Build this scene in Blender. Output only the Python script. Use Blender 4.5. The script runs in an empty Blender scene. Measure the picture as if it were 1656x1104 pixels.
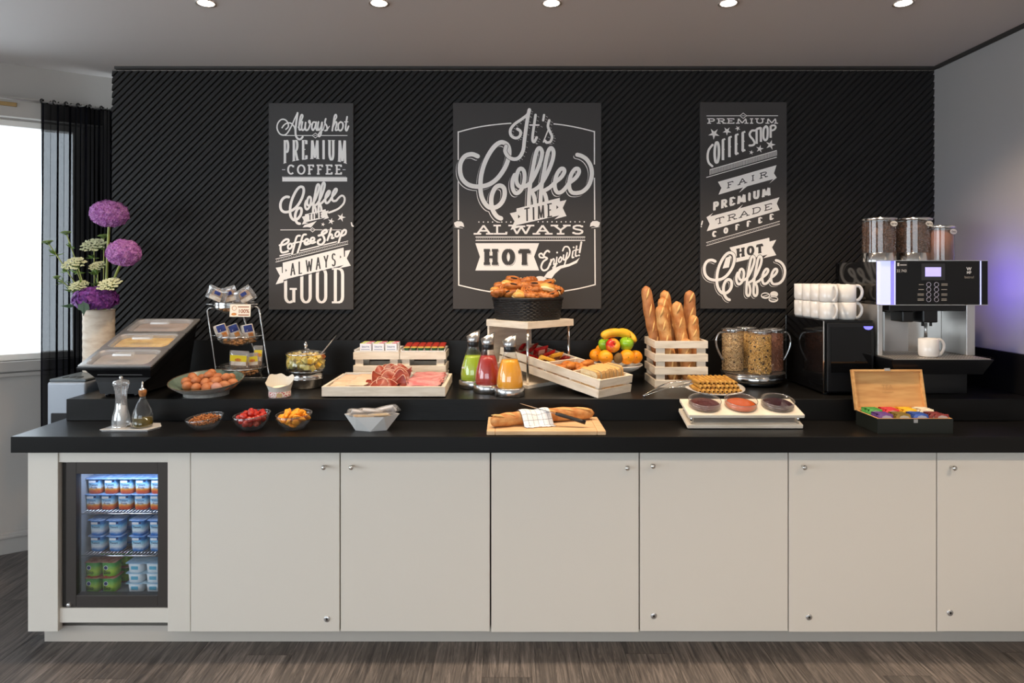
import bpy, math, random
from mathutils import Vector, Matrix, Euler
PI = math.pi
S = bpy.context.scene
COL = S.collection
R = random.Random(7)
# ------------------------------------------------------------------ camera, world, light, exposure
F = 1104.0; CX = 818.0; CY = 440.0; EYE = 1.53          # focal length in pixels, vanishing point, eye height
WALLY = 3.80; CEIL = 2.666; RX = 2.382
cam = bpy.data.cameras.new('camera'); co = bpy.data.objects.new('camera', cam); COL.objects.link(co)
co.location = (0, 0, EYE); co.rotation_euler = (PI/2, 0, 0)
cam.sensor_width = 36; cam.lens = 24; cam.shift_x = (828-CX)/1656; cam.shift_y = (CY-552)/1656
S.camera = co
w = bpy.data.worlds.new('world'); S.world = w; w.use_nodes = True
w.node_tree.nodes['Background'].inputs[0].default_value = (0.82, 0.92, 1.0, 1)
w.node_tree.nodes['Background'].inputs[1].default_value = 5.0
vs = S.view_settings
vs.view_transform = 'Standard'; vs.look = 'None'; vs.exposure = 0.0; vs.gamma = 1.0; vs.use_curve_mapping = False
def area(name, loc, rot, sx, sy, power, col):
    l = bpy.data.lights.new(name, 'AREA'); l.shape = 'RECTANGLE'; l.size = sx; l.size_y = sy; l.energy = power; l.color = col
    o = bpy.data.objects.new(name, l); COL.objects.link(o); o.location = loc; o.rotation_euler = rot; return o
# daylight through the left side windows, and a rear fill added for frontal light
area('daylight_side', (-4.93, -0.6, 1.55), (0, -PI/2, 0), 1.7, 4.2, 44, (0.86, 0.93, 1.0))
area('rear_fill', (-1.3, -4.44, 1.6), (PI/2, 0, 0), 5.2, 1.7, 5, (0.96, 0.97, 1.0))  # soft frontal fill, added at an unseen rear window
SPOT_POWER = 54.0; SPOT_COL = (1.0, 0.76, 0.53)

def W(px, py, Y): return Vector(((px-CX)*Y/F, Y, EYE-(py-CY)*Y/F))
def lin(c): return tuple((x/12.92 if x <= .04045 else ((x+.055)/1.055)**2.4) for x in c)
def rgb(r, g, b): return lin((r/255, g/255, b/255))
# ------------------------------------------------------------------ materials
MATS = {}
def pm(name, col=(.5, .5, .5), rough=.5, metal=0., spec=.5, emit=None, estr=0., coat=0., bump=None, var=None, trans=0., sss=0., stretch=None, ior=1.45):
    if name in MATS: return MATS[name]
    m = bpy.data.materials.new(name); m.use_nodes = True; nt = m.node_tree; b = nt.nodes['Principled BSDF']
    b.inputs['Base Color'].default_value = (*col, 1); b.inputs['Roughness'].default_value = rough; b.inputs['Metallic'].default_value = metal
    b.inputs['Specular IOR Level'].default_value = spec; b.inputs['Coat Weight'].default_value = coat; b.inputs['Transmission Weight'].default_value = trans
    b.inputs['IOR'].default_value = ior
    if emit: b.inputs['Emission Color'].default_value = (*emit, 1); b.inputs['Emission Strength'].default_value = estr
    if sss: b.inputs['Subsurface Weight'].default_value = sss; b.inputs['Subsurface Radius'].default_value = (.01, .006, .004)
    if bump or var:
        tc = nt.nodes.new('ShaderNodeTexCoord'); mp = nt.nodes.new('ShaderNodeMapping'); nt.links.new(tc.outputs['Object'], mp.inputs[0])
        oi = nt.nodes.new('ShaderNodeObjectInfo'); sc = nt.nodes.new('ShaderNodeVectorMath'); sc.operation = 'SCALE'; sc.inputs[0].default_value = (7, 11, 5)
        nt.links.new(oi.outputs['Random'], sc.inputs['Scale']); nt.links.new(sc.outputs[0], mp.inputs['Location'])
        if stretch: mp.inputs['Scale'].default_value = stretch
    if var:
        n = nt.nodes.new('ShaderNodeTexNoise'); n.inputs['Scale'].default_value = var[0]; n.inputs['Detail'].default_value = 5; nt.links.new(mp.outputs[0], n.inputs['Vector'])
        r = nt.nodes.new('ShaderNodeValToRGB'); lo, hi = (var[2] if len(var) > 2 else (.35, .65))
        r.color_ramp.elements[0].position = lo; r.color_ramp.elements[1].position = hi
        r.color_ramp.elements[0].color = (*col, 1); r.color_ramp.elements[1].color = (*var[1], 1)
        nt.links.new(n.outputs[0], r.inputs[0]); nt.links.new(r.outputs[0], b.inputs['Base Color'])
    if bump:
        n = nt.nodes.new('ShaderNodeTexNoise'); n.inputs['Scale'].default_value = bump[0]; n.inputs['Detail'].default_value = 4; nt.links.new(mp.outputs[0], n.inputs['Vector'])
        bp = nt.nodes.new('ShaderNodeBump'); bp.inputs['Strength'].default_value = bump[1]; bp.inputs['Distance'].default_value = bump[2] if len(bump) > 2 else .002
        nt.links.new(n.outputs[0], bp.inputs['Height']); nt.links.new(bp.outputs[0], b.inputs['Normal'])
    MATS[name] = m; return m
def glass(name, tint=(1, 1, 1), refl=.12, rough=.02, k=.5, milk=.03):      # thin clear sheet: see-through with a sheen at grazing angles
    if name in MATS: return MATS[name]
    m = bpy.data.materials.new(name); m.use_nodes = True; nt = m.node_tree; nt.nodes.remove(nt.nodes['Principled BSDF'])
    t = nt.nodes.new('ShaderNodeBsdfTransparent'); t.inputs[0].default_value = (*tint, 1)
    g = nt.nodes.new('ShaderNodeBsdfGlossy'); g.inputs['Roughness'].default_value = rough
    lw = nt.nodes.new('ShaderNodeLayerWeight'); lw.inputs[0].default_value = .25
    ma = nt.nodes.new('ShaderNodeMath'); ma.operation = 'MULTIPLY_ADD'; ma.inputs[1].default_value = k; ma.inputs[2].default_value = refl*.35; ma.use_clamp = True
    nt.links.new(lw.outputs['Facing'], ma.inputs[0])
    mx = nt.nodes.new('ShaderNodeMixShader'); nt.links.new(ma.outputs[0], mx.inputs[0]); nt.links.new(t.outputs[0], mx.inputs[1]); nt.links.new(g.outputs[0], mx.inputs[2])
    df = nt.nodes.new('ShaderNodeBsdfDiffuse'); df.inputs[0].default_value = (.85, .86, .87, 1); m2 = nt.nodes.new('ShaderNodeMixShader'); m2.inputs[0].default_value = milk  # white haze mixed into clear glass, standing in for highlights on its outlines
    nt.links.new(mx.outputs[0], m2.inputs[1]); nt.links.new(df.outputs[0], m2.inputs[2])
    nt.links.new(m2.outputs[0], nt.nodes['Material Output'].inputs[0]); MATS[name] = m; return m
def sheer(name, col, opac):
    m = bpy.data.materials.new(name); m.use_nodes = True; nt = m.node_tree; nt.nodes.remove(nt.nodes['Principled BSDF'])
    t = nt.nodes.new('ShaderNodeBsdfTransparent'); d = nt.nodes.new('ShaderNodeBsdfDiffuse'); d.inputs[0].default_value = (*col, 1)
    mx = nt.nodes.new('ShaderNodeMixShader'); mx.inputs[0].default_value = opac
    nt.links.new(t.outputs[0], mx.inputs[1]); nt.links.new(d.outputs[0], mx.inputs[2]); nt.links.new(mx.outputs[0], nt.nodes['Material Output'].inputs[0]); MATS[name] = m; return m
def ramp_z(name, stops, rough=.4, axis=2, scale=1., noise=0.):  # printed colour bands along a local axis
    m = bpy.data.materials.new(name); m.use_nodes = True; nt = m.node_tree; b = nt.nodes['Principled BSDF']; b.inputs['Roughness'].default_value = rough
    tc = nt.nodes.new('ShaderNodeTexCoord'); sp = nt.nodes.new('ShaderNodeSeparateXYZ'); nt.links.new(tc.outputs['Object'], sp.inputs[0])
    mu = nt.nodes.new('ShaderNodeMath'); mu.operation = 'MULTIPLY'; mu.inputs[1].default_value = scale; nt.links.new(sp.outputs[axis], mu.inputs[0]); out = mu
    if noise:
        n = nt.nodes.new('ShaderNodeTexNoise'); n.inputs['Scale'].default_value = 70; nt.links.new(tc.outputs['Object'], n.inputs['Vector'])
        m2 = nt.nodes.new('ShaderNodeMath'); m2.operation = 'MULTIPLY_ADD'; m2.inputs[1].default_value = noise; nt.links.new(n.outputs[0], m2.inputs[0]); nt.links.new(mu.outputs[0], m2.inputs[2]); out = m2
    r = nt.nodes.new('ShaderNodeValToRGB'); el = r.color_ramp.elements
    el[0].position, el[0].color = stops[0][0], (*stops[0][1], 1); el[1].position, el[1].color = stops[-1][0], (*stops[-1][1], 1)
    for p, c in stops[1:-1]:
        e = el.new(p); e.color = (*c, 1)
    nt.links.new(out.outputs[0], r.inputs[0]); nt.links.new(r.outputs[0], b.inputs['Base Color']); MATS[name] = m; return m
def wood_floor():
    m = bpy.data.materials.new('floor_wood'); m.use_nodes = True; nt = m.node_tree; b = nt.nodes['Principled BSDF']; L = nt.links.new
    tc = nt.nodes.new('ShaderNodeTexCoord'); mp = nt.nodes.new('ShaderNodeMapping'); L(tc.outputs['Object'], mp.inputs[0]); mp.inputs['Scale'].default_value = (26, 1.6, 1)
    oi = nt.nodes.new('ShaderNodeObjectInfo'); sc = nt.nodes.new('ShaderNodeVectorMath'); sc.operation = 'SCALE'; sc.inputs[0].default_value = (37, 53, 9); L(oi.outputs['Random'], sc.inputs['Scale']); L(sc.outputs[0], mp.inputs['Location'])
    n = nt.nodes.new('ShaderNodeTexNoise'); n.inputs['Scale'].default_value = 2.2; n.inputs['Detail'].default_value = 8; n.inputs['Roughness'].default_value = .7; n.inputs['Distortion'].default_value = 1.3; L(mp.outputs[0], n.inputs['Vector'])
    r = nt.nodes.new('ShaderNodeValToRGB'); e = r.color_ramp.elements
    e[0].position = .33; e[0].color = (.022, .018, .017, 1); e[1].position = .68; e[1].color = (.20, .172, .155, 1); k = e.new(.5); k.color = (.085, .072, .065, 1)
    L(n.outputs[0], r.inputs[0])
    hs = nt.nodes.new('ShaderNodeHueSaturation'); ml = nt.nodes.new('ShaderNodeMapRange'); ml.inputs['To Min'].default_value = .75; ml.inputs['To Max'].default_value = 1.25; L(oi.outputs['Random'], ml.inputs[0]); L(ml.outputs[0], hs.inputs['Value']); L(r.outputs[0], hs.inputs['Color']); L(hs.outputs[0], b.inputs['Base Color'])
    b.inputs['Roughness'].default_value = .42
    bp = nt.nodes.new('ShaderNodeBump'); bp.inputs['Strength'].default_value = .25; bp.inputs['Distance'].default_value = .001; L(n.outputs[0], bp.inputs['Height']); L(bp.outputs[0], b.inputs['Normal'])
    return m
def grid_cloth():
    m = bpy.data.materials.new('checked_cloth'); m.use_nodes = True; nt = m.node_tree; b = nt.nodes['Principled BSDF']; L = nt.links.new
    uv = nt.nodes.new('ShaderNodeAttribute'); uv.attribute_name = 'uvp'; sp = nt.nodes.new('ShaderNodeSeparateXYZ'); L(uv.outputs['Vector'], sp.inputs[0])
    outs = []
    for i in (0, 1):
        a = nt.nodes.new('ShaderNodeMath'); a.operation = 'MULTIPLY'; a.inputs[1].default_value = 45; L(sp.outputs[i], a.inputs[0])
        f = nt.nodes.new('ShaderNodeMath'); f.operation = 'FRACT'; L(a.outputs[0], f.inputs[0])
        c = nt.nodes.new('ShaderNodeMath'); c.operation = 'LESS_THAN'; c.inputs[1].default_value = .06; L(f.outputs[0], c.inputs[0]); outs.append(c)
    mx = nt.nodes.new('ShaderNodeMath'); mx.operation = 'MAXIMUM'; L(outs[0].outputs[0], mx.inputs[0]); L(outs[1].outputs[0], mx.inputs[1])
    c = nt.nodes.new('ShaderNodeMix'); c.data_type = 'RGBA'; L(mx.outputs[0], c.inputs[0]); c.inputs[6].default_value = (.85, .86, .88, 1); c.inputs[7].default_value = (.08, .09, .12, 1)
    L(c.outputs[2], b.inputs['Base Color']); b.inputs['Roughness'].default_value = .9; MATS['checked_cloth'] = m; return m

# ------------------------------------------------------------------ mesh builder
class MB:
    def __init__(s): s.v = []; s.f = []; s.s = []; s.T = None; s.uv = None
    def add(s, vs_, fs, smooth=False):
        o = len(s.v)
        if s.T is not None: vs_ = [s.T @ Vector(p) for p in vs_]
        s.v += [tuple(p) for p in vs_]; s.f += [tuple(i+o for i in f) for f in fs]; s.s += [smooth]*len(fs); return s
    def box(s, x0, x1, y0, y1, z0, z1):
        return s.add([(x0, y0, z0), (x1, y0, z0), (x1, y1, z0), (x0, y1, z0), (x0, y0, z1), (x1, y0, z1), (x1, y1, z1), (x0, y1, z1)],
                     [(3, 2, 1, 0), (4, 5, 6, 7), (0, 1, 5, 4), (1, 2, 6, 5), (2, 3, 7, 6), (3, 0, 4, 7)])
    def prism(s, poly, z0, z1, poly2=None, smooth=False):
        n = len(poly); p2 = poly2 or poly
        s.add([(x, y, z0) for x, y in poly]+[(x, y, z1) for x, y in p2], [tuple(range(n-1, -1, -1)), tuple(range(n, 2*n))])
        o = len(s.v)-2*n; s.f += [(o+i, o+(i+1) % n, o+n+(i+1) % n, o+n+i) for i in range(n)]; s.s += [smooth]*n; return s
    def loft(s, rings, cap=True, smooth=True, closed=True):       # rings: lists of equal-length point lists
        n = len(rings[0]); vs_ = [p for r in rings for p in r]; fs = []
        for k in range(len(rings)-1):
            for i in range(n if closed else n-1):
                j = (i+1) % n; fs.append((k*n+i, k*n+j, (k+1)*n+j, (k+1)*n+i))
        s.add(vs_, fs, smooth)
        if cap:
            o = len(s.v)-len(vs_); m = len(rings)-1
            s.f += [tuple(o+i for i in range(n-1, -1, -1)), tuple(o+m*n+i for i in range(n))]; s.s += [False, False]
        return s
    def lathe(s, prof, n=32, c=(0, 0), shear=(0, 0), smooth=True):  # profile [(r, z)]; shear tilts the piece
        rings = []
        for r, z in prof:
            rings.append([(c[0]+r*math.cos(2*PI*i/n), c[1]+r*math.sin(2*PI*i/n), z) for i in range(n)])
        if shear != (0, 0):
            z0 = prof[0][1] if True else 0; zm = max(z for r, z in prof); zl = min(z for r, z in prof)
            rings = [[(x, y, z+((x-c[0])*shear[0]+(y-c[1])*shear[1])*((z-zl)/(zm-zl) if zm > zl else 1)) for x, y, z in rg] for rg in rings]
        return s.loft(rings, cap=False, smooth=smooth)
    def disc(s, r, z, n=32, c=(0, 0)): return s.add([(c[0]+r*math.cos(2*PI*i/n), c[1]+r*math.sin(2*PI*i/n), z) for i in range(n)], [tuple(range(n))])
    def cyl(s, r, z0, z1, n=24, c=(0, 0)):
        p = [(c[0]+r*math.cos(2*PI*i/n), c[1]+r*math.sin(2*PI*i/n)) for i in range(n)]; return s.prism(p, z0, z1, smooth=True)
    def tube(s, pts, r, n=8, closed=False, flat=1.):
        pts = [Vector(p) for p in pts]; m = len(pts); rings = []; up = None
        for i, p in enumerate(pts):
            a = pts[(i-1) % m] if (i or closed) else p; b = pts[(i+1) % m] if (i < m-1 or closed) else p
            t = (b-a).normalized()
            if up is None: up = Vector((0, 0, 1)) if abs(t.z) < .9 else Vector((0, 1, 0))
            x = t.cross(up).normalized(); y = x.cross(t).normalized(); up = y
            rr = r[i] if isinstance(r, (list, tuple)) else r
            rings.append([p+x*rr*math.cos(2*PI*k/n)+y*rr*flat*math.sin(2*PI*k/n) for k in range(n)])
        if closed: rings.append(rings[0])
        return s.loft(rings, cap=not closed)
    def ell(s, c, r, nu=16, nv=10, M=None, fn=None):
        if not isinstance(r, (tuple, list)): r = (r, r, r)
        rings = []
        for j in range(nv+1):
            th = PI*j/nv; th = min(max(th, .02), PI-.02)
            ring = []
            for i in range(nu):
                ph = 2*PI*i/nu; d = Vector((math.sin(th)*math.cos(ph), math.sin(th)*math.sin(ph), -math.cos(th)))
                k = fn(d) if fn else 1.
                p = Vector((d.x*r[0]*k, d.y*r[1]*k, d.z*r[2]*k))
                if M is not None: p = M @ p
                ring.append(p+Vector(c))
            rings.append(ring)
        return s.loft(rings, cap=True)
    def obox(s, c, h, M):
        v = [Vector(c)+M @ Vector((sx*h[0], sy*h[1], sz*h[2])) for sx, sy, sz in ((-1, -1, -1), (1, -1, -1), (1, 1, -1), (-1, 1, -1), (-1, -1, 1), (1, -1, 1), (1, 1, 1), (-1, 1, 1))]
        return s.add(v, [(3, 2, 1, 0), (4, 5, 6, 7), (0, 1, 5, 4), (1, 2, 6, 5), (2, 3, 7, 6), (3, 0, 4, 7)])
    def bar(s, a, b, wx, wz):                                      # rectangular bar from a to b
        a = Vector(a); b = Vector(b); d = (b-a); l = d.length; d.normalize()
        up = Vector((0, 0, 1)) if abs(d.z) < .95 else Vector((0, 1, 0)); x = d.cross(up).normalized(); z = x.cross(d)
        M = Matrix((x, d, z)).transposed(); return s.obox((a+b)/2, (wx/2, l/2, wz/2), M)
    def build(s, name, mat, parent=None, bev=0, seg=2, loc=None, label=None):
        me = bpy.data.meshes.new(name); me.from_pydata(s.v, [], s.f); me.polygons.foreach_set('use_smooth', s.s); me.validate(); me.update()
        me.materials.append(mat)
        o = bpy.data.objects.new(name, me); COL.objects.link(o)
        if parent: o.parent = parent
        if loc is not None: o.location = loc
        if bev:
            b = o.modifiers.new('bevel', 'BEVEL'); b.width = bev; b.segments = seg; b.limit_method = 'ANGLE'; b.angle_limit = .6
        if label: o['label'] = label
        return o
def tag(o, label, cat, group=None, kind=None):
    o['label'] = label; o['category'] = cat
    if group: o['group'] = group
    if kind: o['kind'] = kind
    return o
def empty(name, loc, label, cat, group=None, rot=(0, 0, 0)):
    o = bpy.data.objects.new(name, None); COL.objects.link(o); o.location = loc; o.rotation_euler = rot; o.empty_display_size = .05; return tag(o, label, cat, group)
def struct(o): o['kind'] = 'structure'; return o
def copy_tree(src, loc, rot=None, label=None, group=None):
    r = src.copy(); COL.objects.link(r); r.location = loc
    if rot is not None: r.rotation_euler = rot
    if label: r['label'] = label
    if group: r['group'] = group
    for ch in list(src.children):
        c = ch.copy(); COL.objects.link(c); c.parent = r
        for g in list(ch.children):
            d = g.copy(); COL.objects.link(d); d.parent = c
    return r
def smooth_path(pts, n=6):
    P = [Vector(p).to_3d() if len(p) == 2 else Vector(p) for p in pts]; out = []
    for i in range(len(P)-1):
        a = P[max(i-1, 0)]; b = P[i]; c = P[i+1]; d = P[min(i+2, len(P)-1)]
        for k in range(n):
            t = k/n; out.append(.5*((2*b)+(c-a)*t+(2*a-5*b+4*c-d)*t*t+(3*b-a-3*c+d)*t*t*t))
    out.append(P[-1]); return out
def text_mesh(txt, size, align='CENTER', bold=0.):
    cu = bpy.data.curves.new('txt', 'FONT'); cu.body = txt; cu.size = size; cu.align_x = align; cu.align_y = 'CENTER'; cu.offset = bold
    o = bpy.data.objects.new('txt', cu); COL.objects.link(o); bpy.context.view_layer.update()
    me = bpy.data.meshes.new_from_object(o.evaluated_get(bpy.context.evaluated_depsgraph_get()))
    v = [tuple(x.co) for x in me.vertices]; f = [tuple(p.vertices) for p in me.polygons]
    bpy.data.objects.remove(o); bpy.data.curves.remove(cu); bpy.data.meshes.remove(me); return v, f
def words(txt, size, M, mb=None, bold=0.):                         # flat lettering placed by matrix M (local x right, y up)
    v, f = text_mesh(txt, size, bold=bold); mb = mb or MB(); mb.add([M @ Vector(p) for p in v], f); return mb
FRONT = Matrix(((1, 0, 0), (0, 0, -1), (0, 1, 0)))                 # text plane facing the room
def ori(n): return ['first', 'second', 'third', 'fourth', 'fifth', 'sixth', 'seventh', 'eighth', 'ninth', 'tenth'][n]

# ------------------------------------------------------------------ common materials
M_white = pm('white_paint', rgb(226, 220, 212), .5, bump=(60, .15, .001))
M_door = pm('cabinet_white', rgb(222, 216, 206), .45, bump=(35, .12, .001), stretch=(1, 1, .06))
M_black = pm('black_laminate', (.006, .0057, .0054), .33, spec=.3, bump=(160, .35, .0008), stretch=(.08, 1, 1))
M_slat = pm('slat_black', (.017, .016, .0155), .5, spec=.25, bump=(120, .2, .0006))
M_slatback = pm('slat_gap', (.006, .006, .006), .8)
M_poster = pm('poster_board', rgb(59, 56, 55), .6)
M_print = pm('poster_white_print', rgb(240, 236, 232), .6)
M_ink = pm('poster_dark_print', rgb(59, 56, 55), .6)
M_chrome = pm('chrome', (.78, .77, .75), .12, 1.)
M_steel = pm('brushed_steel', (.66, .655, .65), .32, .85)
M_darkmetal = pm('dark_metal', (.05, .05, .052), .35, .6)
M_crate = pm('white_stained_wood', rgb(232, 222, 206), .6, var=(9, rgb(205, 192, 172), (.4, .8)), stretch=(1, 1, 6), bump=(80, .15, .0006))
M_porc = pm('white_porcelain', rgb(222, 220, 217), .15, coat=.3)
M_plastic = pm('black_plastic', (.008, .008, .009), .3)
M_gloss = pm('black_gloss', (.005, .005, .0055), .05, spec=.4)
M_glass = glass('clear_glass', (.97, .98, .98), k=.42, milk=.012)
M_acryl = glass('acrylic', (.95, .95, .95), .2, k=.35, milk=.03)
M_cello = glass('cellophane', (.94, .95, .97), .4, .12, milk=.14)
M_ceil = pm('ceiling_paint', rgb(200, 194, 190), .75)
M_wall = pm('wall_paint', rgb(162, 159, 157), .4, bump=(200, .08, .0005))
M_sill = pm('left_wall_paint', rgb(160, 154, 148), .6)
# ================================================================== THE SETTING
M_floor = wood_floor()
floor = struct(MB().box(-5.2, RX+.3, -4.7, 4.6, -.06, -.004).build('floor', M_floor))
pw, pl = .19, 1.25
for i in range(32):
    x0 = -3.7+i*pw
    off = (i*0.47) % pl
    for j in range(-1, 3):
        y0 = 1.15+off+j*pl; y1 = min(y0+pl, 4.3); y0 = max(y0, 1.15)
        if y1-y0 < .05 or x0 > RX: continue
        mb = MB().box(0, min(pw, RX-x0)-.0012, 0, y1-y0-.0012, -.004, 0); mb.build('plank', M_floor, floor, loc=(x0, y0, 0))
ceiling = struct(MB().box(-5.2, RX+.3, -4.7, 4.6, CEIL, CEIL+.1).build('ceiling', M_ceil))
struct(MB().box((182-CX)*WALLY/F+.002, RX+.3, WALLY+.03, WALLY+.15, 0, CEIL).build('wall_back_core', M_slatback)).name = 'wall_behind'
struct(MB().box(RX, RX+.12, -4.6, WALLY+.03, 0, CEIL).build('wall_right', M_wall))
# left window wall, set at an angle
A = Vector((-818*3.70/F, 3.70, 0)); B = Vector(((182-CX)*4.0/F, 4.0, 0)); d = (B-A).normalized(); nrm = Vector((d.y, -d.x, 0))
T = Matrix(((d.x, -nrm.x, 0, A.x), (d.y, -nrm.y, 0, A.y), (0, 0, 1, 0), (0, 0, 0, 1)))  # local x along wall, y into wall
wx0, wx1, wz0, wz1 = -2.2, .385, 1.045, 2.365
mb = MB(); mb.T = T
mb.box(-2.9, wx0, 0, .14, 0, CEIL); mb.box(wx1, .9, 0, .14, 0, CEIL); mb.box(wx0, wx1, 0, .14, 0, wz0); mb.box(wx0, wx1, 0, .14, wz1, CEIL)
struct(mb.build('wall_left', M_sill))
win = bpy.data.objects.new('window_1', None); COL.objects.link(win); win['kind'] = 'structure'
mb = MB(); mb.T = T
mb.box(wx0, wx1, .02, .10, wz0, wz0+.035); mb.box(wx0, wx1, .02, .10, wz1-.035, wz1); mb.box(wx0, wx0+.05, .02, .10, wz0+.035, wz1-.035); mb.box(wx1-.05, wx1, .02, .10, wz0+.035, wz1-.035)
mb.build('window_frame', M_white, win, bev=.004)
mb = MB(); mb.T = T; mb.box(wx0+.05, wx1-.05, .055, .061, wz0+.03, wz1-.03); mb.build('pane', glass('window_glass', (.97, .98, .99), .08), win)
mb = MB(); mb.T = T; mb.box(wx0-.04, wx1+.04, -.035, .02, wz0-.055, wz0); mb.box(wx0-.04, wx1+.04, -.02, .0, wz0-.085, wz0-.062); mb.build('window_sill', M_sill, win, bev=.004)
mb = MB(); mb.T = T; mb.box(wx0-.04, wx1+.1, -.05, .0, wz1+.005, wz1+.115); mb.build('window_casing', pm('casing', rgb(170, 163, 155), .5), win, bev=.004)
mb = MB(); mb.T = T; mb.box(-.13, .075, -.058, -.05, wz1+.06, wz1+.082); mb.build('window_latch', pm('brass', rgb(170, 140, 95), .3, .8), win, bev=.002)
mb = MB(); mb.T = T; mb.box(-2.9, .9, -.018, 0, 0, .115); mb.box(-2.9, .9, -.024, 0, .085, .1); struct(mb.build('baseboard_left', M_sill, bev=.003))
# the rest of the room behind the camera, with side windows for daylight and a rear opening added for the fill
mb = MB()
for (y0, y1, z0, z1) in ((-4.6, -2.7, 0, CEIL), (1.5, 2.25, 0, CEIL), (-2.7, 1.5, 0, .7), (-2.7, 1.5, 2.4, CEIL)): mb.box(-5.12, -5.0, y0, y1, z0, z1)
struct(mb.build('wall_side', M_sill))
mb = MB()
for (x0, x1, z0, z1) in ((-5.1, -3.9, 0, CEIL), (1.3, RX, 0, CEIL), (-3.9, 1.3, 0, .75), (-3.9, 1.3, 2.45, CEIL)): mb.box(x0, x1, -4.62, -4.5, z0, z1)
struct(mb.build('wall_front', M_sill))
# dark bars painted as the shade of the gaps where ceiling meets the walls
mb = MB(); mb.box(-2.16, RX, WALLY-.035, WALLY-.012, CEIL-.014, CEIL); struct(mb.build('ceiling_shade_1', pm('ceiling_gap_shade', (.03, .027, .025), .6)))
mb = MB(); mb.box(RX-.02, RX, -4.5, WALLY-.04, CEIL-.016, CEIL); struct(mb.build('ceiling_shade_2', MATS['ceiling_gap_shade']))
# ------------------------------------------------------------------ slatted back wall: every diagonal slat a piece
X0 = (182-CX)*WALLY/F; Z1 = EYE+325*WALLY/F; Z0 = 1.02; X1 = RX
wall = struct(MB().box(X0, X1, WALLY+.004, WALLY+.03, .9, Z1).build('wall_back', M_slatback))
MB().box(X0, X1, WALLY-.004, WALLY+.03, Z1, Z1+.006).build('edge_strip', pm('edge_grey', rgb(120, 112, 105), .6), wall)
def clip(poly, a, b, c):                                           # keep a*x+b*y <= c
    out = []
    for i in range(len(poly)):
        p, q = poly[i], poly[(i+1) % len(poly)]; dp, dq = a*p[0]+b*p[1]-c, a*q[0]+b*q[1]-c
        if dp <= 0: out.append(p)
        if (dp < 0 < dq) or (dq < 0 < dp): t = dp/(dp-dq); out.append((p[0]+(q[0]-p[0])*t, p[1]+(q[1]-p[1])*t))
    return out
per = 11.6*WALLY/F; gap = .0088
k0 = X0-Z1; k = k0
while k < X1-Z0:                                                   # slat k: k <= x-z <= k+per-gap
    p = [(X0, Z0), (X1, Z0), (X1, Z1), (X0, Z1)]
    p = clip(p, -1, 1, -k); p = clip(p, 1, -1, k+per-gap) if len(p) > 2 else []
    if len(p) > 2:
        ar = abs(sum(p[i][0]*p[(i+1) % len(p)][1]-p[(i+1) % len(p)][0]*p[i][1] for i in range(len(p))))/2
        if ar > 1e-5:
            n = len(p); bv = .0035; cx = sum(q[0] for q in p)/n; cz = sum(q[1] for q in p)/n
            h = (k+(per-gap)/2)
            def ins(q):                                            # small chamfer towards the slat's mid line
                dd = (q[0]-q[1]-h); s_ = bv*(1 if dd > 0 else -1)/2; return (q[0]-s_, q[1]+s_)
            p2 = [ins(q) for q in p]
            mb = MB(); mb.add([(x, WALLY+.004, z) for x, z in p]+[(x, WALLY-.003, z) for x, z in p]+[(x, WALLY-.006, z) for x, z in p2],
                              [tuple(range(2*n, 3*n))]+[(i, (i+1) % n, n+(i+1) % n, n+i) for i in range(n)]+[(n+i, n+(i+1) % n, 2*n+(i+1) % n, 2*n+i) for i in range(n)])
            mb.build('slat', M_slat, wall)
    k += per
# ------------------------------------------------------------------ curtain on its rail
def wl(t, y, z): return T @ Vector((t, y, z))
def tpx(px, off):
    lo, hi = -1, 1.2
    for _ in range(50):
        m = (lo+hi)/2; p = wl(m, -off, 0)
        if CX+F*p.x/p.y < px: lo = m
        else: hi = m
    return lo
t0, t1 = tpx(64, .10), tpx(186, .10)
ct = empty('curtain', wl(t0, -.1, .03), 'sheer black curtain gathered beside the bright window', 'curtain'); ct.location = (0, 0, 0)
mb = MB(); cols = 150; rows = 14; ZT = 2.462; vv = []
for j in range(rows+1):
    z = .03+(ZT-.03)*j/rows
    for i in range(cols+1):
        u = i/cols
        t = t0+(t1-t0)*u; am = .014+.02*min(1, u*1.6)
        ph = 2*PI*(9.0*u+5.5*u**2)
        y = -.10+am*math.sin(ph+.5*math.sin(z*2.3+u*9))*(1-.55*(j/rows)**6)+.008*math.sin(z*4+u*23)
        t += .0125*math.sin(ph*1.0+1.1+.6*math.sin(z*1.7))*(.55+.45*math.sin(u*17+1)**2)
        zz = z+(.012*math.sin(ph) if j == rows else 0)
        vv.append(wl(t, y, zz))
mb.add(vv, [(j*(cols+1)+i, j*(cols+1)+i+1, (j+1)*(cols+1)+i+1, (j+1)*(cols+1)+i) for j in range(rows) for i in range(cols)], True)
mb.build('cloth', sheer('sheer_black', (.006, .006, .008), .92), ct)
mb = MB(); mb.tube([wl(t0-1.8, -.10, ZT-.005), wl(t1+.05, -.10, ZT-.005)], .006); mb.build('rail', M_steel, ct)
for i in range(7):
    u = .03+.94*i/6; p = wl(t0+(t1-t0)*u, -.1, ZT); MB().tube([p+Vector((0, .012*math.cos(a*PI/4), .012*math.sin(a*PI/4))) for a in range(8)], .004, 6, closed=True).build('ring', M_plastic, ct)
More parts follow.
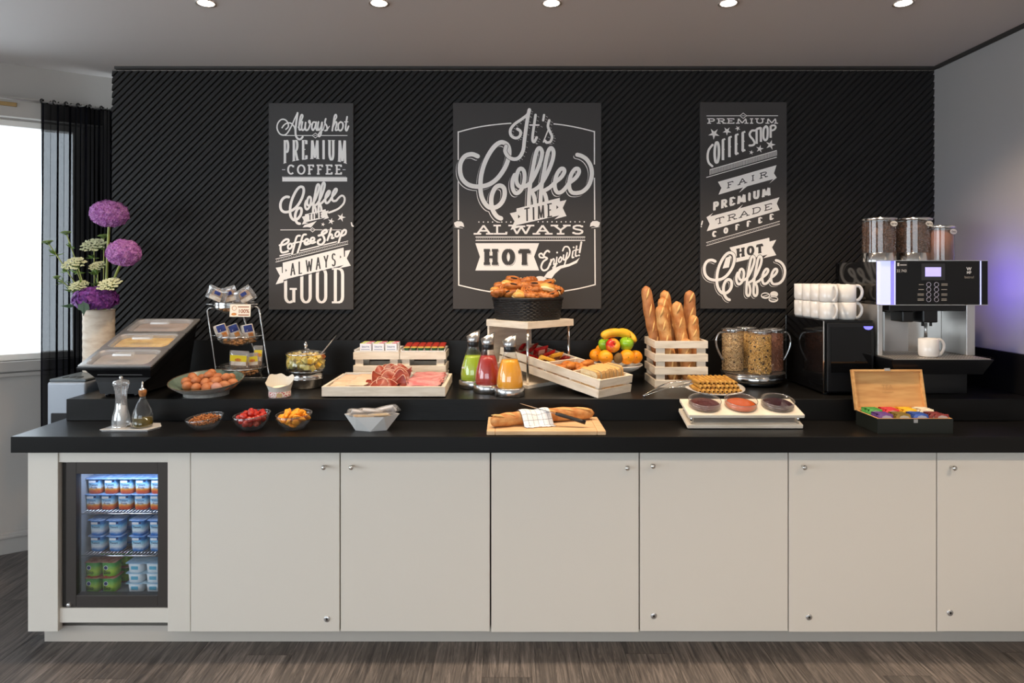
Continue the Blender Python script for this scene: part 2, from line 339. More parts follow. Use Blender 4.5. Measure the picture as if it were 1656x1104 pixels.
# ------------------------------------------------------------------ ceiling spots
ROW1 = [(333, 'leftmost'), (613, 'second from the left'), (892, 'middle'), (1178, 'second from the right'), (1461, 'rightmost')]
YS = (CEIL-EYE)*F/435
def spot(x, y, label, tilt=.0, power=SPOT_POWER):
    e = empty('ceiling_spot', (x, y, CEIL), label, 'light', 'recessed ceiling spots')
    mb = MB(); mb.lathe([(.034, -.001), (.043, -.004), (.043, -.001)], 28); mb.build('trim_ring', pm('spot_ring', rgb(190, 180, 172), .35, .5), e)
    mb = MB(); mb.T = Matrix.Rotation(tilt, 4, 'X'); mb.disc(.031, -.003, 24); mb.build('lens', pm('spot_lens', (1, 1, 1), .3, emit=(1, .9, .78), estr=22), e)
    l = bpy.data.lights.new('spot', 'SPOT'); l.energy = power; l.color = SPOT_COL; l.spot_size = math.radians(118); l.spot_blend = .7; l.shadow_soft_size = .03
    o = bpy.data.objects.new('spot_beam', l); COL.objects.link(o); o.parent = e; o.location = (0, 0, -.03); o.rotation_euler = (tilt, 0, 0)
for px, nm in ROW1: spot((px-CX)*YS/F, YS, f'round recessed ceiling spot over the buffet, {nm} of the row')
for yy, nm in ((1.0, 'middle'), (-1.2, 'rear')):
    for i in range(4): spot(-1.35+i*1.2, yy, f'recessed spot in the {nm} ceiling row behind the viewer, {ori(i)} from the window', power=SPOT_POWER*(.36, .62, 1.15, 1.85)[i] if yy > 0 else SPOT_POWER*.4)

# ================================================================== POSTERS
class Ink:                                                         # flat print on a poster, drawn in the poster's own plane
    def __init__(s): s.layers = {}
    def mb(s, key): return s.layers.setdefault(key, MB())
YP = WALLY-.022
EPS = [0]
def pp(p, lay): return ((p[0]-CX)*YP/F, YP-.00026*lay-(EPS[0] % 83)*1.6e-6, EYE-(p[1]-CY)*YP/F)
def poly(mb, pts, lay):
    EPS[0] += 1; mb.add([pp(p, lay) for p in pts], [tuple(range(len(pts)))])
def disc2(mb, c, r, lay, n=10): poly(mb, [(c[0]+r*math.cos(2*PI*i/n), c[1]+r*math.sin(2*PI*i/n)) for i in range(n)], lay)
def strip(mb, pts, w, lay, caps=True, taper=None):
    P = [Vector((p[0], p[1])) for p in pts]; n = len(P); L = []; Rr = []
    for i in range(n):
        a = P[max(i-1, 0)]; b = P[min(i+1, n-1)]; t = b-a
        if t.length < 1e-6: t = Vector((1, 0))
        t.normalize(); nn = Vector((-t.y, t.x)); ww = w*(taper(i/(n-1)) if taper else 1)
        L.append(P[i]+nn*ww/2); Rr.append(P[i]-nn*ww/2)
    for i in range(n-1):                                           # every piece a hair higher than the last so crossings never coincide
        EPS[0] += 1; mb.add([pp(p, lay) for p in (L[i], L[i+1], Rr[i+1], Rr[i])], [(0, 1, 2, 3)])
    if caps: disc2(mb, P[0], w/2*(taper(0) if taper else 1), lay); disc2(mb, P[-1], w/2*(taper(1) if taper else 1), lay)
def curve(mb, pts, w, lay, f=lambda p: p, caps=True, n=6, off=(0, 0), taper=None):
    q = [f((p[0], p[1])) for p in pts]; sp = smooth_path([(a[0]+off[0], a[1]+off[1]) for a in q], n); strip(mb, [(p.x, p.y) for p in sp], w, lay, caps, taper)
def seg(mb, a, b, w, lay, ext=0):
    a = Vector(a); b = Vector(b); t = (b-a)
    if t.length < 1e-6: return
    t.normalize(); nn = Vector((-t.y, t.x))*w/2; a = a-t*ext; b = b+t*ext; poly(mb, [a+nn, b+nn, b-nn, a-nn], lay)
def arc(cx, cy, rx, ry, a0, a1, n=14): return [(cx+rx*math.cos(math.radians(a0+(a1-a0)*i/n)), cy+ry*math.sin(math.radians(a0+(a1-a0)*i/n))) for i in range(n+1)]
def rr_(x0, x1, y0, y1):                                           # tall rounded ring
    r = (x1-x0)/2; k = r*.8
    return [(x0, y0+k)]+[(x1-(x1-x0)*(1+math.cos(a))/2, y1-k+k*math.sin(a)) for a in [PI*i/8 for i in range(9)]]+[(x1-(x1-x0)*(1-math.cos(a))/2, y0+k-k*math.sin(a)) for a in [PI*i/8 for i in range(9)]]
AL = {  # width, straight strokes, curved strokes, serif points
 'A': (1, [[(.06, 0), (.5, 1)], [(.5, 1), (.94, 0)], [(.26, .36), (.74, .36)]], [], [(.06, 0), (.94, 0)]),
 'C': (.95, [[(.86, .98), (.86, .76)]], [arc(.52, .5, .46, .5, 48, 312)], []),
 'D': (1, [[(.16, 0), (.16, 1)], [(0, 0), (.5, 0)], [(0, 1), (.5, 1)]], [arc(.5, .5, .44, .5, -90, 90)], []),
 'E': (.9, [[(.18, 0), (.18, 1)], [(0, 0), (.92, 0)], [(0, 1), (.9, 1)], [(.18, .52), (.64, .52)], [(.9, 1), (.9, .8)], [(.92, 0), (.92, .2)]], [], []),
 'F': (.85, [[(.18, 0), (.18, 1)], [(0, 1), (.9, 1)], [(.18, .52), (.64, .52)], [(.9, 1), (.9, .78)]], [], [(.18, 0)]),
 'G': (1, [[(.86, .98), (.86, .78)], [(.9, .42), (.9, .02)], [(.6, .42), (1, .42)]], [arc(.5, .5, .44, .5, 50, 325)], []),
 'H': (1.15, [[(.1, 0), (.1, 1)], [(.9, 0), (.9, 1)], [(.1, .5), (.9, .5)]], [], [(.1, 0), (.1, 1), (.9, 0), (.9, 1)]),
 'I': (.5, [[(.5, 0), (.5, 1)]], [], [(.5, 0), (.5, 1)]),
 'L': (.9, [[(.2, 0), (.2, 1)], [(0, 0), (.94, 0)], [(.94, 0), (.94, .24)]], [], [(.2, 1)]),
 'M': (1.3, [[(.1, 0), (.16, 1)], [(.16, 1), (.5, .05)], [(.5, .05), (.84, 1)], [(.84, 1), (.9, 0)]], [], [(.1, 0), (.9, 0)]),
 'N': (1.1, [[(.15, 0), (.15, 1)], [(.15, 1), (.85, 0)], [(.85, 0), (.85, 1)]], [], [(.15, 0), (.85, 1)]),
 'O': (1.05, [], [arc(.5, .5, .47, .5, 0, 360, 26)], []),
 'P': (.9, [[(.2, 0), (.2, 1)], [(0, 1), (.6, 1)], [(.2, .46), (.6, .46)]], [arc(.6, .73, .33, .27, -90, 90)], [(.2, 0)]),
 'R': (1, [[(.2, 0), (.2, 1)], [(0, 1), (.58, 1)], [(.2, .5), (.58, .5)], [(.5, .5), (.9, 0)]], [arc(.58, .75, .3, .25, -90, 90)], [(.2, 0), (.92, 0)]),
 'S': (.9, [[(.84, 1), (.84, .78)], [(.14, 0), (.14, .22)]], [[(.84, .86), (.68, .98), (.4, 1), (.17, .88), (.15, .68), (.35, .55), (.68, .47), (.87, .33), (.83, .12), (.6, 0), (.32, .01), (.14, .14)]], []),
 'T': (.95, [[(.5, 0), (.5, 1)], [(.02, 1), (.98, 1)], [(.02, 1), (.02, .76)], [(.98, 1), (.98, .76)]], [], [(.5, 0)]),
 'U': (1.05, [[(.16, 1), (.16, .35)], [(.84, 1), (.84, .35)]], [arc(.5, .35, .34, .35, 180, 360)], [(.16, 1), (.84, 1)]),
 'W': (1.4, [[(.06, 1), (.28, 0)], [(.28, 0), (.5, .85)], [(.5, .85), (.72, 0)], [(.72, 0), (.94, 1)]], [], [(.06, 1), (.5, .9), (.94, 1)]),
 'Y': (1, [[(.06, 1), (.5, .45)], [(.94, 1), (.5, .45)], [(.5, .45), (.5, 0)]], [], [(.06, 1), (.94, 1), (.5, 0)]),
}
def stad(x0, x1, k):
    c = (x0+x1)/2; r = (x1-x0)/2
    q = [(c+r*math.cos(a), 1-k+k*math.sin(a)) for a in [PI*i/10 for i in range(11)]]+[(c-r*math.cos(a), k-k*math.sin(a)) for a in [PI*i/10 for i in range(11)]]
    return q+[q[0]]
AL['0'] = (.95, [], [stad(.06, .94, .17)], [])
AL['6'] = (1., [[(.86, .98), (.86, .8)], [(.86, .4), (.86, 0)], [(.55, .4), (1.06, .4)]], [stad(.06, .86, .17)[3:19]], [])
AL['1'] = (1.05, [[(.28, 0), (.28, 1)], [(.05, 0), (.6, 0)], [(.05, 1), (.6, 1)]], [[(.6, 1), (.78, .98), (.9, .93), (.95, .83), (.95, .17), (.9, .07), (.78, .02), (.6, 0)]], [])
def block(mb, txt, o, ex, ey, t, lay, th=None, serif=.16, gap=.18, warp=None, plain=False, wide=1.):
    """o baseline-left, ex full-width vector, ey cap-height vector (pixels of the poster); t stem and th hairline thickness"""
    th = th or t; o = Vector(o); ex = Vector(ex); ey = Vector(ey); H = ey.length
    tot = sum((AL[c][0] if c != ' ' else .5) for c in txt)+gap*(len(txt)-1); cur = 0
    cell = ex.length/tot
    def mp(u, v, wd):
        v = (th/2+v*(H-th))/H; tw = min(t, cell*wd*.6)/(cell*wd); u = tw/2+u*(1-tw)
        p = o+ex*((cur+u*wd)/tot)+ey*v
        return Vector(warp(p, v)) if warp else p
    def thick(a, b):
        dd = b-a
        if dd.length < 1e-6: return t
        s_ = abs(dd.dot(ey))/(dd.length*H); return th+(t-th)*s_
    for c in txt:
        if c == ' ': cur += .5+gap; continue
        wd, st, cv, sf = AL[c]
        for s_ in st:
            if plain and len(s_) == 2 and abs(s_[0][0]-s_[1][0]) < .01 and abs(s_[0][1]-s_[1][1]) < .3: continue
            a, b = mp(*s_[0], wd), mp(*s_[1], wd); seg(mb, a, b, thick(a, b), lay, ext=th*.5 if abs((b-a).dot(ey)) < .2*H*(b-a).length else 0)
        for s_ in cv:
            q = [mp(x, y, wd) for x, y in s_]
            for i in range(len(q)-1): seg(mb, q[i], q[i+1], thick(q[i], q[i+1]), lay, ext=.25)
            for p in q[1:-1]: disc2(mb, p, th*.5, lay, 8)
        if not plain:
            for x, y in sf: a, b = mp(x-serif/wd, y, wd), mp(x+serif/wd, y, wd); seg(mb, a, b, th, lay)
        cur += wd+gap
def star(mb, c, r, lay, rot=0): poly(mb, [(c[0]+(r if i % 2 == 0 else r*.36)*math.cos(rot+PI*i/5-PI/2), c[1]+(r if i % 2 == 0 else r*.36)*math.sin(rot+PI*i/5-PI/2)) for i in range(10)], lay)
def dots(mb, a, b, n, r, lay):
    for i in range(n): t = i/(n-1); disc2(mb, (a[0]+(b[0]-a[0])*t, a[1]+(b[1]-a[1])*t), r, lay, 6)
def diamond_rule(mb, a, b, c, r, lay):
    seg(mb, a, (c[0]-r*1.2, c[1]), 1.1, lay); seg(mb, (c[0]+r*1.2, c[1]), b, 1.1, lay)
    q = [(c[0]-r*1.25, c[1]), (c[0], c[1]-r), (c[0]+r*1.25, c[1]), (c[0], c[1]+r)]
    for i in range(4): seg(mb, q[i], q[(i+1) % 4], 1., lay, .4)
    seg(mb, (c[0]-r*.6, c[1]), (c[0]+r*.6, c[1]), .8, lay)
C_SW = [(280,605),(215,582),(140,603),(92,672),(82,760),(104,850),(165,915),(245,941),(330,940),(420,912),(505,845),(582,735),(622,630),(632,545),(612,480),(560,450),(508,462),(450,515),(392,605),(348,705),(318,820),(310,930),(316,1020),(340,1095),(385,1158),(435,1180),(500,1165),(553,1112),(580,1035),(572,960),(527,932),(478,955),(443,1020),(430,1100),(440,1180),(465,1238),(500,1280),(540,1298)]
OFFE = [[(692,812),(668,875),(668,950),(690,1005),(722,1016),(762,982),(790,920),(803,840),(795,772),(765,742),(735,762),(715,820),(712,880),(732,930),(780,948),(832,928),(880,880),(938,770),(983,650),(998,560),(975,515),(947,530),(922,605),(892,760),(870,880),(856,1000),(850,1110),(852,1190),(880,1228),(912,1195),(918,1110),(900,1030),(868,1000)],
        [(868,1000),(950,955),(1010,880),(1068,770),(1113,650),(1126,560),(1105,515),(1077,530),(1052,605),(1022,760),(1000,880),(986,1000),(980,1110),(982,1190),(1010,1228),(1042,1195),(1048,1110),(1030,1030),(998,1000)],
        [(998,1000),(1080,955),(1150,890),(1210,840),(1246,780),(1236,746),(1205,748),(1165,802),(1142,880),(1142,958),(1166,1006),(1206,1006),(1252,968),(1302,900)]]
E2 = [(1302,900),(1368,850),(1408,790),(1402,748),(1366,748),(1326,802),(1303,880),(1303,960),(1332,1008),(1380,1016)]
E2END = [(1380,1016),(1450,998),(1518,930),(1552,820),(1543,722),(1500,645),(1442,603),(1390,588)]
def coffee(ink, f, wc, wo, end, wend, shadow=(-2.4, 2.6), taper=None):
    parts = [(C_SW, wc), (OFFE[0], wo), (OFFE[1], wo), (OFFE[2], wo), (E2, wo)]
    if shadow:
        a, b = ink.mb(('w', 1)), ink.mb(('k', 2)); sx, sy = shadow
        for pts, wd in parts+[(end, wend)]:
            curve(a, pts, wd, 1, f if pts is not end else (lambda p: p), off=(sx*1.25, sy*1.25)); curve(b, pts, wd+.9, 2, f if pts is not end else (lambda p: p), off=(sx*.75, sy*.75))
    m_ = ink.mb(('w', 5)); k_ = ink.mb(('k', 4))
    for pts, wd in parts: curve(k_, pts, wd+1.6, 4, f); curve(m_, pts, wd, 5, f)
    curve(m_, end, wend, 5, taper=taper)
def finish(ink, root, names):
    for (c, lay), mb in ink.layers.items():
        mb.build(names.get((c, lay), 'lettering' if c == 'w' else 'lettering_shadow'), M_print if c == 'w' else M_ink, root)
def poster(x0, x1, y0, y1, label):
    e = empty('wall_poster', (0, WALLY-.006, 0), label, 'poster', 'posters on the slatted wall'); e.location = (0, 0, 0)
    a = pp((x0, y1), 0); b = pp((x1, y0), 0); MB().box(a[0], b[0], YP, WALLY-.0055, a[2], b[2]).build('board', M_poster, e, bev=.001); return e
def band(mb, ax, ay, bx, by, h, lay, notch=7, cut=True):           # swallow-tailed ribbon with slanted ends, centre line a-b
    poly(mb, [(ax, ay-h/2), (bx, by-h/2), (bx-notch, by), (bx, by+h/2), (ax, ay+h/2), (ax+notch, ay)], lay)
# --- middle poster
e = poster(732.5, 972.5, 166, 499.5, 'large middle poster reading It\'s Coffee Time, Always Hot'); ink = Ink(); w5 = ink.mb(('w', 5)); w1 = ink.mb(('w', 0.5))
c1 = lambda p: (732+p[0]/6.9, 165+p[1]/6.9); c2 = lambda p: (732+p[0]/6.9, 305+p[1]/6.9)
fr = ink.mb(('w', .5))
for q in ([(655,236),(520,247),(350,268),(200,298),(62,335)], [(1125,243),(1250,258),(1420,290),(1582,330)]): curve(fr, q, 1.9, .5, c1, caps=False)
seg(fr, c1((62, 332)), c1((62, 640)), 1.9, .5, .8); seg(fr, c1((62, 890)), c2((68, 1075)), 1.9, .5, .8); seg(fr, c1((1582, 328)), c1((1582, 690)), 1.9, .5, .8); seg(fr, c1((1582, 850)), c2((1590, 1070)), 1.9, .5, .8)
curve(fr, [(68,1075),(300,1128),(520,1165)], 1.9, .5, c2, caps=False); curve(fr, [(1590,1070),(1400,1115),(1130,1160)], 1.9, .5, c2, caps=False)
for cx, cy in ((742.3, 363), (962.3, 362.5)):
    k = ink.mb(('k', .8)); poly(k, [(cx-9.5, cy-7), (cx+9.5, cy-7), (cx+9.5, cy+8), (cx-9.5, cy+8)], .8)
    s_ = 1 if cx < 800 else -1
    q = [(cx-8*s_, cy-3), (cx-3*s_, cy-5.5), (cx+4*s_, cy-5), (cx+7*s_, cy-2), (cx+8.5*s_, cy+4), (cx+3*s_, cy+2.5), (cx-3*s_, cy+5), (cx-7*s_, cy+2)]; poly(ink.mb(('w', 1.2)), q, 1.2)
    seg(ink.mb(('w', 1.2)), (cx-7.5*s_, cy+4), (cx+6*s_, cy+5.8), .7, 1.2)
coffee(ink, c1, 7.2, 6.4, [c1(p) for p in E2END], 6.6)
IT = [[(722,300),(757,330),(748,382),(700,402),(652,372),(645,310),(690,248),(770,192),(835,140),(856,88)], [(856,88),(842,150),(822,270),(802,420),(786,540),(742,618),(682,637),(622,610),(585,550),(596,492)], [(925,145),(910,250),(893,370),(893,432),(912,444),(938,395)], [(862,257),(962,257)], [(1020,145),(1010,205)], [(1078,205),(1063,270),(1085,330),(1108,385),(1092,440),(1050,452),(1032,432)], [(1012,447),(1068,305)]]
for i, q in enumerate(IT):
    curve(ink.mb(('k', 7)), q, 7.6 if i == 1 else 5.6, 7, c1); curve(ink.mb(('w', 8)), q, [4.6, 5.8, 4.2, 2.4, 3.6, 4.2, 2][i], 8, c1)
    for off in (3.6, 5.2):
        sp = smooth_path([c1(p) for p in q], 4)
        for p in sp[::2]: disc2(ink.mb(('w', 1.5)), (p.x+off, p.y+off*.6), .55, 1.5, 6)
k6 = ink.mb(('k', 8.5)); w9 = ink.mb(('w', 9)); k10 = ink.mb(('k', 10))
poly(w9, [c2(p) for p in ((638,275),(712,258),(712,222),(1195,102),(1197,142),(1270,125),(1228,215),(1270,305),(1135,342),(1190,298),(700,410),(770,425),(645,460),(690,365))], 9)
block(k10, 'TIME', c2((800, 375)), ((1110-795)/6.9, -62/6.9), (-3/6.9, -155/6.9), 2.6, 10, th=2.0, plain=True, gap=.35)
for c in ((740, 312), (1168, 208)): poly(k10, [c2((c[0]-10, c[1]-22)), c2((c[0]+14, c[1])), c2((c[0]-10, c[1]+22))], 10)
dots(w5, c2((293, 372)), c2((650, 372)), 8, 1.15, 5); dots(w5, c2((955, 370)), c2((1468, 370)), 11, 1.15, 5)
block(w5, 'ALWAYS', c2((256, 512)), (1222/6.9, 0), (0, -110/6.9), 3.3, 5, th=2.6, serif=.27, gap=.12)
seg(w5, c2((256, 540)), c2((1478, 540)), 1.5, 5); seg(w5, c2((256, 577)), c2((1478, 577)), 1.5, 5); dots(w5, c2((270, 558)), c2((1465, 558)), 60, .55, 5)
poly(w5, [c2(p) for p in ((254,608),(965,608),(908,760),(965,912),(254,912),(305,760))], 5)
block(ink.mb(('k', 5.6)), 'HOT', c2((350, 862)), (530/6.9, 0), (0, -180/6.9), 8.4, 5.6, th=4.6, serif=.36, gap=.2)
block(ink.mb(('w', 6.2)), 'HOT', c2((347, 858)), (530/6.9, 0), (0, -180/6.9), 8.6, 6.2, th=4.8, serif=.36, gap=.2)
block(ink.mb(('k', 6.8)), 'HOT', c2((342, 852)), (530/6.9, 0), (0, -180/6.9), 8.4, 6.8, th=4.6, serif=.36, gap=.2)
for q, wd in (([(1078,705),(1058,692),(1030,715),(1018,755),(1055,778),(1010,815),(988,875),(1015,912),(1060,892),(1088,830)], 3), ([(1012,770),(975,765),(965,735),(990,722),(1005,738)], 2.6), ([(1090,850),(1098,790)], 2.4), ([(1092,830),(1122,782),(1134,800),(1126,845),(1145,835)], 2.2), ([(1163,765),(1152,850),(1132,892),(1120,880),(1165,835)], 2.2), ([(1205,760),(1184,790),(1186,820),(1206,812),(1218,780),(1205,760)], 2.3), ([(1238,740),(1236,790),(1258,785),(1278,715)], 2.3), ([(1278,715),(1262,800),(1245,858)], 2.4), ([(1228,692),(1250,650),(1290,652),(1308,695),(1298,750),(1268,790)], 2.4), ([(1342,700),(1334,765),(1350,765)], 2.4), ([(1384,640),(1370,745),(1390,748)], 2.4), ([(1352,690),(1402,680)], 1.8), ([(1436,598),(1416,710)], 3)):
    curve(w5, q, wd, 5, c2)
for c in ((1166, 712), (1350, 655), (1410, 744)): disc2(w5, c2(c), 1.5, 5)
RIB = [(1418,768),(1385,828),(1300,866),(1210,890),(1140,950),(1105,1002),(1015,990),(1060,930),(1120,893),(1200,858),(1300,838),(1378,800)]
a, b = RIB[:6], RIB[6:][::-1]
w5.add([pp(c2(p), 5) for p in a+b], [(i, i+1, 7+i, 6+i) for i in range(5)])
disc2(w5, c2((975, 1075)), 14.5, 5, 24); curve(w5, [(715,1065),(780,1030),(850,1035)], 1.4, 5, c2); disc2(ink.mb(('k', 4)), c2((800, 1090)), 11, 4, 20)
finish(ink, e, {})
# --- left poster
e = poster(434.5, 571.5, 166.5, 500.5, 'narrow left poster reading Always hot Premium Coffee, Always Good'); ink = Ink(); w5 = ink.mb(('w', 5))
g3 = lambda p: (436+p[0]/8.49, 170+p[1]/8.49); g4 = lambda p: (436+p[0]/11.04, 285+p[1]/11.04); g5 = lambda p: (436+p[0]/8.18, 365+p[1]/8.18)
for q, wd in (([(172,310),(205,268),(250,245),(300,252),(340,300),(352,345)], 2.2), ([(225,332),(258,295),(250,240),(212,200),(158,200),(114,250),(104,320),(138,390),(195,412),(245,382),(305,280),(348,180),(385,108)], 2.2), ([(385,108),(372,200),(357,330),(362,420),(395,465),(430,465),(455,435)], 3.2), ([(398,305),(438,205),(456,150),(440,132),(420,180),(405,280),(412,340),(440,325)], 2.7), ([(452,230),(440,300),(452,345),(482,320),(497,230),(490,300),(502,345),(532,330),(557,262),(550,212),(540,232),(565,262)], 2.7), ([(628,235),(597,238),(580,300),(595,345),(625,300),(642,230),(636,300),(650,345),(665,330)], 2.7), ([(672,230),(662,300),(677,345),(706,300),(722,230),(716,330),(705,400),(682,432),(672,405),(722,340)], 2.6), ([(772,188),(760,240),(786,290),(790,338),(762,350)], 2.7), ([(735,345),(770,215)], 1.6), ([(790,340),(822,290)], 1.6), ([(860,350),(880,240),(918,168),(910,130),(890,160),(875,260),(862,350)], 2.6), ([(870,300),(905,230),(922,250),(906,340),(932,340)], 2.6), ([(975,230),(946,262),(946,330),(975,350),(1005,310),(1005,250),(975,230)], 2.7), ([(1065,160),(1050,260),(1045,330),(1060,350),(1085,290)], 2.7), ([(1028,230),(1076,230)], 1.6)): curve(w5, q, wd, 5, g3)
diamond_rule(w5, g3((210, 417)), g3((1070, 417)), g3((630, 417)), 4., 5)
def wpre(p, v):
    x = p[0]; k = ((x-509.5)/52)**2; return (x, p[1]+(1-v)*(k*8.2))
block(w5, 'PREMIUM', (457.5, 257), (104, 0), (0, -30.5), 3.9, 5, th=1.0, serif=.3, gap=.26, warp=wpre)
block(w5, 'COFFEE', (464, 282.3), (90, 0), (0, -16.3), 2.9, 5, th=2.3, serif=.22, gap=.2)
seg(w5, g3((172, 886)), g3((215, 886)), 1., 5); seg(w5, g3((1003, 886)), g3((1043, 886)), 1., 5)
poly(w5, [g3(p) for p in ((175,992),(1065,992),(1065,1047),(175,1047))], 5)
for i in range(52): x = 457+i*2.0; seg(w5, (x, 285.4), (x, 286.9), .8, 5)
# same script as on the middle poster, slanted upward
a0, a1, a2 = (280, 605), (540, 1298), (1390, 748); b0, b1, b2 = g4((345, 370)), g4((540, 845)), g4((1185, 228))
m1, m2, n1, n2 = a1[0]-a0[0], a1[1]-a0[1], a2[0]-a0[0], a2[1]-a0[1]; det = m1*n2-m2*n1
def gl(p):
    u, v = p[0]-a0[0], p[1]-a0[1]; s_ = (u*n2-v*n1)/det; t_ = (m1*v-m2*u)/det
    return (b0[0]+s_*(b1[0]-b0[0])+t_*(b2[0]-b0[0]), b0[1]+s_*(b1[1]-b0[1])+t_*(b2[1]-b0[1]))
coffee(ink, gl, 4.2, 3.6, [gl((1380,1016))]+[g4(p) for p in ((1190,435),(1250,370),(1300,345),(1340,390),(1325,480),(1240,570),(1150,615),(1060,648))], 3.2, shadow=None)
w9 = ink.mb(('w', 9)); k10 = ink.mb(('k', 10))
poly(w9, [g4(p) for p in ((578,722),(632,708),(634,680),(1003,588),(1006,622),(1058,610),(1028,678),(1060,745),(960,772),(1000,738),(640,822),(695,835),(578,862),(612,790))], 9)
poly(w9, [g4(p) for p in ((842,797),(700,845),(625,870),(592,912),(680,905),(740,915))], 9)
block(k10, 'TIME', g4((700, 790)), (240/11.04, -48/11.04), (-2/11.04, -112/11.04), 1.7, 10, th=1.3, plain=True, gap=.35)
for c, r, ro in (((955, 858), 3.4, .2), ((1100, 803), 5.6, .25), ((1280, 733), 7.4, .3)): star(w5, g4(c), r, 5, ro)
diamond_rule(w5, g4((192, 957)), g4((1280, 957)), g4((768, 955)), 3.4, 5)
k7 = ink.mb(('k', 6)); w7 = ink.mb(('w', 7))
SH = [([(135,258),(200,245),(250,210),(248,182),(212,182),(166,222),(146,290),(160,348),(200,350),(245,335)], 3.4), ([(272,235),(246,262),(248,298),(272,302),(296,275),(292,242),(272,235)], 3.2), ([(402,130),(370,136),(350,172),(325,270),(298,372)], 3.2), ([(310,232),(382,215)], 2.6), ([(482,115),(450,120),(430,160),(405,255),(372,355)], 3.2), ([(395,215),(462,198)], 2.6), ([(468,226),(508,212),(508,178),(478,182),(462,222),(482,248),(535,232)], 3.2), ([(535,205),(588,192),(588,160),(556,162),(540,202),(560,230),(605,215)], 3.2), ([(650,130),(700,115),(755,82),(750,56),(715,66),(690,105),(718,150),(728,200),(690,248),(648,240),(640,205),(672,180)], 3.6), ([(815,35),(790,120),(765,190)], 3.2), ([(780,142),(815,112),(830,128),(822,165),(850,158)], 3.), ([(896,78),(872,105),(874,138),(900,140),(922,110),(916,80),(896,78)], 3.2), ([(962,68),(940,140),(912,222)], 3.2), ([(955,100),(985,55),(1012,66),(1002,108),(962,132)], 3.2)]
for q, wd in SH: curve(k7, q, wd+1.4, 6, g5); curve(w7, q, wd, 7, g5)
seg(w5, g5((132, 398)), g5((280, 366)), 2., 5); seg(w5, g5((405, 330)), g5((890, 210)), 2., 5)
seg(w5, g5((80, 440)), g5((1040, 200)), 1., 5); seg(w5, g5((80, 480)), g5((1040, 240)), 1., 5); dots(w5, g5((95, 456)), g5((1030, 222)), 44, .6, 5)
w4 = ink.mb(('w', 5.5))
block(ink.mb(('w', 2)), '6001', (458.5, 490.3), (99, 0), (0, -57.5), 5.0, 2, th=3.2, serif=0, gap=.22)
poly(ink.mb(('k', 4)), [g5(p) for p in ((90,790),(180,735),(970,530),(1090,545),(1090,500),(90,740))], 4)
poly(w9, [g5(p) for p in ((82,555),(162,542),(165,625),(176,622),(176,488),(980,288),(985,410),(998,408),(1000,330),(1075,318),(1022,430),(1075,528),(905,565),(985,518),(190,712),(182,750),(82,775),(138,660))], 9)
block(k10, 'ALWAYS', g5((272, 668)), (612/8.18, -140/8.18), (-2/8.18, -172/8.18), 2.3, 10, th=1.5, plain=True, gap=.4)
for c in ((218, 590), (938, 412)): poly(k10, [g5((c[0]-6, c[1]-22)), g5((c[0]+14, c[1])), g5((c[0]-6, c[1]+22))], 10)
curve(w5, [(1460,830),(1475,880),(1495,890)], 2.2, 5, g4)
finish(ink, e, {})
# --- right poster
e = poster(1132.5, 1272.5, 165, 499, 'narrow right poster reading Premium Coffee Shop, Fair Trade, Hot Coffee'); ink = Ink(); w5 = ink.mb(('w', 5)); k6 = ink.mb(('k', 6))
h6 = lambda p: (1132+p[0]/9.2, 175+p[1]/9.2); h7 = lambda p: (1132+p[0]/7.886, 260+p[1]/7.886); h8 = lambda p: (1132+p[0]/9.2, 380+p[1]/9.2)
diamond_rule(w5, h6((95, 114)), h6((1160, 112)), h6((642, 112)), 4.4, 5)
block(w5, 'PREMIUM', h6((105, 230)), (1050/9.2, 0), (0, -80/9.2), 2., 5, th=1.5, serif=.24, gap=.12)
for c, r, ro in (((207, 380), 9.6, 3.2), ((400, 340), 7.4, 3.15), ((560, 300), 4.6, 3.3), ((763, 657), 4., .2), ((888, 605), 6.6, .2), ((1048, 545), 8.4, .25)): star(w5, h6(c), r, 5, ro)
curve(w5, [(185,545),(130,620),(112,720),(130,810),(182,862)], 3.6, 5, h6)
def wp(p, v):
    x = p[0]; return (x, p[1]-(x-1154)*.515+max(0, (1215-x))*.0)
block(w5, 'OFFEE', (1153.3, 266.8), (54.5, 0), (0, -36.5), 4.2, 5, th=2.2, plain=True, gap=.1, warp=lambda p, v: (p[0], p[1]-(p[0]-1154)*(.36+.0*v)-(1-v)*(p[0]-1154)*.10))
curve(w5, [(812,332),(770,335),(740,375),(745,415),(790,470),(810,520),(785,550),(735,555)], 3.4, 5, h6)
for q in ([(842,530),(840,305)], [(905,500),(903,285)], [(842,310),(905,290)], [(1050,440),(1050,262)]): strip(w5, [h6(p) for p in q], 3.6, 5, False)
curve(w5, [(965,280),(945,320),(942,430),(968,475),(1000,440),(1005,310),(985,270),(965,280)], 3.6, 5, h6); curve(w5, [(1050,262),(1105,255),(1125,285),(1100,320),(1052,335)], 3., 5, h6, caps=False)
seg(w5, h6((145, 915)), h6((1140, 628)), 1.2, 5); seg(w5, h6((92, 1030)), h6((1140, 728)), 1.2, 5)
for i in range(64): t = i/63; x = 145+t*995; y = 920-t*287; seg(w5, h6((x, y)), h6((x, y+72)), .7, 5)
poly(w5, [h7(p) for p in ((228,268),(975,55),(942,160),(978,215),(880,292),(935,232),(600,325),(495,408),(548,340),(235,432),(272,345))], 5)
block(k6, 'FAIR', h7((340, 355)), (520/7.886, -152/7.886), (2/7.886, -76/7.886), 1.6, 6, th=1.3, serif=.2, gap=.5)
block(w5, 'PREMIUM', h7((155, 640)), (752/7.886, -205/7.886), (2/7.886, -108/7.886), 4.2, 5, th=2.4, serif=.24, gap=.12)
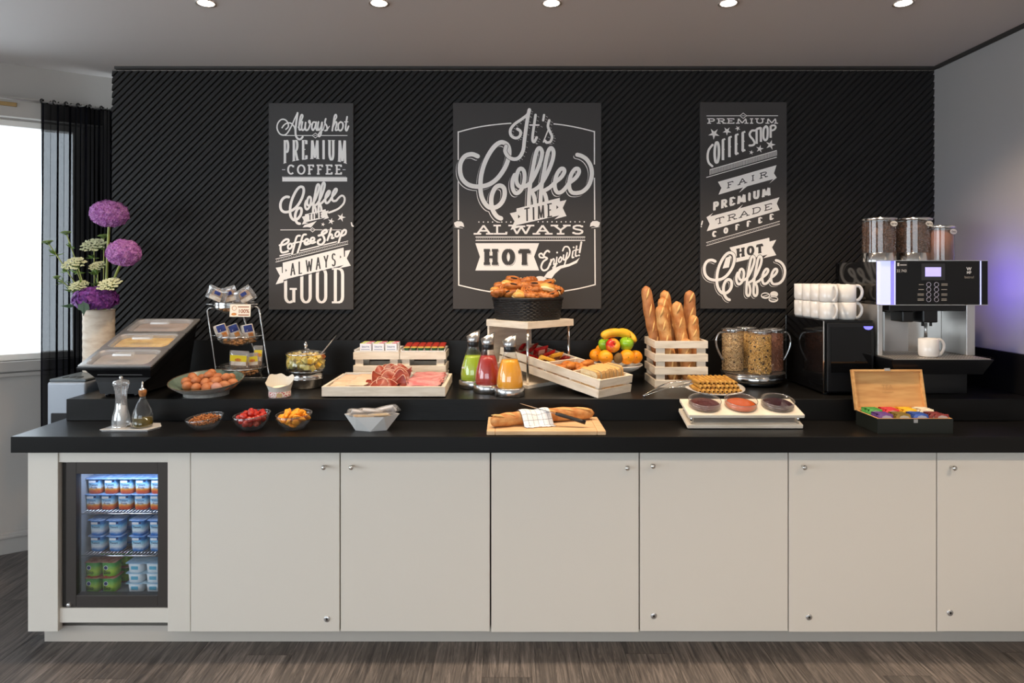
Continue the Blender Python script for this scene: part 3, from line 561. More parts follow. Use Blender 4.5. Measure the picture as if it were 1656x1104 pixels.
poly(w5, [h7(p) for p in ((82,720),(165,665),(130,708),(470,618),(548,555),(510,605),(1012,465),(978,545),(1015,628),(85,898),(122,805))], 5)
block(k6, 'TRADE', h7((192, 818)), (732/7.886, -205/7.886), (2/7.886, -80/7.886), 1.6, 6, th=1.3, serif=.2, gap=.28)
for i, c in enumerate('COFFEE'):
    x = 152+i*145.5; y = 978-i*43.5; block(w5, c, h7((x, y)), (62/7.886, -17/7.886), (1/7.886, -75/7.886), 3.2, 5, th=1.8, serif=.2)
seg(w5, h7((80, 1042)), h7((1018, 768)), .9, 5); seg(w5, h7((80, 1082)), h7((1018, 806)), .9, 5); dots(w5, h7((95, 1058)), h7((1005, 792)), 46, .5, 5)
curve(w5, [(30,770),(18,815)], 2.2, 5, h7); disc2(w5, h7((15, 838)), 1.1, 5)
wB = ink.mb(('w', .6)); kB = ink.mb(('k', .9))
poly(wB, [h8(p) for p in ((440,185),(1030,38),(1035,95),(1135,70),(1072,185),(1135,298),(940,345),(1005,290),(535,405),(500,300))], .6)
poly(wB, [h8(p) for p in ((385,340),(470,300),(430,480),(335,498))], .6)
block(kB, 'HOT', h8((540, 342)), (405/9.2, -82/9.2), (-4/9.2, -136/9.2), 4.6, .9, th=2.6, serif=.34, gap=.2)
fr_ = lambda p: (1132+225/9.2+.6115*(p[0]-280)/6.9, 380+390/9.2+.62*(p[1]-605)/6.9)
coffee(ink, fr_, 4.6, 4., [fr_(p) for p in E2END], 4.2, shadow=(-1.7, 1.9))
for c, rx, ry, fl in (((1100, 880), 60, 45, 2), ((972, 900), 68, 48, 1), ((1090, 955), 72, 46, 1)):
    cc = h8(c); lay = 6 if fl == 2 else 7; q = [(cc[0]+rx/9.2*math.cos(i*PI/12), cc[1]+ry/9.2*math.sin(i*PI/12)) for i in range(24)]
    poly(ink.mb(('k', lay-.3)), [(cc[0]+(p[0]-cc[0])*1.12, cc[1]+(p[1]-cc[1])*1.12) for p in q], lay-.3); poly(ink.mb(('w', lay)), q, lay)
    if fl == 1:
        s_ = -1 if c[0] < 1000 else .6
        poly(ink.mb(('k', 7.5)), [(cc[0]+(p[0]-cc[0])*.82, cc[1]-.6+(p[1]-cc[1])*.55) for p in q], 7.5)
        curve(ink.mb(('w', 8)), [(cc[0]-rx/9.2*.8, cc[1]-s_*2), (cc[0], cc[1]), (cc[0]+rx/9.2*.8, cc[1]+s_*2)], 1.1, 8)
finish(ink, e, {})
# ================================================================== COUNTER, CABINETS, FRIDGE
CT = .87; TT = .966; YF = 2.74; YT = 3.036; YD = 2.78
XL = (17-CX)*YF/F
wt = tag(MB().box(XL, RX-.001, YF, WALLY-.03, CT-.065, CT).build('worktop', M_black, bev=.002), 'long black worktop laid across the white cabinets', 'worktop')
XT = (107-CX)*YT/F
tier = tag(MB().box(XT, RX-.001, YT, WALLY-.03, CT, TT).build('raised_shelf', M_black, bev=.002), 'low black step running along the back of the worktop', 'shelf')
ZU = EYE-110*3.77/F
tag(MB().box(XT, RX-.022, WALLY-.03, WALLY-.007, CT, ZU).build('backsplash', M_black, bev=.001), 'plain black backsplash strip under the slatted wall', 'backsplash')
tag(MB().box(RX-.022, RX-.001, 2.76, WALLY-.03, TT, ZU).build('backsplash', M_black, bev=.001), 'short black backsplash strip along the right wall', 'backsplash')
def fx(px, Y=YD): return (px-CX)*Y/F
def fz(py, Y=YD): return EYE-(py-CY)*Y/F
ZB, ZTOP = fz(1021), CT-.066
M_kick = pm('plinth', rgb(196, 188, 178), .5)
tag(MB().box(fx(72, 2.83), RX-.001, 2.83, 3.7, 0, ZB-.001).build('plinth', M_kick), 'recessed pale plinth under the white cabinets', 'plinth')
M_dark = pm('cabinet_inside', (.02, .018, .016), .8)
doors = [(308.5, 549, (526, 753), (529, 1000)), (551, 792, (570, 753), None), (794.5, 1033, (1013, 754), None), (1035, 1274, (1054, 751), (1057, 995)), (1276, 1514, (1297, 753), (1308, 997)), (1516, 1757, (1537, 754), (1536, 990))]
def knob(px, py, par):
    p = W(px, py, YD); mb = MB(); mb.T = Matrix.Translation(p) @ Matrix.Rotation(PI/2, 4, 'X')
    mb.lathe([(.0045, -.002), (.0045, .016), (.009, .02), (.0105, .026), (.009, .031), (.001, .033)], 14); mb.build('knob', M_chrome, par)
def lock(px, py, par):
    p = W(px, py, YD); mb = MB(); mb.T = Matrix.Translation(p) @ Matrix.Rotation(PI/2, 4, 'X')
    mb.lathe([(.0125, -.001), (.0125, .003), (.010, .005), (.0001, .005)], 18); o = mb.build('lock', M_steel, par)
    MB_ = MB(); MB_.T = mb.T; MB_.box(-.0016, .0016, -.005, .005, .0046, .0056); MB_.disc(.0045, .0054, 12); MB_.build('keyhole', M_dark, par)
units = [([0, 1], 'double white cabinet beside the glass-door fridge'), ([2, 3], 'double white cabinet under the cutting board and jam stand'), ([4], 'single white cabinet below the milk cooler'), ([5], 'white cabinet at the far right edge, below the tea box')]
for ids, lab in units:
    x0, x1 = fx(doors[ids[0]][0]), min(fx(doors[ids[-1]][1]), RX-.004)
    e = empty('base_cabinet', ((x0+x1)/2, 3.2, ZB), lab, 'cabinet', 'white cabinets under the worktop'); e.location = (0, 0, 0)
    MB().box(x0-.001, x1+.001, YD+.02, 3.7, ZB, ZTOP).build('body', M_dark, e)
    for n_, i in enumerate(ids):
        a, b, kn, lk = doors[i]; dz = (0, .0008, -.002, .002, -.001, .001)[i]
        b_ = min(fx(b), RX-.006)
        dr = MB().box(fx(a), b_, YD, YD+.019, ZB+dz, ZTOP-.0015+(0, 0, -.004, 0, 0, -.003)[i]).build('door', M_door, e, bev=.0012)
        knob(*kn, dr)
        if lk: lock(*lk, dr)
# fridge surround: post, rails, post
e = empty('fridge_surround', (0, 0, 0), 'white panelled housing framing the glass-door fridge at the left end', 'cabinet', 'white cabinets under the worktop')
MB().box(fx(45), fx(93.5), YD, YD+.03, ZB-.0, ZTOP).build('post', M_door, e, bev=.0015)
MB().box(fx(271), fx(307.5), YD, YD+.03, ZB, ZTOP).build('post', M_door, e, bev=.0015)
MB().box(fx(93.6), fx(270.9), YD+.006, YD+.03, fz(748), ZTOP).build('top_rail', M_door, e, bev=.001)
MB().box(fx(93.6), fx(270.9), YD+.012, YD+.03, fz(1009), fz(985.5)).build('bottom_rail', M_door, e, bev=.001)
MB().box(fx(45), fx(45)+.02, YD+.03, 3.7, ZB, ZTOP).build('side_panel', M_door, e)
# glass-door fridge
fr = empty('display_fridge', (0, 0, 0), 'small under-counter fridge with dark framed glass door and yogurt pots inside', 'fridge')
FX0, FX1, FZ0, FZ1 = fx(103), fx(269.5), fz(984.5), fz(748.5); GX0, GX1, GZ0, GZ1 = fx(119.5), fx(252), fz(965), fz(768)
M_ff = pm('fridge_frame', rgb(66, 61, 58), .4, .2)
M_liner = pm('fridge_liner', rgb(150, 158, 165), .4)
Y0, Y1 = YD+.014, YD+.05
door = MB().box(FX0, GX0, Y0, Y1, FZ0, FZ1).box(GX1, FX1, Y0, Y1, FZ0, FZ1).box(GX0, GX1, Y0, Y1, FZ0, GZ0).box(GX0, GX1, Y0, Y1, GZ1, FZ1).build('door', M_ff, fr, bev=.002)
MB().box(GX0-.004, GX1+.004, Y0+.012, Y0+.016, GZ0-.004, GZ1+.004).build('pane', glass('fridge_glass', (.95, .96, .97), .08, k=.3, milk=.006), door)
mb = MB(); mb.T = Matrix.Translation((fx(108.5), Y0, fz(980))) @ Matrix.Rotation(PI/2, 4, 'X'); mb.lathe([(.009, 0), (.009, .006), (.006, .009), (.0001, .009)], 16); mb.build('lock', M_steel, door)
mb = MB(); xi0, xi1, yb, zi0, zi1 = GX0-.012, GX1+.03, 3.17, fz(962, 2.86), GZ1+.012
mb.box(xi0-.01, xi0, Y1, yb, zi0, zi1); mb.box(xi1, xi1+.01, Y1, yb, zi0, zi1); mb.box(xi0-.01, xi1+.01, yb, yb+.01, zi0, zi1); mb.box(xi0-.01, xi1+.01, Y1, yb, zi1, zi1+.01); mb.box(xi0-.01, xi1+.01, Y1, yb, zi0-.02, zi0)
mb.build('liner', M_liner, fr)
MB().box(fx(96), fx(102.5), YD+.02, 3.2, fz(985), fz(748)).build('gap_shade', M_dark, fr)  # near-black box painted as the shade in the gap beside the fridge
MB().box(xi0+.03, xi1-.03, Y1+.005, Y1+.03, zi1-.012, zi1-.002).build('interior_lamp', pm('fridge_led', (1, 1, 1), .4, emit=(.62, .72, 1), estr=6), fr)
area('fridge_lamp', ((xi0+xi1)/2, Y1+.018, zi1-.014), (math.radians(20), 0, 0), .3, .02, .5, (.66, .76, 1.0)).parent = fr
SH1, SH2 = fz(828, 2.85), fz(896, 2.85)
for z in (SH1, SH2):
    mb = MB(); mb.tube([(xi0, Y1+.012, z-.003), (xi1, Y1+.012, z-.003)], .003, 8); mb.tube([(xi0, yb-.02, z-.003), (xi1, yb-.02, z-.003)], .003, 6)
    for i in range(26): x = xi0+.008+i*(xi1-xi0-.016)/25; mb.tube([(x, Y1+.012, z-.0012), (x, yb-.02, z-.0012)], .0012, 5)
    mb.build('wire_shelf', M_chrome, fr)
def rsq(h, r, n=4, c=(0, 0)):                                      # rounded square outline
    q = []
    for k in range(4):
        for i in range(n+1): a = PI/2*k+PI/2*i/n; q.append((c[0]+(h-r)*(1 if k in (0, 3) else -1)+r*math.cos(a), c[1]+(h-r)*(1 if k in (0, 1) else -1)+r*math.sin(a)))
    return q
def pot(name, h, hw, body, lidm, label, cat, group, lines, tcol, extra=None):
    e = empty(name, (0, -50, 0), label, cat, group)
    mb = MB(); mb.loft([[(x, y, 0) for x, y in rsq(hw*.82, hw*.5)], [(x, y, h*.06) for x, y in rsq(hw*.9, hw*.5)], [(x, y, h*.88) for x, y in rsq(hw*.97, hw*.5)], [(x, y, h*.9) for x, y in rsq(hw*.88, hw*.45)], [(x, y, h*.965) for x, y in rsq(hw*.88, hw*.45)]]); mb.build('pot', body, e)
    mb = MB(); mb.prism(rsq(hw*1.14, hw*.3), h*.965, h, smooth=False); mb.build('lid', lidm, e, bev=.0006, seg=1)
    mb = MB()
    for t, sz, z, x in lines: words(t, sz, Matrix.Translation((x, -hw*.985, z*h)) @ FRONT.to_4x4(), mb, bold=.0002)
    if lines: mb.build('label_print', pm('print_'+str(tcol), tcol, .5), e)
    if extra: extra(e, h, hw)
    return e
wht, navy = rgb(235, 238, 240), rgb(28, 44, 100)
b_fruit = ramp_z('fruit_pot', [(0, rgb(190, 40, 24)), (.34, rgb(222, 96, 40)), (.5, rgb(230, 170, 70)), (.56, rgb(215, 220, 222)), (.75, rgb(150, 200, 225)), (.95, rgb(60, 140, 200))], .35, scale=1/.062, noise=.25)
b_plain = ramp_z('plain_pot', [(0, rgb(20, 90, 170)), (.2, rgb(40, 120, 195)), (.45, rgb(225, 232, 235)), (.75, rgb(120, 190, 220)), (.9, rgb(40, 120, 190))], .35, scale=1/.062, noise=.2)
b_bio = ramp_z('bio_pot', [(0, rgb(205, 45, 35)), (.16, rgb(205, 50, 40)), (.2, rgb(120, 185, 50)), (.55, rgb(170, 205, 60)), (.9, rgb(70, 155, 60))], .35, scale=1/.062, noise=.2)
b_wh = pm('white_pot', rgb(225, 232, 236), .35)
l_blue = pm('lid_blue', rgb(170, 195, 225), .3, var=(60, rgb(90, 140, 200)))
l_bio = pm('lid_bio', rgb(190, 150, 120), .35, var=(50, rgb(150, 70, 50)))
l_pale = pm('lid_pale', rgb(150, 190, 215), .3, var=(50, rgb(190, 215, 228)))
PH = .0665
def pic_fruit(e, h, hw): MB().box(-.02, .008, -hw*.99, -hw*.97, h*.72, h*.86).build('white_flash', pm('label_white', wht, .5), e); MB().box(.01, .019, -hw*.99, -hw*.97, h*.77, h*.89).build('blue_mark', pm('label_navy', navy, .4), e)
def pic_bio(e, h, hw):
    mb = MB(); mb.T = Matrix.Translation((-.008, -hw*.985, h*.62)) @ Matrix.Rotation(PI/2, 4, 'X'); mb.disc(.0095, 0, 18); mb.build('round_seal', MATS['label_white'], e)
    mb = MB(); mb.T = Matrix.Translation((-.008, -hw*.99, h*.62)) @ Matrix.Rotation(PI/2, 4, 'X'); mb.disc(.0075, 0.0002, 14); mb.build('seal_mark', MATS['label_navy'], e)
def pic_wh(e, h, hw): MB().box(-.014, .016, -hw*.99, -hw*.96, h*.35, h*.68).build('blue_print', pm('label_cyan', rgb(95, 175, 205), .4), e)
p_f = pot('yogurt_pot', PH, .0305, b_fruit, l_blue, '', 'yogurt', 'fruit yogurt pots on the top fridge shelf', [('Yaourt', .012, .6, .001), ('Fruits', .0115, .42, .002)], navy, pic_fruit)
p_p = pot('yogurt_pot', PH, .0305, b_plain, l_blue, '', 'yogurt', 'plain blue yogurt pots on the middle fridge shelf', [('Yaourt', .0125, .56, .0)], navy, pic_fruit)
p_b = pot('yogurt_pot', PH, .0315, b_bio, l_bio, '', 'yogurt', 'green yogurt pots on the fridge floor', [('Bio', .023, .33, -.003)], rgb(18, 20, 18), pic_bio)
p_w = pot('yogurt_pot', .0425, .034, b_wh, l_pale, '', 'yogurt', 'white yogurt pots on the fridge floor', [], navy, pic_wh)
YC = 2.875
def place(proto, n, X, Y, Z, lab, yaw=0):
    if n == 0: proto.location = (X, Y, Z); proto.rotation_euler = (0, 0, yaw); proto['label'] = lab
    else: copy_tree(proto, (X, Y, Z), (0, 0, yaw), lab)
n = 0
for lay, xs in ((0, (147.4, 172, 199.5, 226, 251)), (1, (151, 177, 202, 227.5, 252.5))):
    for i, px in enumerate(xs):
        place(p_f, n, fx(px, YC), YC+.031, SH1+lay*PH, f'fruit yogurt pot on the top fridge shelf, {"upper" if lay else "lower"} layer, {ori(i)} from the left'); n += 1
n = 0
for lay in (0, 1):
    for i, (px, dy) in enumerate(((155, 0), (184.5, 0), (204, .085), (221.5, 0), (251, 0), (172, .09), (236, .09))):
        nm = ['first front stack from the left', 'second front stack from the left', 'rear stack behind the wide gap', 'third front stack from the left', 'last front stack at the right', 'rear stack behind the left pots', 'rear stack behind the right pots'][i]
        place(p_p, n, fx(px, YC+dy), YC+.031+dy, SH2+lay*PH, f'plain blue yogurt pot on the middle shelf, {"upper" if lay else "lower"} layer, {nm}', -.06); n += 1
n = 0
for lay in (0, 1):
    for i, (px, dy) in enumerate(((147, 0), (174.5, 0), (194, .1), (170, .1))):
        nm = ['at the left front', 'beside the white pots', 'half hidden in the gap behind', 'behind the left front pots'][i]
        place(p_b, n, fx(px, YC+dy), YC+.031+dy, zi0+lay*PH, f'green Bio yogurt pot on the fridge floor, {"upper" if lay else "lower"} layer, {nm}', -.04); n += 1
n = 0
for lay in (0, 1, 2):
    for i, px in enumerate((217.6, 247)):
        place(p_w, n, fx(px, YC), YC+.034, zi0+lay*.0425, f'white yogurt pot on the fridge floor, {["bottom", "middle", "top"][lay]} of the {["left", "right"][i]} stack', -.05); n += 1
# grey appliance standing behind the left end, and the vase on it
ax0, ax1, ay0, ay1, az = -2.185, -2.003, 3.25, 3.63, 1.02
ap = empty('floor_appliance', ((ax0+ax1)/2, (ay0+ay1)/2, 0), 'silver grey upright appliance with button panel behind the counter end', 'appliance'); ap.location = (0, 0, 0)
MB().box(ax0, ax1, ay0, ay1, 0, az-.014).build('housing', pm('silver_plastic', rgb(165, 172, 182), .35, .2), ap, bev=.01, seg=3)
MB().box(ax0+.004, ax1-.002, ay0+.008, ay1-.01, az-.014, az).build('control_panel', pm('grey_panel', rgb(96, 104, 108), .35), ap, bev=.006)
for i in range(3):
    mb = MB(); mb.T = Matrix.Translation((ax0+.045+i*.035, ay0+.07, az)) @ Matrix.Diagonal((1, 1.5, 1, 1)); mb.cyl(.013, 0, .003, 18); mb.build('button', pm('button_grey', rgb(70, 76, 80), .3), ap)
MB().box(ax0+.02, ax1-.02, ay0-.004, ay0+.01, .68, .86).build('air_outlet', M_plastic, ap, bev=.004)
# ================================================================== FLOWERS
VX, VY = W(160, 500, 3.53).x, 3.53
v = empty('vase', (VX, VY, az), 'tall cream ceramic cylinder vase standing behind the food pans', 'vase'); v.rotation_euler = (0, 0, 0)
vz = W(0, 500, VY).z-az; vr = .0755
mb = MB(); prof = [(.001, 0), (vr*.96, 0)]+[(vr*(.97+.012*math.sin(i*1.9)), vz*i/26) for i in range(1, 26)]+[(vr, vz), (vr-.008, vz), (vr-.01, vz*.4), (.001, vz*.4)]
mb.lathe(prof, 36); mb.build('body', pm('cream_ceramic', rgb(226, 210, 190), .55, var=(18, rgb(205, 182, 158), (.4, .75)), bump=(40, .4, .003), stretch=(1, 1, 3)), v)
M_stem = pm('flower_stem', rgb(150, 160, 80), .5); M_green = pm('leaf_green', rgb(95, 125, 50), .5); M_lgreen = pm('pale_floret', rgb(222, 222, 178), .6); M_dgreen = pm('dark_leaf', rgb(40, 70, 35), .45)
M_al = pm('allium_lilac', rgb(170, 96, 176), .6, var=(60, rgb(208, 146, 206))); M_hy = pm('hydrangea_purple', rgb(92, 36, 112), .55, var=(40, rgb(130, 62, 150)))
def dirs(n):
    for i in range(n): z = 1-2*(i+.5)/n; a = i*2.39996; r = math.sqrt(1-z*z); yield Vector((r*math.cos(a), r*math.sin(a), z))
def floret(mb, p, nrm_, r, petals=6, bend=.25, wide=.55):
    t = nrm_.orthogonal().normalized(); b = nrm_.cross(t); o = R.random()*6
    for k in range(petals):
        a = o+2*PI*k/petals; dd = t*math.cos(a)+b*math.sin(a); e_ = nrm_.cross(dd)
        mb.add([p, p+dd*r*.6+e_*r*wide*.5+nrm_*r*bend, p+dd*r+nrm_*r*bend*.6, p+dd*r*.6-e_*r*wide*.5+nrm_*r*bend], [(0, 1, 2, 3)])
def flower(name, px, py, Y, rx, rz, base, kind, label, mid=None, zmin=-1):
    c = W(px, py, Y); e = empty(name, (0, 0, 0), label, 'flower', 'cut flowers in the cream vase')
    mb = MB(); b0 = Vector((VX+base[0], VY+base[1], az+vz*.42)); q0 = Vector((c.x-VX, c.y-VY)); q0 = q0*min(1, .052/max(q0.length, .001)); m_ = Vector((VX+q0.x*.9, VY+q0.y*.9, az+vz+.004)); b0.x, b0.y = VX+q0.x*.3, VY+q0.y*.3; mb.tube(smooth_path([b0, m_, m_*.5+c*.5+Vector((0, 0, .012)), c-Vector((0, 0, rz*.3))], 8), .0065 if kind != 'umbel' else .0028, 8); mb.build('stem', M_stem, e)
    mb = MB()
    if kind == 'allium':
        for q in dirs(420): floret(mb, c+Vector((q.x*rx, q.y*rx, q.z*rz))*(.86+.12*R.random()), (q+Vector((R.uniform(-.5, .5), R.uniform(-.5, .5), R.uniform(-.5, .5)))).normalized(), .0135, 6, .4, .42)
        mb.ell(c, (rx*.66, rx*.66, rz*.66), 14, 10); o = mb.build('flower_head', M_al, e)
    elif kind == 'hydrangea':
        for q in dirs(300):
            if q.z < zmin: continue
            floret(mb, c+Vector((q.x*rx, q.y*rx, q.z*rz))*(.84+.16*R.random()), (q+Vector((R.uniform(-.4, .4), R.uniform(-.4, .4), R.uniform(-.2, .5)))).normalized(), .021, 4, .18, 1.)
        mb.ell(c, (rx*.8, rx*.8, rz*.8), 14, 10); mb.build('flower_head', M_hy, e)
        mb = MB()
        for dx, a in ((.004, -.3),): 
            q = c+Vector((dx, -rx*.95, -rz*.62)); mb.add([q+Vector((x, -.006-.01*abs(x)*20*0, z)) for x, z in ((0, .028), (-.026, .012), (-.03, -.014), (-.012, -.02), (0, -.045), (.012, -.02), (.03, -.012), (.024, .014))], [(0, 1, 2, 3, 4, 5, 6, 7)])
            mb.add([q+Vector((x, -.008, z)) for x, z in ((0, .028), (-.002, -.045), (.002, -.045))], [(0, 1, 2)])
        q = c+Vector((-rx*.8, -.02, -rz*.6)); mb.build('leaf', M_dgreen, e); mb = MB(); mb.add([q, q+Vector((-.03, -.01, .008)), q+Vector((-.07, -.02, -.002)), q+Vector((-.03, -.012, -.012))], [(0, 1, 2, 3)]); mb.build('leaf', M_dgreen, e)
    else:                                                           # flat lacy umbel
        gm = MB(); rt = Matrix.Rotation(.65 if rx > .035 else .2, 3, 'X'); c00 = c.copy()
        for i in range(34):
            a = i*2.39996; rr = rx*math.sqrt((i+.5)/34); tip = c+rt @ Vector((rr*math.cos(a), rr*math.sin(a)*.9, rz*(1-(rr/rx)**2)+R.uniform(-.002, .002)))
            gm.tube([c-rt @ Vector((0, 0, rx*.6)), tip], .0008, 4)
            for k in range(9): q = tip+Vector((R.uniform(-1, 1), R.uniform(-1, 1), R.uniform(-.3, .4)))*rx*.14; floret(mb, q, rt @ Vector((R.uniform(-.4, .4), R.uniform(-.7, .1), 1)).normalized(), rx*.09, 5, .2, .8)
        mb.build('flower_head', M_lgreen if rx > .035 else pm('green_floret', rgb(140, 164, 84), .6), e); gm.build('rays', M_green, e)
        lm = MB()
        for s_ in (.25, .55, .8):
            p = m_*(1-s_)+c*s_
            for k in range(9): dd = Vector((R.uniform(-1, 1), R.uniform(-1, .3), R.uniform(-.1, .9))).normalized(); L_ = R.uniform(.02, .05); lm.add([p, p+dd*L_*.5+Vector((.003, 0, .003)), p+dd*L_, p+dd*L_*.5-Vector((.003, 0, .003))], [(0, 1, 2, 3)])
        lm.build('leaf', M_green, e)
flower('allium_flower', 177, 345.5, 3.50, .0885, .066, (.02, -.01), 'allium', 'tall lilac ball-shaped allium, higher of the two')
flower('allium_flower', 200, 408.5, 3.46, .0785, .066, (.035, -.02), 'allium', 'lilac ball-shaped allium lower and to the right')
flower('hydrangea_flower', 154.5, 483, 3.46, .103, .055, (-.01, -.03), 'hydrangea', 'deep purple hydrangea head resting on the vase rim', zmin=-.75)
for i, (px, py, Y, rx, rz, lab, b) in enumerate(((121, 427, 3.44, .055, .022, 'cream lace flower head below the black curtain, drooping left', (-.03, -.02)), (152, 397, 3.56, .062, .02, 'wide cream lace flower head beside the tall allium stem', (-.01, .01)), (178, 460, 3.42, .055, .018, 'pale lace flower just above the purple hydrangea', (.03, .0)), (107, 376, 3.55, .024, .006, 'small green umbel, highest at the left in front of the curtain', (-.04, 0)), (77, 391, 3.5, .026, .006, 'small green umbel reaching furthest left past the curtain', (-.04, -.01)), (168, 381, 3.58, .026, .006, 'small green umbel close under the top allium', (0, .02)), (92, 448, 3.47, .018, .006, 'tiny green umbel low at the left beside the vase', (-.05, -.01)), (158, 430, 3.5, .04, .012, 'fine green umbel between the two lace flowers', (0, 0)), (128, 462, 3.46, .045, .014, 'feathery green umbel directly over the hydrangea left side', (-.02, -.01)))):
    flower('lace_flower', px, py, Y, rx, rz, b, 'umbel', lab)
# ================================================================== TILTED THREE-PAN FOOD DISPLAY
ang = math.atan2(.179, .5); px0, px1 = -1.917, -1.586; pcx = (px0+px1)/2; LW = px1-px0; LL = .531; pz = 1.11; py_ = 3.05
fd = empty('pan_display_base', (pcx, 3.3, TT), 'sloping black stand holding three steel food pans', 'food stand'); fd.location = (0, 0, 0)
Tm = Matrix.Translation((pcx, py_, pz)) @ Matrix.Rotation(ang, 4, 'X')
def tp(x, y, z): return Tm @ Vector((x, y, z))
mb = MB(); hw = LW/2
ringA = [tp(-hw+.012, .01, -.012), tp(hw-.012, .01, -.012), tp(hw-.012, LL-.01, -.012), tp(-hw+.012, LL-.01, -.012)]
ringB = [tp(-hw+.045, .035, -.075), tp(hw-.03, .035, -.075), tp(hw-.03, LL-.02, -.075), tp(-hw+.045, LL-.02, -.075)]
ringC = [(px0+.06, 3.10, 1.03), (px1-.06, 3.10, 1.03), (px1-.05, 3.56, 1.10), (px0+.06, 3.56, 1.10)]
ringD = [(px0+.075, 3.10, TT+.012), (px1-.075, 3.10, TT+.012), (px1-.06, 3.54, TT+.012), (px0+.075, 3.54, TT+.012)]
mb.loft([ringD, ringC, ringB, ringA], smooth=False, cap=False); mb.add(ringD, [(3, 2, 1, 0)]); mb.build('base', M_plastic, fd)
mb = MB(); mb.T = Tm; mb.box(-hw, hw, -.005, .012, -.02, -.004); mb.box(-hw, -hw+.012, .012, LL, -.02, -.004); mb.box(hw-.012, hw, .012, LL, -.02, -.004); mb.box(-hw, hw, LL-.012, LL, -.02, -.004); mb.build('rim', M_plastic, fd, bev=.003)
for x in (px0+.1, px1-.1):
    for y in (3.12, 3.5): MB().cyl(.012, TT, TT+.013, 12, (x, y)).build('foot', M_plastic, fd)
M_lid = glass('lid_plastic', (.96, .95, .95), .25, .15, k=.12, milk=.12)
PN = [('front steel food pan under a clear lid with grey filling', pm('food_grey', rgb(168, 158, 150), .6, bump=(50, .6, .006))), ('middle steel food pan under a clear lid with yellow filling', pm('food_yellow', rgb(232, 196, 105), .6, var=(30, rgb(210, 165, 70)), bump=(60, .8, .008))), ('rear steel food pan under a clear lid with brownish filling', pm('food_brown', rgb(166, 146, 134), .6, bump=(50, .6, .006)))]
def rrect(hx, hy, r, n=5, c=(0, 0)):
    q = []
    for k in range(4):
        for i in range(n+1):
            a = PI/2*k+PI/2*i/n; q.append((c[0]+(hx-r)*(1 if k in (0, 3) else -1)+r*math.cos(a), c[1]+(hy-r)*(1 if k in (0, 1) else -1)+r*math.sin(a)))
    return q
for i, (lab, fm) in enumerate(PN):
    L3 = LL/3; e = empty('food_pan', tp(0, L3*(i+.5), 0), lab, 'food pan', 'steel pans in the sloping stand', rot=(ang, 0, 0)); hy = L3/2-.002
    o_ = rrect(hw, hy, .006); a_ = rrect(hw-.03, hy-.018, .03); b_ = rrect(hw-.038, hy-.026, .03)
    mb = MB(); mb.loft([[(x, y, -.006) for x, y in o_], [(x, y, 0) for x, y in o_], [(x, y, .002) for x, y in rrect(hw-.022, hy-.012, .03)], [(x, y, -.004) for x, y in a_], [(x, y, -.06) for x, y in b_]], cap=False, smooth=False)
    o2 = len(mb.v)-len(b_); mb.f.append(tuple(o2+k for k in range(len(b_)))); mb.s.append(False); mb.build('pan', M_steel, e)
    mb = MB(); mb.loft([[(x, y, .003) for x, y in rrect(hw-.02, hy-.011, .03)], [(x, y, .012) for x, y in rrect(hw-.04, hy-.026, .03)], [(x, y, .013) for x, y in rrect(.02, .01, .005)]], cap=False, smooth=False); mb.build('lid', M_lid, e)
    mb = MB(); mb.loft([[(x, y, .0135) for x, y in rrect(.05, .014, .008)], [(x, y, .0215) for x, y in rrect(.044, .010, .006)]], smooth=False); mb.build('lid_grip', glass('lid_grip', (.9, .9, .9), .6, .15, k=.2, milk=.25), e)
    mb = MB(); q = rrect(hw-.036, hy-.023, .03); mb.add([(x, y, -.016) for x, y in q], [tuple(range(len(q)))]); f_ = mb.build('pan_filling', fm); f_.location = e.location; f_.rotation_euler = e.rotation_euler; tag(f_, ['greyish food filling the front pan', 'pale yellow food filling the middle pan', 'brownish food filling the rear pan'][i], 'food', kind='stuff')
# ================================================================== WIRE STAND WITH THREE BOWLS
ws = empty('bowl_stand', (0, 0, 0), 'chrome wire stand carrying three glass bowls of packaged snacks', 'stand')
LT, RT = W(335, 498, 3.5), W(419, 496, 3.5); LB, RB = W(352, 622, 3.42), W(437, 622, 3.42); LB.z = RB.z = TT+.004
BW = [(378.5, 488, 3.50, .102, 'top'), (384.7, 539, 3.45, .106, 'middle'), (391.6, 590, 3.40, .108, 'bottom')]
mb = MB()
for a, b, s_ in ((LT, LB, 1), (RT, RB, -1)):
    tb = W(BW[0][0], BW[0][1], BW[0][2]); inn = Vector((tb.x-s_*.104, tb.y, a.z)); mb.tube([inn, a+Vector((s_*.012, 0, 0)), a+Vector((0, 0, -.012))]+[a*(1-t)+b*t for t in (.2, .5, .8, 1)], .0042, 8)
bl, br = LB+Vector((.02, .2, 0)), RB+Vector((.02, .2, 0)); mb.tube([LB, bl, br, RB], .0042, 8)
mb.tube([(bl+br)/2, Vector(((LT.x+RT.x)/2, 3.6, LT.z))], .0042, 8); mb.tube([Vector(((LT.x+RT.x)/2, 3.6, LT.z)), Vector(((LT.x+RT.x)/2, 3.595, LT.z))], .004, 8)
mb.build('frame', M_chrome, ws)
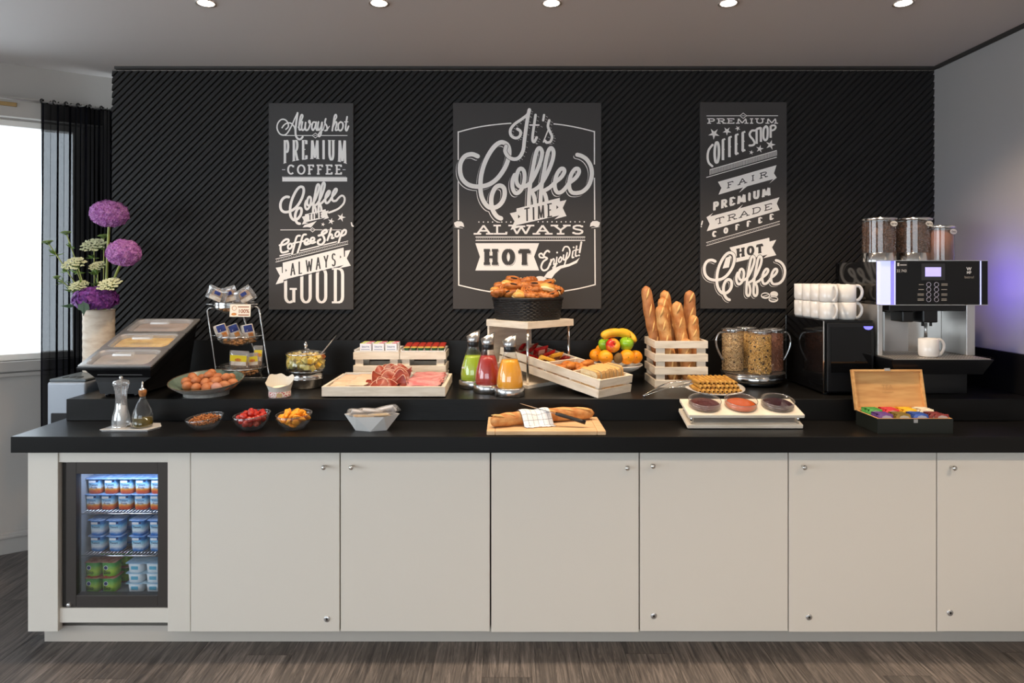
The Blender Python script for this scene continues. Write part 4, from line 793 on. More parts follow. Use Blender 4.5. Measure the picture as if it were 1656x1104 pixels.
for px, py, Y, r, nm in BW:
    c = W(px, py, Y); mb = MB()
    mb.tube([c+Vector((r*math.cos(a*PI/16), r*math.sin(a*PI/16), -.012)) for a in range(32)], .0035, 6, closed=True)
    t = (c.z-LB.z)/(LT.z-LB.z); l_ = LB*(1-t)+LT*t; r_ = RB*(1-t)+RT*t
    mb.tube([Vector((c.x-r, c.y, c.z-.012)), Vector((l_.x, l_.y, c.z-.012))], .003, 6); mb.tube([Vector((c.x+r, c.y, c.z-.012)), Vector((r_.x, r_.y, c.z-.012))], .003, 6)
    mb.build('ring', M_chrome, ws)
    e = empty('snack_bowl', c-Vector((0, 0, .062)), f'clear glass bowl on the {nm} level of the wire stand', 'bowl', 'bowls on the wire stand')
    mb = MB(); mb.lathe([(.001, 0), (r*.45, .001), (r*.8, .018), (r*.94, .04), (r*.985, .066), (r*.96, .066), (r*.91, .04), (r*.77, .02), (r*.43, .004), (.001, .003)], 36); mb.build('bowl', M_glass, e)
    if nm == 'top':
        mb = MB(); mb.lathe([(r*.99, .035), (r*1.0, .06)], 36); mb.build('metal_band', M_chrome, e)
M_kraft = pm('biscuit', rgb(196, 150, 98), .7, var=(60, rgb(160, 112, 66)))
M_blue = pm('wrapper_blue', rgb(36, 46, 104), .35, var=(40, rgb(60, 76, 140)))
M_wrapw = pm('wrapper_white', rgb(220, 214, 204), .35, var=(40, rgb(190, 170, 150)))
M_wy = pm('wrapper_yellow', rgb(222, 200, 40), .35); M_worange = pm('wrapper_orange', rgb(214, 140, 50), .4, var=(60, rgb(180, 100, 40))); M_nutmix = pm('nut_mix', rgb(190, 140, 85), .6, var=(120, rgb(120, 75, 40)), bump=(150, .8, .004))
def pillow(mb, w_, h_, t_, M, nx=8, ny=8, crimp=.0):
    fr_, bk = [], []
    for j in range(ny+1):
        for i in range(nx+1):
            u, v_ = i/nx*2-1, j/ny*2-1; k = max(0, (1-u**4)*(1-v_**4))**.7; wob = .0012*math.sin(u*11+v_*7)
            fr_.append(M @ Vector((u*w_/2*(1-.04*abs(v_)**3), -t_/2*k-wob*k, v_*h_/2))); bk.append(M @ Vector((u*w_/2*(1-.04*abs(v_)**3), t_/2*k, v_*h_/2)))
    mb.add(fr_, [(j*(nx+1)+i, j*(nx+1)+i+1, (j+1)*(nx+1)+i+1, (j+1)*(nx+1)+i) for j in range(ny) for i in range(nx)], True)
    mb.add(bk, [(j*(nx+1)+i, (j+1)*(nx+1)+i, (j+1)*(nx+1)+i+1, j*(nx+1)+i+1) for j in range(ny) for i in range(nx)], True); return mb
def Rm(yaw=0, pitch=0, roll=0): return (Matrix.Rotation(yaw, 4, 'Z') @ Matrix.Rotation(pitch, 4, 'X') @ Matrix.Rotation(roll, 4, 'Y'))
def packet(px, py, Y, w_, h_, t_, rot, label, mats, kind):
    e = empty('snack_packet', W(px, py, Y), label, 'packet', 'packaged snacks on the wire stand'); e.rotation_euler = rot
    if kind == 'cello':
        mb = MB(); pillow(mb, w_, h_, t_, Matrix.Identity(4)); mb.build('film', M_cello, e)
        mb = MB(); mb.T = Matrix.Rotation(PI/2, 4, 'X'); mb.cyl(min(w_, h_)*.36, -.006, .006, 20); mb.build('biscuit', M_kraft, e)
        MB().box(-.013, .017, -.0095, -.0085, .002, .02).build('blue_label', M_blue, e); MB().box(-.03, .03, -.0095, -.0086, -.03, -.008).build('white_label', M_wrapw, e)
    elif kind == 'blue':
        mb = MB(); pillow(mb, w_, h_, t_, Matrix.Identity(4)); mb.build('wrapper', M_wrapw, e)
        MB().box(-w_*.22, w_*.44, -t_*.55, -t_*.4, 0, h_*.46).build('blue_print', M_blue, e); MB().box(-w_*.0, w_*.38, -t_*.56, -t_*.4, -h_*.38, -h_*.08).build('picture', M_worange, e)
    else:
        mb = MB(); pillow(mb, w_, h_, t_, Matrix.Identity(4)); mb.build('film', M_cello, e)
        mb = MB(); pillow(mb, w_*.86, h_*.45, t_*.7, Matrix.Translation((0, 0, -h_*.24))); mb.build('nuts', M_nutmix, e)
        MB().box(-w_*.4, w_*.42, -t_*.56, -t_*.5, .0, h_*.3).build('yellow_label', M_wy, e); MB().box(-w_*.36, w_*.4, -t_*.57, -t_*.5, -h_*.2, -.001).build('white_label', M_wrapw, e)
        mb = MB(); mb.T = Matrix.Translation((0, -t_*.58, h_*.08)) @ Matrix.Rotation(PI/2, 4, 'X') @ Matrix.Diagonal((1.6, .8, 1, 1)); mb.disc(h_*.1, 0, 16); mb.build('picture', M_worange, e)
packet(351, 476, 3.50, .105, .075, .016, (.25, .45, .1), 'cellophane pack of tan biscuits leaning left in the top bowl', None, 'cello')
packet(372, 477, 3.53, .085, .09, .016, (.2, -.25, -.1), 'cellophane biscuit pack in the middle of the top bowl', None, 'cello')
packet(396, 478, 3.49, .1, .08, .016, (.25, -.55, 0), 'cellophane biscuit pack leaning right in the top bowl', None, 'cello')
for i, (px, r_) in enumerate(((357, -.3), (377, -.35), (400, -.18))): packet(px+1, 536, 3.40+.02*i, .062, .075, .014, (.2, r_, .1), ['blue and white packet leaning at the left of the middle bowl', 'blue and white packet in the centre of the middle bowl', 'blue and white packet at the right of the middle bowl'][i], None, 'blue')
packet(387, 583, 3.35, .098, .1, .03, (.1, .06, 0), 'clear bag of nuts with yellow label in the bottom bowl', None, 'nut')
packet(409, 584, 3.40, .06, .085, .025, (.05, -.1, .2), 'small bag of orange snacks at the right of the bottom bowl', None, 'nut')
packet(417, 576, 3.44, .045, .11, .02, (0, .05, .3), 'slim upright yellow bag at the back of the bottom bowl', None, 'nut')
for k, (px, py, Y, lab) in enumerate(((380, 494, 3.50, 'brown crumbly snacks at the bottom of the top bowl'), (386, 548, 3.45, 'brown snacks showing through the middle bowl'), (392, 598, 3.40, 'dark snack mix showing through the bottom bowl'))):
    mb = MB(); 
    for i in range(70): a = R.random()*6.28; rr = .075*math.sqrt(R.random()); mb.ell((rr*math.cos(a), rr*math.sin(a), R.uniform(-.012, .012)+rr*rr*2.5), (R.uniform(.007, .014), R.uniform(.006, .012), .006), 6, 4)
    o = mb.build('snack_mix', M_nutmix, loc=W(px, py, Y)-Vector((0, 0, .018))); tag(o, lab, 'snacks', kind='stuff')
cd = empty('sign_card', W(388.5, 502, 3.385), 'small cream card with brown lettering clipped to the top bowl', 'card'); cd.rotation_euler = (-.12, 0, -.03)
MB().box(-.052, .052, -.001, .001, -.031, .031).build('card', pm('card_cream', rgb(236, 226, 208), .6), cd)
mb = MB(); Mt = FRONT.to_4x4(); words('100%', .026, Matrix.Translation((.018, -.0014, -.004)) @ Mt, mb, .0006); 
for x0, x1, z in ((-.012, .044, .018), (-.008, .046, -.022)): 
    mb.box(x0, x1, -.0016, -.0012, z-.0025, z+.0025)
mb.build('lettering', pm('card_brown', rgb(150, 86, 52), .6), cd)
mb = MB(); mb.tube([(-.03+.011*math.cos(a*PI/8), -.0014, .012+.011*math.sin(a*PI/8)) for a in range(16)], .0012, 5, closed=True); mb.T = Matrix.Translation((-.03, -.0014, -.018)) @ Matrix.Rotation(PI/2, 4, 'X') @ Matrix.Diagonal((1.5, .7, 1, 1)); mb.disc(.009, 0, 16); mb.build('emblem', M_worange, cd)
# ================================================================== LEFT PART OF THE COUNTER
# egg bowl
BX, BY = (334-CX)*3.15/F, 3.15
e = empty('egg_bowl', (BX, BY, TT), 'wide grey-green stoneware bowl full of brown eggs', 'bowl')
sh = (0, .15)
mb = MB(); mb.lathe([(.098, 0), (.1, .018), (.12, .026), (.15, .052), (.163, .067)], 48, shear=sh); mb.build('outer', pm('stone_grey', rgb(176, 174, 168), .45, var=(60, rgb(150, 148, 142))), e)
mb = MB(); mb.lathe([(.001, .016), (.09, .018), (.118, .03), (.148, .056), (.1605, .068)], 48, shear=(0, .155)); mb.build('inner', pm('glaze_green', rgb(112, 130, 118), .25, var=(30, rgb(92, 112, 102)), coat=.4), e)
mb = MB(); mb.tube([(.162*math.cos(a*PI/24), .162*math.sin(a*PI/24), .068+.162*math.sin(a*PI/24)*.152) for a in range(48)], .0022, 6, closed=True); mb.build('rim', pm('rim_brown', rgb(96, 80, 66), .4), e)
M_eggA = pm('egg_shell', rgb(192, 124, 80), .5, var=(30, rgb(174, 102, 60))); M_eggP = pm('egg_shell_pink', rgb(188, 134, 116), .5)
egm = MB(); egm.ell((0, 0, 0), (.0215, .0215, .027), 18, 12, fn=lambda q: 1-.10*q.z*(1 if q.z > 0 else .3))
proto = None
for i, (x, y, yy) in enumerate(((380,185,3.17),(430,240,3.12),(285,250,3.14),(300,315,3.085),(435,338,3.065),(570,265,3.12),(585,338,3.065),(635,155,3.19),(745,245,3.12),(735,332,3.065),(882,190,3.16),(865,305,3.085),(965,275,3.12),(515,205,3.2),(752,185,3.2),(665,125,3.235),(950,195,3.21),(660,320,3.10),(400,290,3.15),(680,250,3.16))):
    p = W(270+x/9.2, 590+y/9.2, yy)
    lab = 'brown egg in the grey-green bowl, '+['upper left of the pile', 'upper left, in front of the highest left egg', 'at the left edge', 'front row, first from the left', 'front row, second from the left', 'centre of the pile', 'front row, third from the left', 'top of the pile, centre', 'right of centre, second row', '', 'upper right, large', 'front row, last on the right', 'at the right edge', 'behind the centre egg', 'behind the egg right of centre', 'rearmost, behind the top egg', 'rear right, half hidden', 'hidden low beside the pinkish egg', 'hidden low at the left', 'hidden low at the centre'][i]
    if i == 9: lab = 'single pinkish egg at the front of the egg pile'
    if proto is None: proto = egm.build('egg', M_eggA); o = proto; o.location = p
    else: o = proto.copy(); COL.objects.link(o); o.location = p
    if i == 9: o.data = o.data.copy(); o.data.materials[0] = M_eggP
    o.rotation_euler = (R.uniform(.6, 2.2), R.uniform(-.8, .8), R.uniform(0, 6)); tag(o, lab, 'egg', 'eggs in the stoneware bowl')
# salt tray, grinder, oil bottle
e = tag(MB().prism([(-1.672, 2.826), (-1.482, 2.826), (-1.462, 2.885), (-1.495, 2.94), (-1.66, 2.94)], CT, CT+.010, [(-1.68, 2.818), (-1.476, 2.818), (-1.454, 2.885), (-1.49, 2.948), (-1.668, 2.948)]).build('condiment_tray', M_porc, bev=.002), 'small white angular dish under the salt mill and oil bottle', 'tray')
TZ = CT+.0105
M_solid = glass('solid_acrylic', (.93, .94, .95), .5, .03, k=.9, milk=.12)
g = empty('salt_mill', W(196, 690, 2.868), 'tall clear acrylic salt mill with silver knob', 'salt mill'); g.location.z = TZ
mb = MB(); mb.lathe([(.001, 0), (.034, 0), (.036, .02), (.034, .045), (.025, .075), (.021, .11), (.0235, .15), (.027, .162), (.027, .165)], 28); mb.build('body', M_solid, g)
mb = MB(); mb.lathe([(.001, .003), (.0165, .003), (.0165, .088), (.001, .09)], 20); mb.build('salt', pm('salt', rgb(236, 234, 232), .8, bump=(300, .6, .002)), g)
mb = MB(); mb.lathe([(.026, .166), (.03, .175), (.033, .184), (.029, .193), (.012, .198), (.001, .199)], 28); mb.build('head', M_solid, g)
mb = MB(); mb.lathe([(.003, .03), (.003, .2), (.006, .2), (.0085, .206), (.006, .212), (.001, .214)], 14); mb.build('spindle', M_chrome, g)
mb = MB(); mb.lathe([(.0265, .1645), (.0275, .1655), (.0275, .167)], 24); mb.lathe([(.034, 0), (.0365, .004), (.034, .008)], 24); mb.build('band', M_chrome, g)
g = empty('oil_bottle', W(230.5, 690, 2.872), 'glass oil bottle with cork and steel pourer', 'bottle'); g.location.z = TZ
pf = [(.001, 0), (.039, 0), (.0415, .006), (.0415, .045), (.036, .07), (.022, .098), (.0135, .116), (.012, .136), (.014, .14)]
mb = MB(); mb.lathe(pf, 28); mb.build('glass_body', M_glass, g)
mb = MB(); mb.lathe([(.001, .003), (.0385, .003), (.0395, .008), (.0395, .042), (.001, .0425)], 28); mb.build('oil', pm('olive_oil', (.12, .085, .004), .05, coat=.8, var=(8, (.05, .036, .004))), g)
mb = MB(); mb.lathe([(.0115, .128), (.0155, .14), (.0155, .153), (.0115, .156), (.001, .156)], 18); mb.build('cork', pm('cork', rgb(168, 112, 62), .8, var=(90, rgb(130, 82, 44))), g)
mb = MB(); mb.lathe([(.013, .156), (.013, .159), (.0055, .161), (.004, .172), (.0028, .19), (.001, .19)], 14); mb.build('pourer', M_chrome, g)
# three small glass bowls
def gbowl(px, py, Y, r, h, shear, label):
    e = empty('glass_bowl', W(px, py, Y), label, 'bowl', 'small glass bowls on the worktop'); e.location.z = CT
    mb = MB(); mb.lathe([(.001, .003), (r*.5, .001), (r*.56, .004), (r*.82, h*.42), (r*.97, h*.8), (r, h), (r*.97, h), (r*.93, h*.8), (r*.78, h*.44), (r*.5, .006), (.001, .006)], 40, shear=shear); mb.build('bowl', M_glass, e)
    mb = MB(); mb.tube([((r-.001)*math.cos(a*PI/20), (r-.001)*math.sin(a*PI/20), h+(r*math.cos(a*PI/20)*shear[0]+r*math.sin(a*PI/20)*shear[1])) for a in range(40)], .0016, 6, closed=True); mb.build('rim', glass('glass_rim', (.8, .82, .84), 1.1, .05), e); return e
n1 = gbowl(331, 690, 2.88, .0755, .05, (.10, .06), 'small clear glass bowl of chopped nuts'); n2 = gbowl(407, 690, 2.875, .0755, .062, (.08, .07), 'small clear glass bowl of cherry tomatoes'); n3 = gbowl(475.5, 690, 2.875, .0745, .064, (.04, .07), 'small clear glass bowl of dried apricots')
mb = MB()
for i in range(330):
    a = R.random()*6.283; rr = .062*math.sqrt(R.random()); z = .02+.024*R.random()+max(0, .016*(1-(rr/.06)**2)); x, y = rr*math.cos(a), rr*math.sin(a)
    lim = .008+.04*(rr/.068)**2
    mb.ell((x, y, max(z, lim)+.07*x+.05*y), (R.uniform(.003, .0065), R.uniform(.003, .005), R.uniform(.002, .004)), 6, 4, Matrix.Rotation(R.random()*6, 3, 'Z'))
o = mb.build('chopped_nuts', pm('nut_brown', rgb(196, 126, 66), .6, var=(90, rgb(150, 84, 40))), loc=n1.location); tag(o, 'heap of chopped brown nuts in the left glass bowl', 'nuts', kind='stuff')
def heap(n, r, rad, h, dome, shear, squash=1., tries=6000):
    pts = []
    for _ in range(tries):
        a = R.random()*6.283; rr = rad*math.sqrt(R.random()); x, y = rr*math.cos(a), rr*math.sin(a); zl = r*.9+.004+.030*(rr/rad)**2; zh = h+dome*(1-(rr/rad)**2)
        z = R.uniform(zl, max(zl, zh)); 
        if all((x-p[0])**2+(y-p[1])**2+((z-p[2])/squash)**2 > (1.55*r)**2 for p in pts): pts.append((x, y, z))
        if len(pts) >= n: break
    return [(x, y, z+(x*shear[0]+y*shear[1])*min(1, z/h)) for x, y, z in pts]
tm = MB(); tm.ell((0, 0, 0), (.0125, .0125, .0135), 14, 10); tom = tm.build('cherry_tomato', pm('tomato', rgb(168, 24, 16), .18, coat=.5, var=(25, rgb(196, 54, 30))))
for i, p in enumerate(heap(44, .0125, .056, .055, .022, (.08, .07))):
    o = tom if i == 0 else tom.copy()
    if i: COL.objects.link(o)
    o.location = n2.location+Vector(p); o.rotation_euler = (R.random(), R.random(), R.random()*6); tag(o, 'shiny red cherry tomato in the middle glass bowl', 'tomato', 'cherry tomatoes in the glass bowl')
am = MB(); am.ell((0, 0, 0), (.018, .015, .0075), 14, 8, fn=lambda q: 1+.12*math.sin(q.x*5+q.y*3)*math.cos(q.y*6)); apr = am.build('dried_apricot', pm('apricot', rgb(238, 146, 22), .45, var=(40, rgb(250, 176, 50)), bump=(90, .4, .002)))
for i, p in enumerate(heap(34, .0135, .055, .056, .022, (.04, .07), .8)):
    o = apr if i == 0 else apr.copy()
    if i: COL.objects.link(o)
    o.location = n3.location+Vector(p); o.rotation_euler = (R.uniform(.2, 1.3), R.uniform(-.7, .7), R.random()*6); tag(o, 'orange dried apricot in the right glass bowl', 'apricot', 'dried apricots in the glass bowl')
# cheese in paper
e = empty('soft_cheese', W(452.5, 640, 3.10), 'round white cheese in opened paper with red checked band', 'cheese'); e.location.z = TT
mb = MB(); mb.lathe([(.001, 0), (.047, 0), (.049, .004), (.049, .026), (.046, .028)], 32); mb.build('carton_band', None or pm('red_check', rgb(196, 70, 66), .6, var=(160, rgb(235, 220, 210), (.42, .5))), e)
MB().box(.002, .024, -.0505, -.0455, .004, .022).build('band_label', pm('tan_label', rgb(196, 162, 110), .6), e)
mb = MB(); mb.lathe([(.044, .02), (.044, .036), (.036, .041), (.001, .042)], 28, shear=(0, .12)); mb.build('cheese', pm('cheese_white', rgb(244, 238, 222), .6, bump=(60, .3, .002)), e)
mb = MB(); ring0, ring1, ring2 = [], [], []
for i in range(36):
    a = 2*PI*i/36; up = .5+.5*math.sin(a); j = .5+.3*math.sin(3*a+.6)+.2*math.sin(7*a+2)
    ring0.append((.047*math.cos(a), .047*math.sin(a), .026)); ring1.append((.055*math.cos(a)*(1+.04*j), .055*math.sin(a), .040+.022*up+.008*j)); ring2.append((.061*math.cos(a)*(1+.07*j), .058*math.sin(a)*(1+.05*j), .046+.058*up**.8*(.62+.38*j)+.004*j))
mb.loft([ring0, ring1, ring2], cap=False, smooth=False); mb.build('paper', pm('cheese_paper', rgb(214, 208, 196), .7), e)
# fruit salad jar
e = empty('fruit_jar', ((494.5-CX)*3.36/F, 3.36, TT), 'round glass jar of fruit salad on a polished steel cooler base', 'jar'); FJ = e.location
mb = MB(); mb.lathe([(.001, 0), (.076, 0), (.083, .004), (.083, .040), (.0855, .043), (.0855, .047), (.082, .05), (.082, .078), (.086, .081), (.084, .083)], 44); mb.build('cooler_base', M_chrome, e)
mb = MB(); mb.lathe([(.001, .080), (.089, .081), (.0935, .088), (.0935, .164), (.0905, .164), (.0905, .09), (.001, .084)], 44); mb.build('jar', M_glass, e)
mb = MB(); mb.lathe([(.096, .163), (.096, .167), (.088, .170), (.05, .178), (.02, .183), (.001, .184)], 44); mb.build('lid', glass('jar_lid', (.93, .94, .95), .5, .05), e)
mb = MB(); mb.lathe([(.0955, .163), (.0975, .165), (.0955, .168)], 44); mb.build('lid_ring', M_chrome, e)
mb = MB(); mb.lathe([(.02, .183), (.014, .187), (.006, .191), (.006, .197), (.009, .203), (.0095, .209), (.006, .217), (.0015, .224)], 18); mb.build('lid_knob', M_chrome, e)
sp = empty('serving_spoon', (FJ.x, FJ.y, TT), 'steel serving spoon leaning out of the fruit jar', 'spoon'); sp.location = (0, 0, 0)
mb = MB(); mb.tube([Vector((FJ.x+.02, FJ.y, TT+.10)), W(520, 571, 3.36), W(544, 542, 3.4)], .0032, 8); mb.build('handle', M_chrome, sp)
mb = MB(); mb.ell((FJ.x+.005, FJ.y, TT+.098), (.028, .02, .01), 14, 8); mb.build('spoon_bowl', M_chrome, sp)
fm_ = [pm('fruit_yellow', rgb(236, 204, 80), .3, var=(40, rgb(236, 208, 110))), pm('fruit_pale', rgb(226, 214, 124), .3, var=(40, rgb(226, 216, 150))), pm('fruit_gold', rgb(240, 190, 30), .3), pm('fruit_orange', rgb(216, 120, 44), .35)]
ch = []
for k, m_ in enumerate(fm_):
    mb = MB(); mb.add([(-.015, -.012, -.012), (.015, -.010, -.012), (.012, .012, -.010), (-.012, .012, -.012), (-.012, -.010, .012), (.008, -.012, .013), (.012, .009, .010), (-.009, .011, .012)], [(3, 2, 1, 0), (4, 5, 6, 7), (0, 1, 5, 4), (1, 2, 6, 5), (2, 3, 7, 6), (3, 0, 4, 7)]); c_ = mb.build('fruit_chunk', m_, bev=.003); ch.append(c_)
names = ['chunk of yellow pineapple in the fruit jar', 'pale green melon chunk in the fruit jar', 'golden mango chunk in the fruit jar', 'orange fruit chunk in the fruit jar']
pts = []; tries = 0
while len(pts) < 62 and tries < 9000:
    tries += 1; a = R.random()*6.283; rr = .076 if R.random() < .75 else .05*math.sqrt(R.random()); z = R.uniform(.096, .156); p = (rr*math.cos(a), rr*math.sin(a), z)
    if all((p[0]-q[0])**2+(p[1]-q[1])**2+(p[2]-q[2])**2 > .0205**2 for q in pts): pts.append(p)
for i, p in enumerate(pts):
    k = i if i < 4 else R.choice((0, 0, 0, 0, 1, 1, 2, 2, 3)); o = ch[k] if i < 4 else ch[k].copy()
    if i >= 4: COL.objects.link(o)
    o.location = FJ+Vector(p); o.rotation_euler = (R.random()*6, R.random()*6, R.random()*6); o.scale = (1.05, 1.05, 1.05); tag(o, names[k], 'fruit', 'fruit chunks in the jar')
# faceted white bowl with packs
FB = W(601.5, 690, 2.876); FB.z = CT
rim_ = [(.116*math.cos(a), .078*math.sin(a), .064+.0*math.cos(a)) for a in [PI*k/3+.04 for k in range(6)]]; base_ = [(.075*math.cos(a), .05*math.sin(a), 0) for a in [PI*k/3+PI/6+.04 for k in range(6)]]
fb = empty('faceted_bowl', FB, 'white faceted porcelain bowl holding wrapped packs', 'bowl')
mb = MB(); mb.add(rim_+base_, [(k, (k+1) % 6, 6+k) for k in range(6)]+[((k+1) % 6, 6+(k+1) % 6, 6+k) for k in range(6)]+[(11, 10, 9, 8, 7, 6)])
inn = [(x*.95, y*.95, z-.001) for x, y, z in rim_]; inb = [(x*.9, y*.9, .006) for x, y, z in base_]
mb.add(inn+inb, [((k+1) % 6, k, 6+k) for k in range(6)]+[(6+(k+1) % 6, (k+1) % 6, 6+k) for k in range(6)]+[(6, 7, 8, 9, 10, 11)]); mb.add(rim_+inn, [((k+1) % 6, k, 6+k, 6+(k+1) % 6) for k in range(6)]); mb.build('bowl', M_porc, fb)
M_rusk = pm('rusk', rgb(226, 196, 140), .7, var=(70, rgb(204, 160, 96)))
for i, (x, y, z, rot, lab) in enumerate(((-.03, -.02, .056, (1.25, .05, .15), 'wrapped pack lying at the left of the faceted bowl'), (.035, -.015, .060, (1.2, -.08, -.1), 'wrapped pack lying at the right of the faceted bowl'), (.0, .02, .068, (1.0, .1, .1), 'wrapped pack on top at the back of the faceted bowl'), (.055, .018, .076, (.9, -.25, -.2), 'wrapped pack sticking up at the right rear of the faceted bowl'), (-.05, .022, .062, (1.0, .2, .3), 'wrapped pack at the left rear of the faceted bowl'))):
    e = empty('wrapped_pack', FB+Vector((x, y, z)), lab, 'packet', 'wrapped packs in the faceted bowl', rot)
    mb = MB(); pillow(mb, .12, .06, .02, Matrix.Identity(4)); mb.build('film', M_cello, e); MB().box(-.042, .042, -.005, .005, -.02, .02).build('contents', M_rusk if i < 2 else pm('napkin_white', rgb(232, 232, 234), .7), e, bev=.003); MB().box(-.03, .035, -.0093, -.0088, -.012, .008).build('print', pm('pack_grey_print', rgb(200, 200, 206), .5), e)
# ================================================================== MEAT TRAY
Yf = 3.067; tx0, tx1 = (520-CX)*Yf/F, (720-CX)*Yf/F; TD = .40
e = empty('meat_tray', ((tx0+tx1)/2, Yf+TD/2, TT), 'low white wooden tray holding three pans of cold cuts', 'tray'); hx = (tx1-tx0)/2; hyd = TD/2
MB().box(-hx, hx, -hyd, -hyd+.014, .006, .05).build('front_board', M_crate, e, bev=.001); MB().box(-hx, hx, hyd-.014, hyd, .006, .05).build('rear_board', M_crate, e, bev=.001)
for s_ in (-1, 1): MB().box(min(s_*hx, s_*(hx-.014)), max(s_*hx, s_*(hx-.014)), -hyd+.014, hyd-.014, .006, .05).build('side_board', M_crate, e, bev=.001)
MB().box(-hx+.014, hx-.014, -hyd+.014, hyd-.014, .008, .016).build('bottom_board', M_crate, e)
for x in (-hx+.03, hx-.03):
    for y in (-hyd+.03, hyd-.03): MB().cyl(.012, 0, .008, 12, (x, y)).build('foot', M_plastic, e)
TRX, TRY = (tx0+tx1)/2, Yf+TD/2
tilt = .07
pans = []
for i in range(3):
    pw_ = (2*hx-.034)/3; cx_ = TRX-hx+.017+pw_*(i+.5); p = empty('porcelain_pan', (cx_, TRY, TT+.034), ['white pan of pale sliced cheese at the left of the wooden tray', 'white pan of dark cured ham in the middle of the wooden tray', 'white pan of pink cooked ham at the right of the wooden tray'][i], 'pan', 'white pans in the wooden tray', (tilt, 0, 0)); pans.append(p)
    a_, b_ = pw_/2-.001, hyd-.017; mb = MB(); mb.box(-a_, a_, -b_, b_, -.004, 0); mb.box(-a_, -a_+.008, -b_, b_, 0, .012); mb.box(a_-.008, a_, -b_, b_, 0, .012); mb.box(-a_+.008, a_-.008, -b_, -b_+.01, 0, .012); mb.box(-a_+.008, a_-.008, b_-.01, b_, 0, .012); mb.build('pan', M_porc, p, bev=.002)
def slice_(name, pos, w_, l_, mat, label, cat, group, rot=(0, 0, 0), wave=.003, th=.0022, fold=0., nx=10, ny=8):
    mb = MB(); top, bot = [], []; ph = R.random()*6
    for j in range(ny+1):
        for i in range(nx+1):
            u, v_ = i/nx-.5, j/ny-.5; z = wave*math.sin(u*9+ph)*math.cos(v_*7+ph)+fold*(abs(v_)*2)**2*l_
            x, y = u*w_, v_*l_*(1-fold*.5); x += .04*w_*math.sin(v_*8+ph)
            top.append((x, y, z+th)); bot.append((x, y, z))
    f = [(j*(nx+1)+i, j*(nx+1)+i+1, (j+1)*(nx+1)+i+1, (j+1)*(nx+1)+i) for j in range(ny) for i in range(nx)]
    mb.add(top, f, True); mb.add(bot, [q[::-1] for q in f], True)
    ed = [j*(nx+1) for j in range(ny+1)]; bd = list(range(nx+1))+[(j+1)*(nx+1)-1 for j in range(1, ny+1)]+[ny*(nx+1)+i for i in range(nx-1, -1, -1)]+ed[-2:0:-1]
    n_ = (nx+1)*(ny+1); o_ = len(mb.v)-2*n_
    for k in range(len(bd)): a, b = bd[k], bd[(k+1) % len(bd)]; mb.f.append((o_+a, o_+n_+a, o_+n_+b, o_+b)); mb.s.append(False)
    o = mb.build(name, mat, loc=pos); o.rotation_euler = rot; return tag(o, label, cat, group)
M_chs = pm('pale_cheese', rgb(232, 194, 164), .5, var=(8, rgb(240, 214, 188))); M_cur = pm('cured_ham', rgb(128, 44, 32), .35, var=(26, rgb(168, 80, 60), (.4, .7)), sss=.1); M_ham = pm('cooked_ham', rgb(204, 116, 120), .4, var=(20, rgb(232, 168, 166)), sss=.1)
P0, P1, P2 = [p.location for p in pans]
def on(P, x, y, z=0): return Vector((P.x+x, P.y+y*math.cos(tilt), P.z+y*math.sin(tilt)+z))
for i in range(12):
    r_, c_ = divmod(i, 2); slice_('cheese_slice', on(P0, -.038+c_*.076+R.uniform(-.004, .004), .105-r_*.043, .006+r_*.0028+c_*.003), .086, .10, M_chs, f'pale cheese slice in the {["left", "right"][c_]} stack, {ori(r_)} from the back', 'cheese slice', 'cheese slices in the left pan', (tilt-.03, 0, R.uniform(-.06, .06)), .0012)
M_fat = pm('ham_fat', rgb(236, 196, 170), .4)
HP = [(-.035, -.13), (.025, -.135), (.05, -.105), (-.05, -.09), (-.005, -.095), (.04, -.06), (-.04, -.045), (.005, -.04), (-.02, .0), (.045, -.01), (.02, .035), (-.045, .045), (.055, .05), (.0, .075), (-.025, .115), (.045, .105)]
for i, (x, y) in enumerate(HP):
    mb = MB(); rim = []; nr, na = 5, 26; ph = R.random()*6; rad = R.uniform(.038, .046); rows = []
    def hz(r_, a_): return .013*(r_/rad)**2*math.cos(2*(a_-ph))+.006*(r_/rad)*math.sin(3*a_+ph)+.010*(r_/rad)*math.sin(a_)
    for k in range(1, nr+1): rr_k = rad*k/nr; rows.append([(rr_k*math.cos(2*PI*m/na)*1.15, rr_k*math.sin(2*PI*m/na)*(1+.1*math.sin(2*PI*m/na*3+ph)), hz(rr_k, 2*PI*m/na)) for m in range(na)])
    e = empty('cured_ham_slice', on(P1, x, y, .016+.0012*i+(.009 if 4 < i < 14 else 0)), f'ruffled dark cured ham slice in the middle pan, {["left", "right"][x > 0]} half, {ori(i//2)} pair from the front' , 'ham slice', 'cured ham slices in the middle pan', (tilt+R.uniform(.15, .5), R.uniform(-.25, .25), R.uniform(-.6, .6)))
    mb.loft(rows, cap=False); c0 = len(mb.v); mb.add([(0, 0, 0)]+rows[0], [(0, 1+m, 1+(m+1) % na) for m in range(na)], True); mb.build('meat', M_cur, e)
    mb = MB(); mb.tube([Vector(q) for q in rows[-1][3:22]], .0014, 5); mb.build('fat_edge', M_fat, e)
for i in range(9): slice_('ham_slice', on(P2, R.uniform(-.004, .004), .115-i*.028, .012+.0016*i), .15, .085, M_ham, f'pink cooked ham slice in the right pan, {ori(i)} from the back', 'ham slice', 'pink ham slices in the right pan', (tilt+.12, 0, R.uniform(-.05, .05)), .0028, .003)
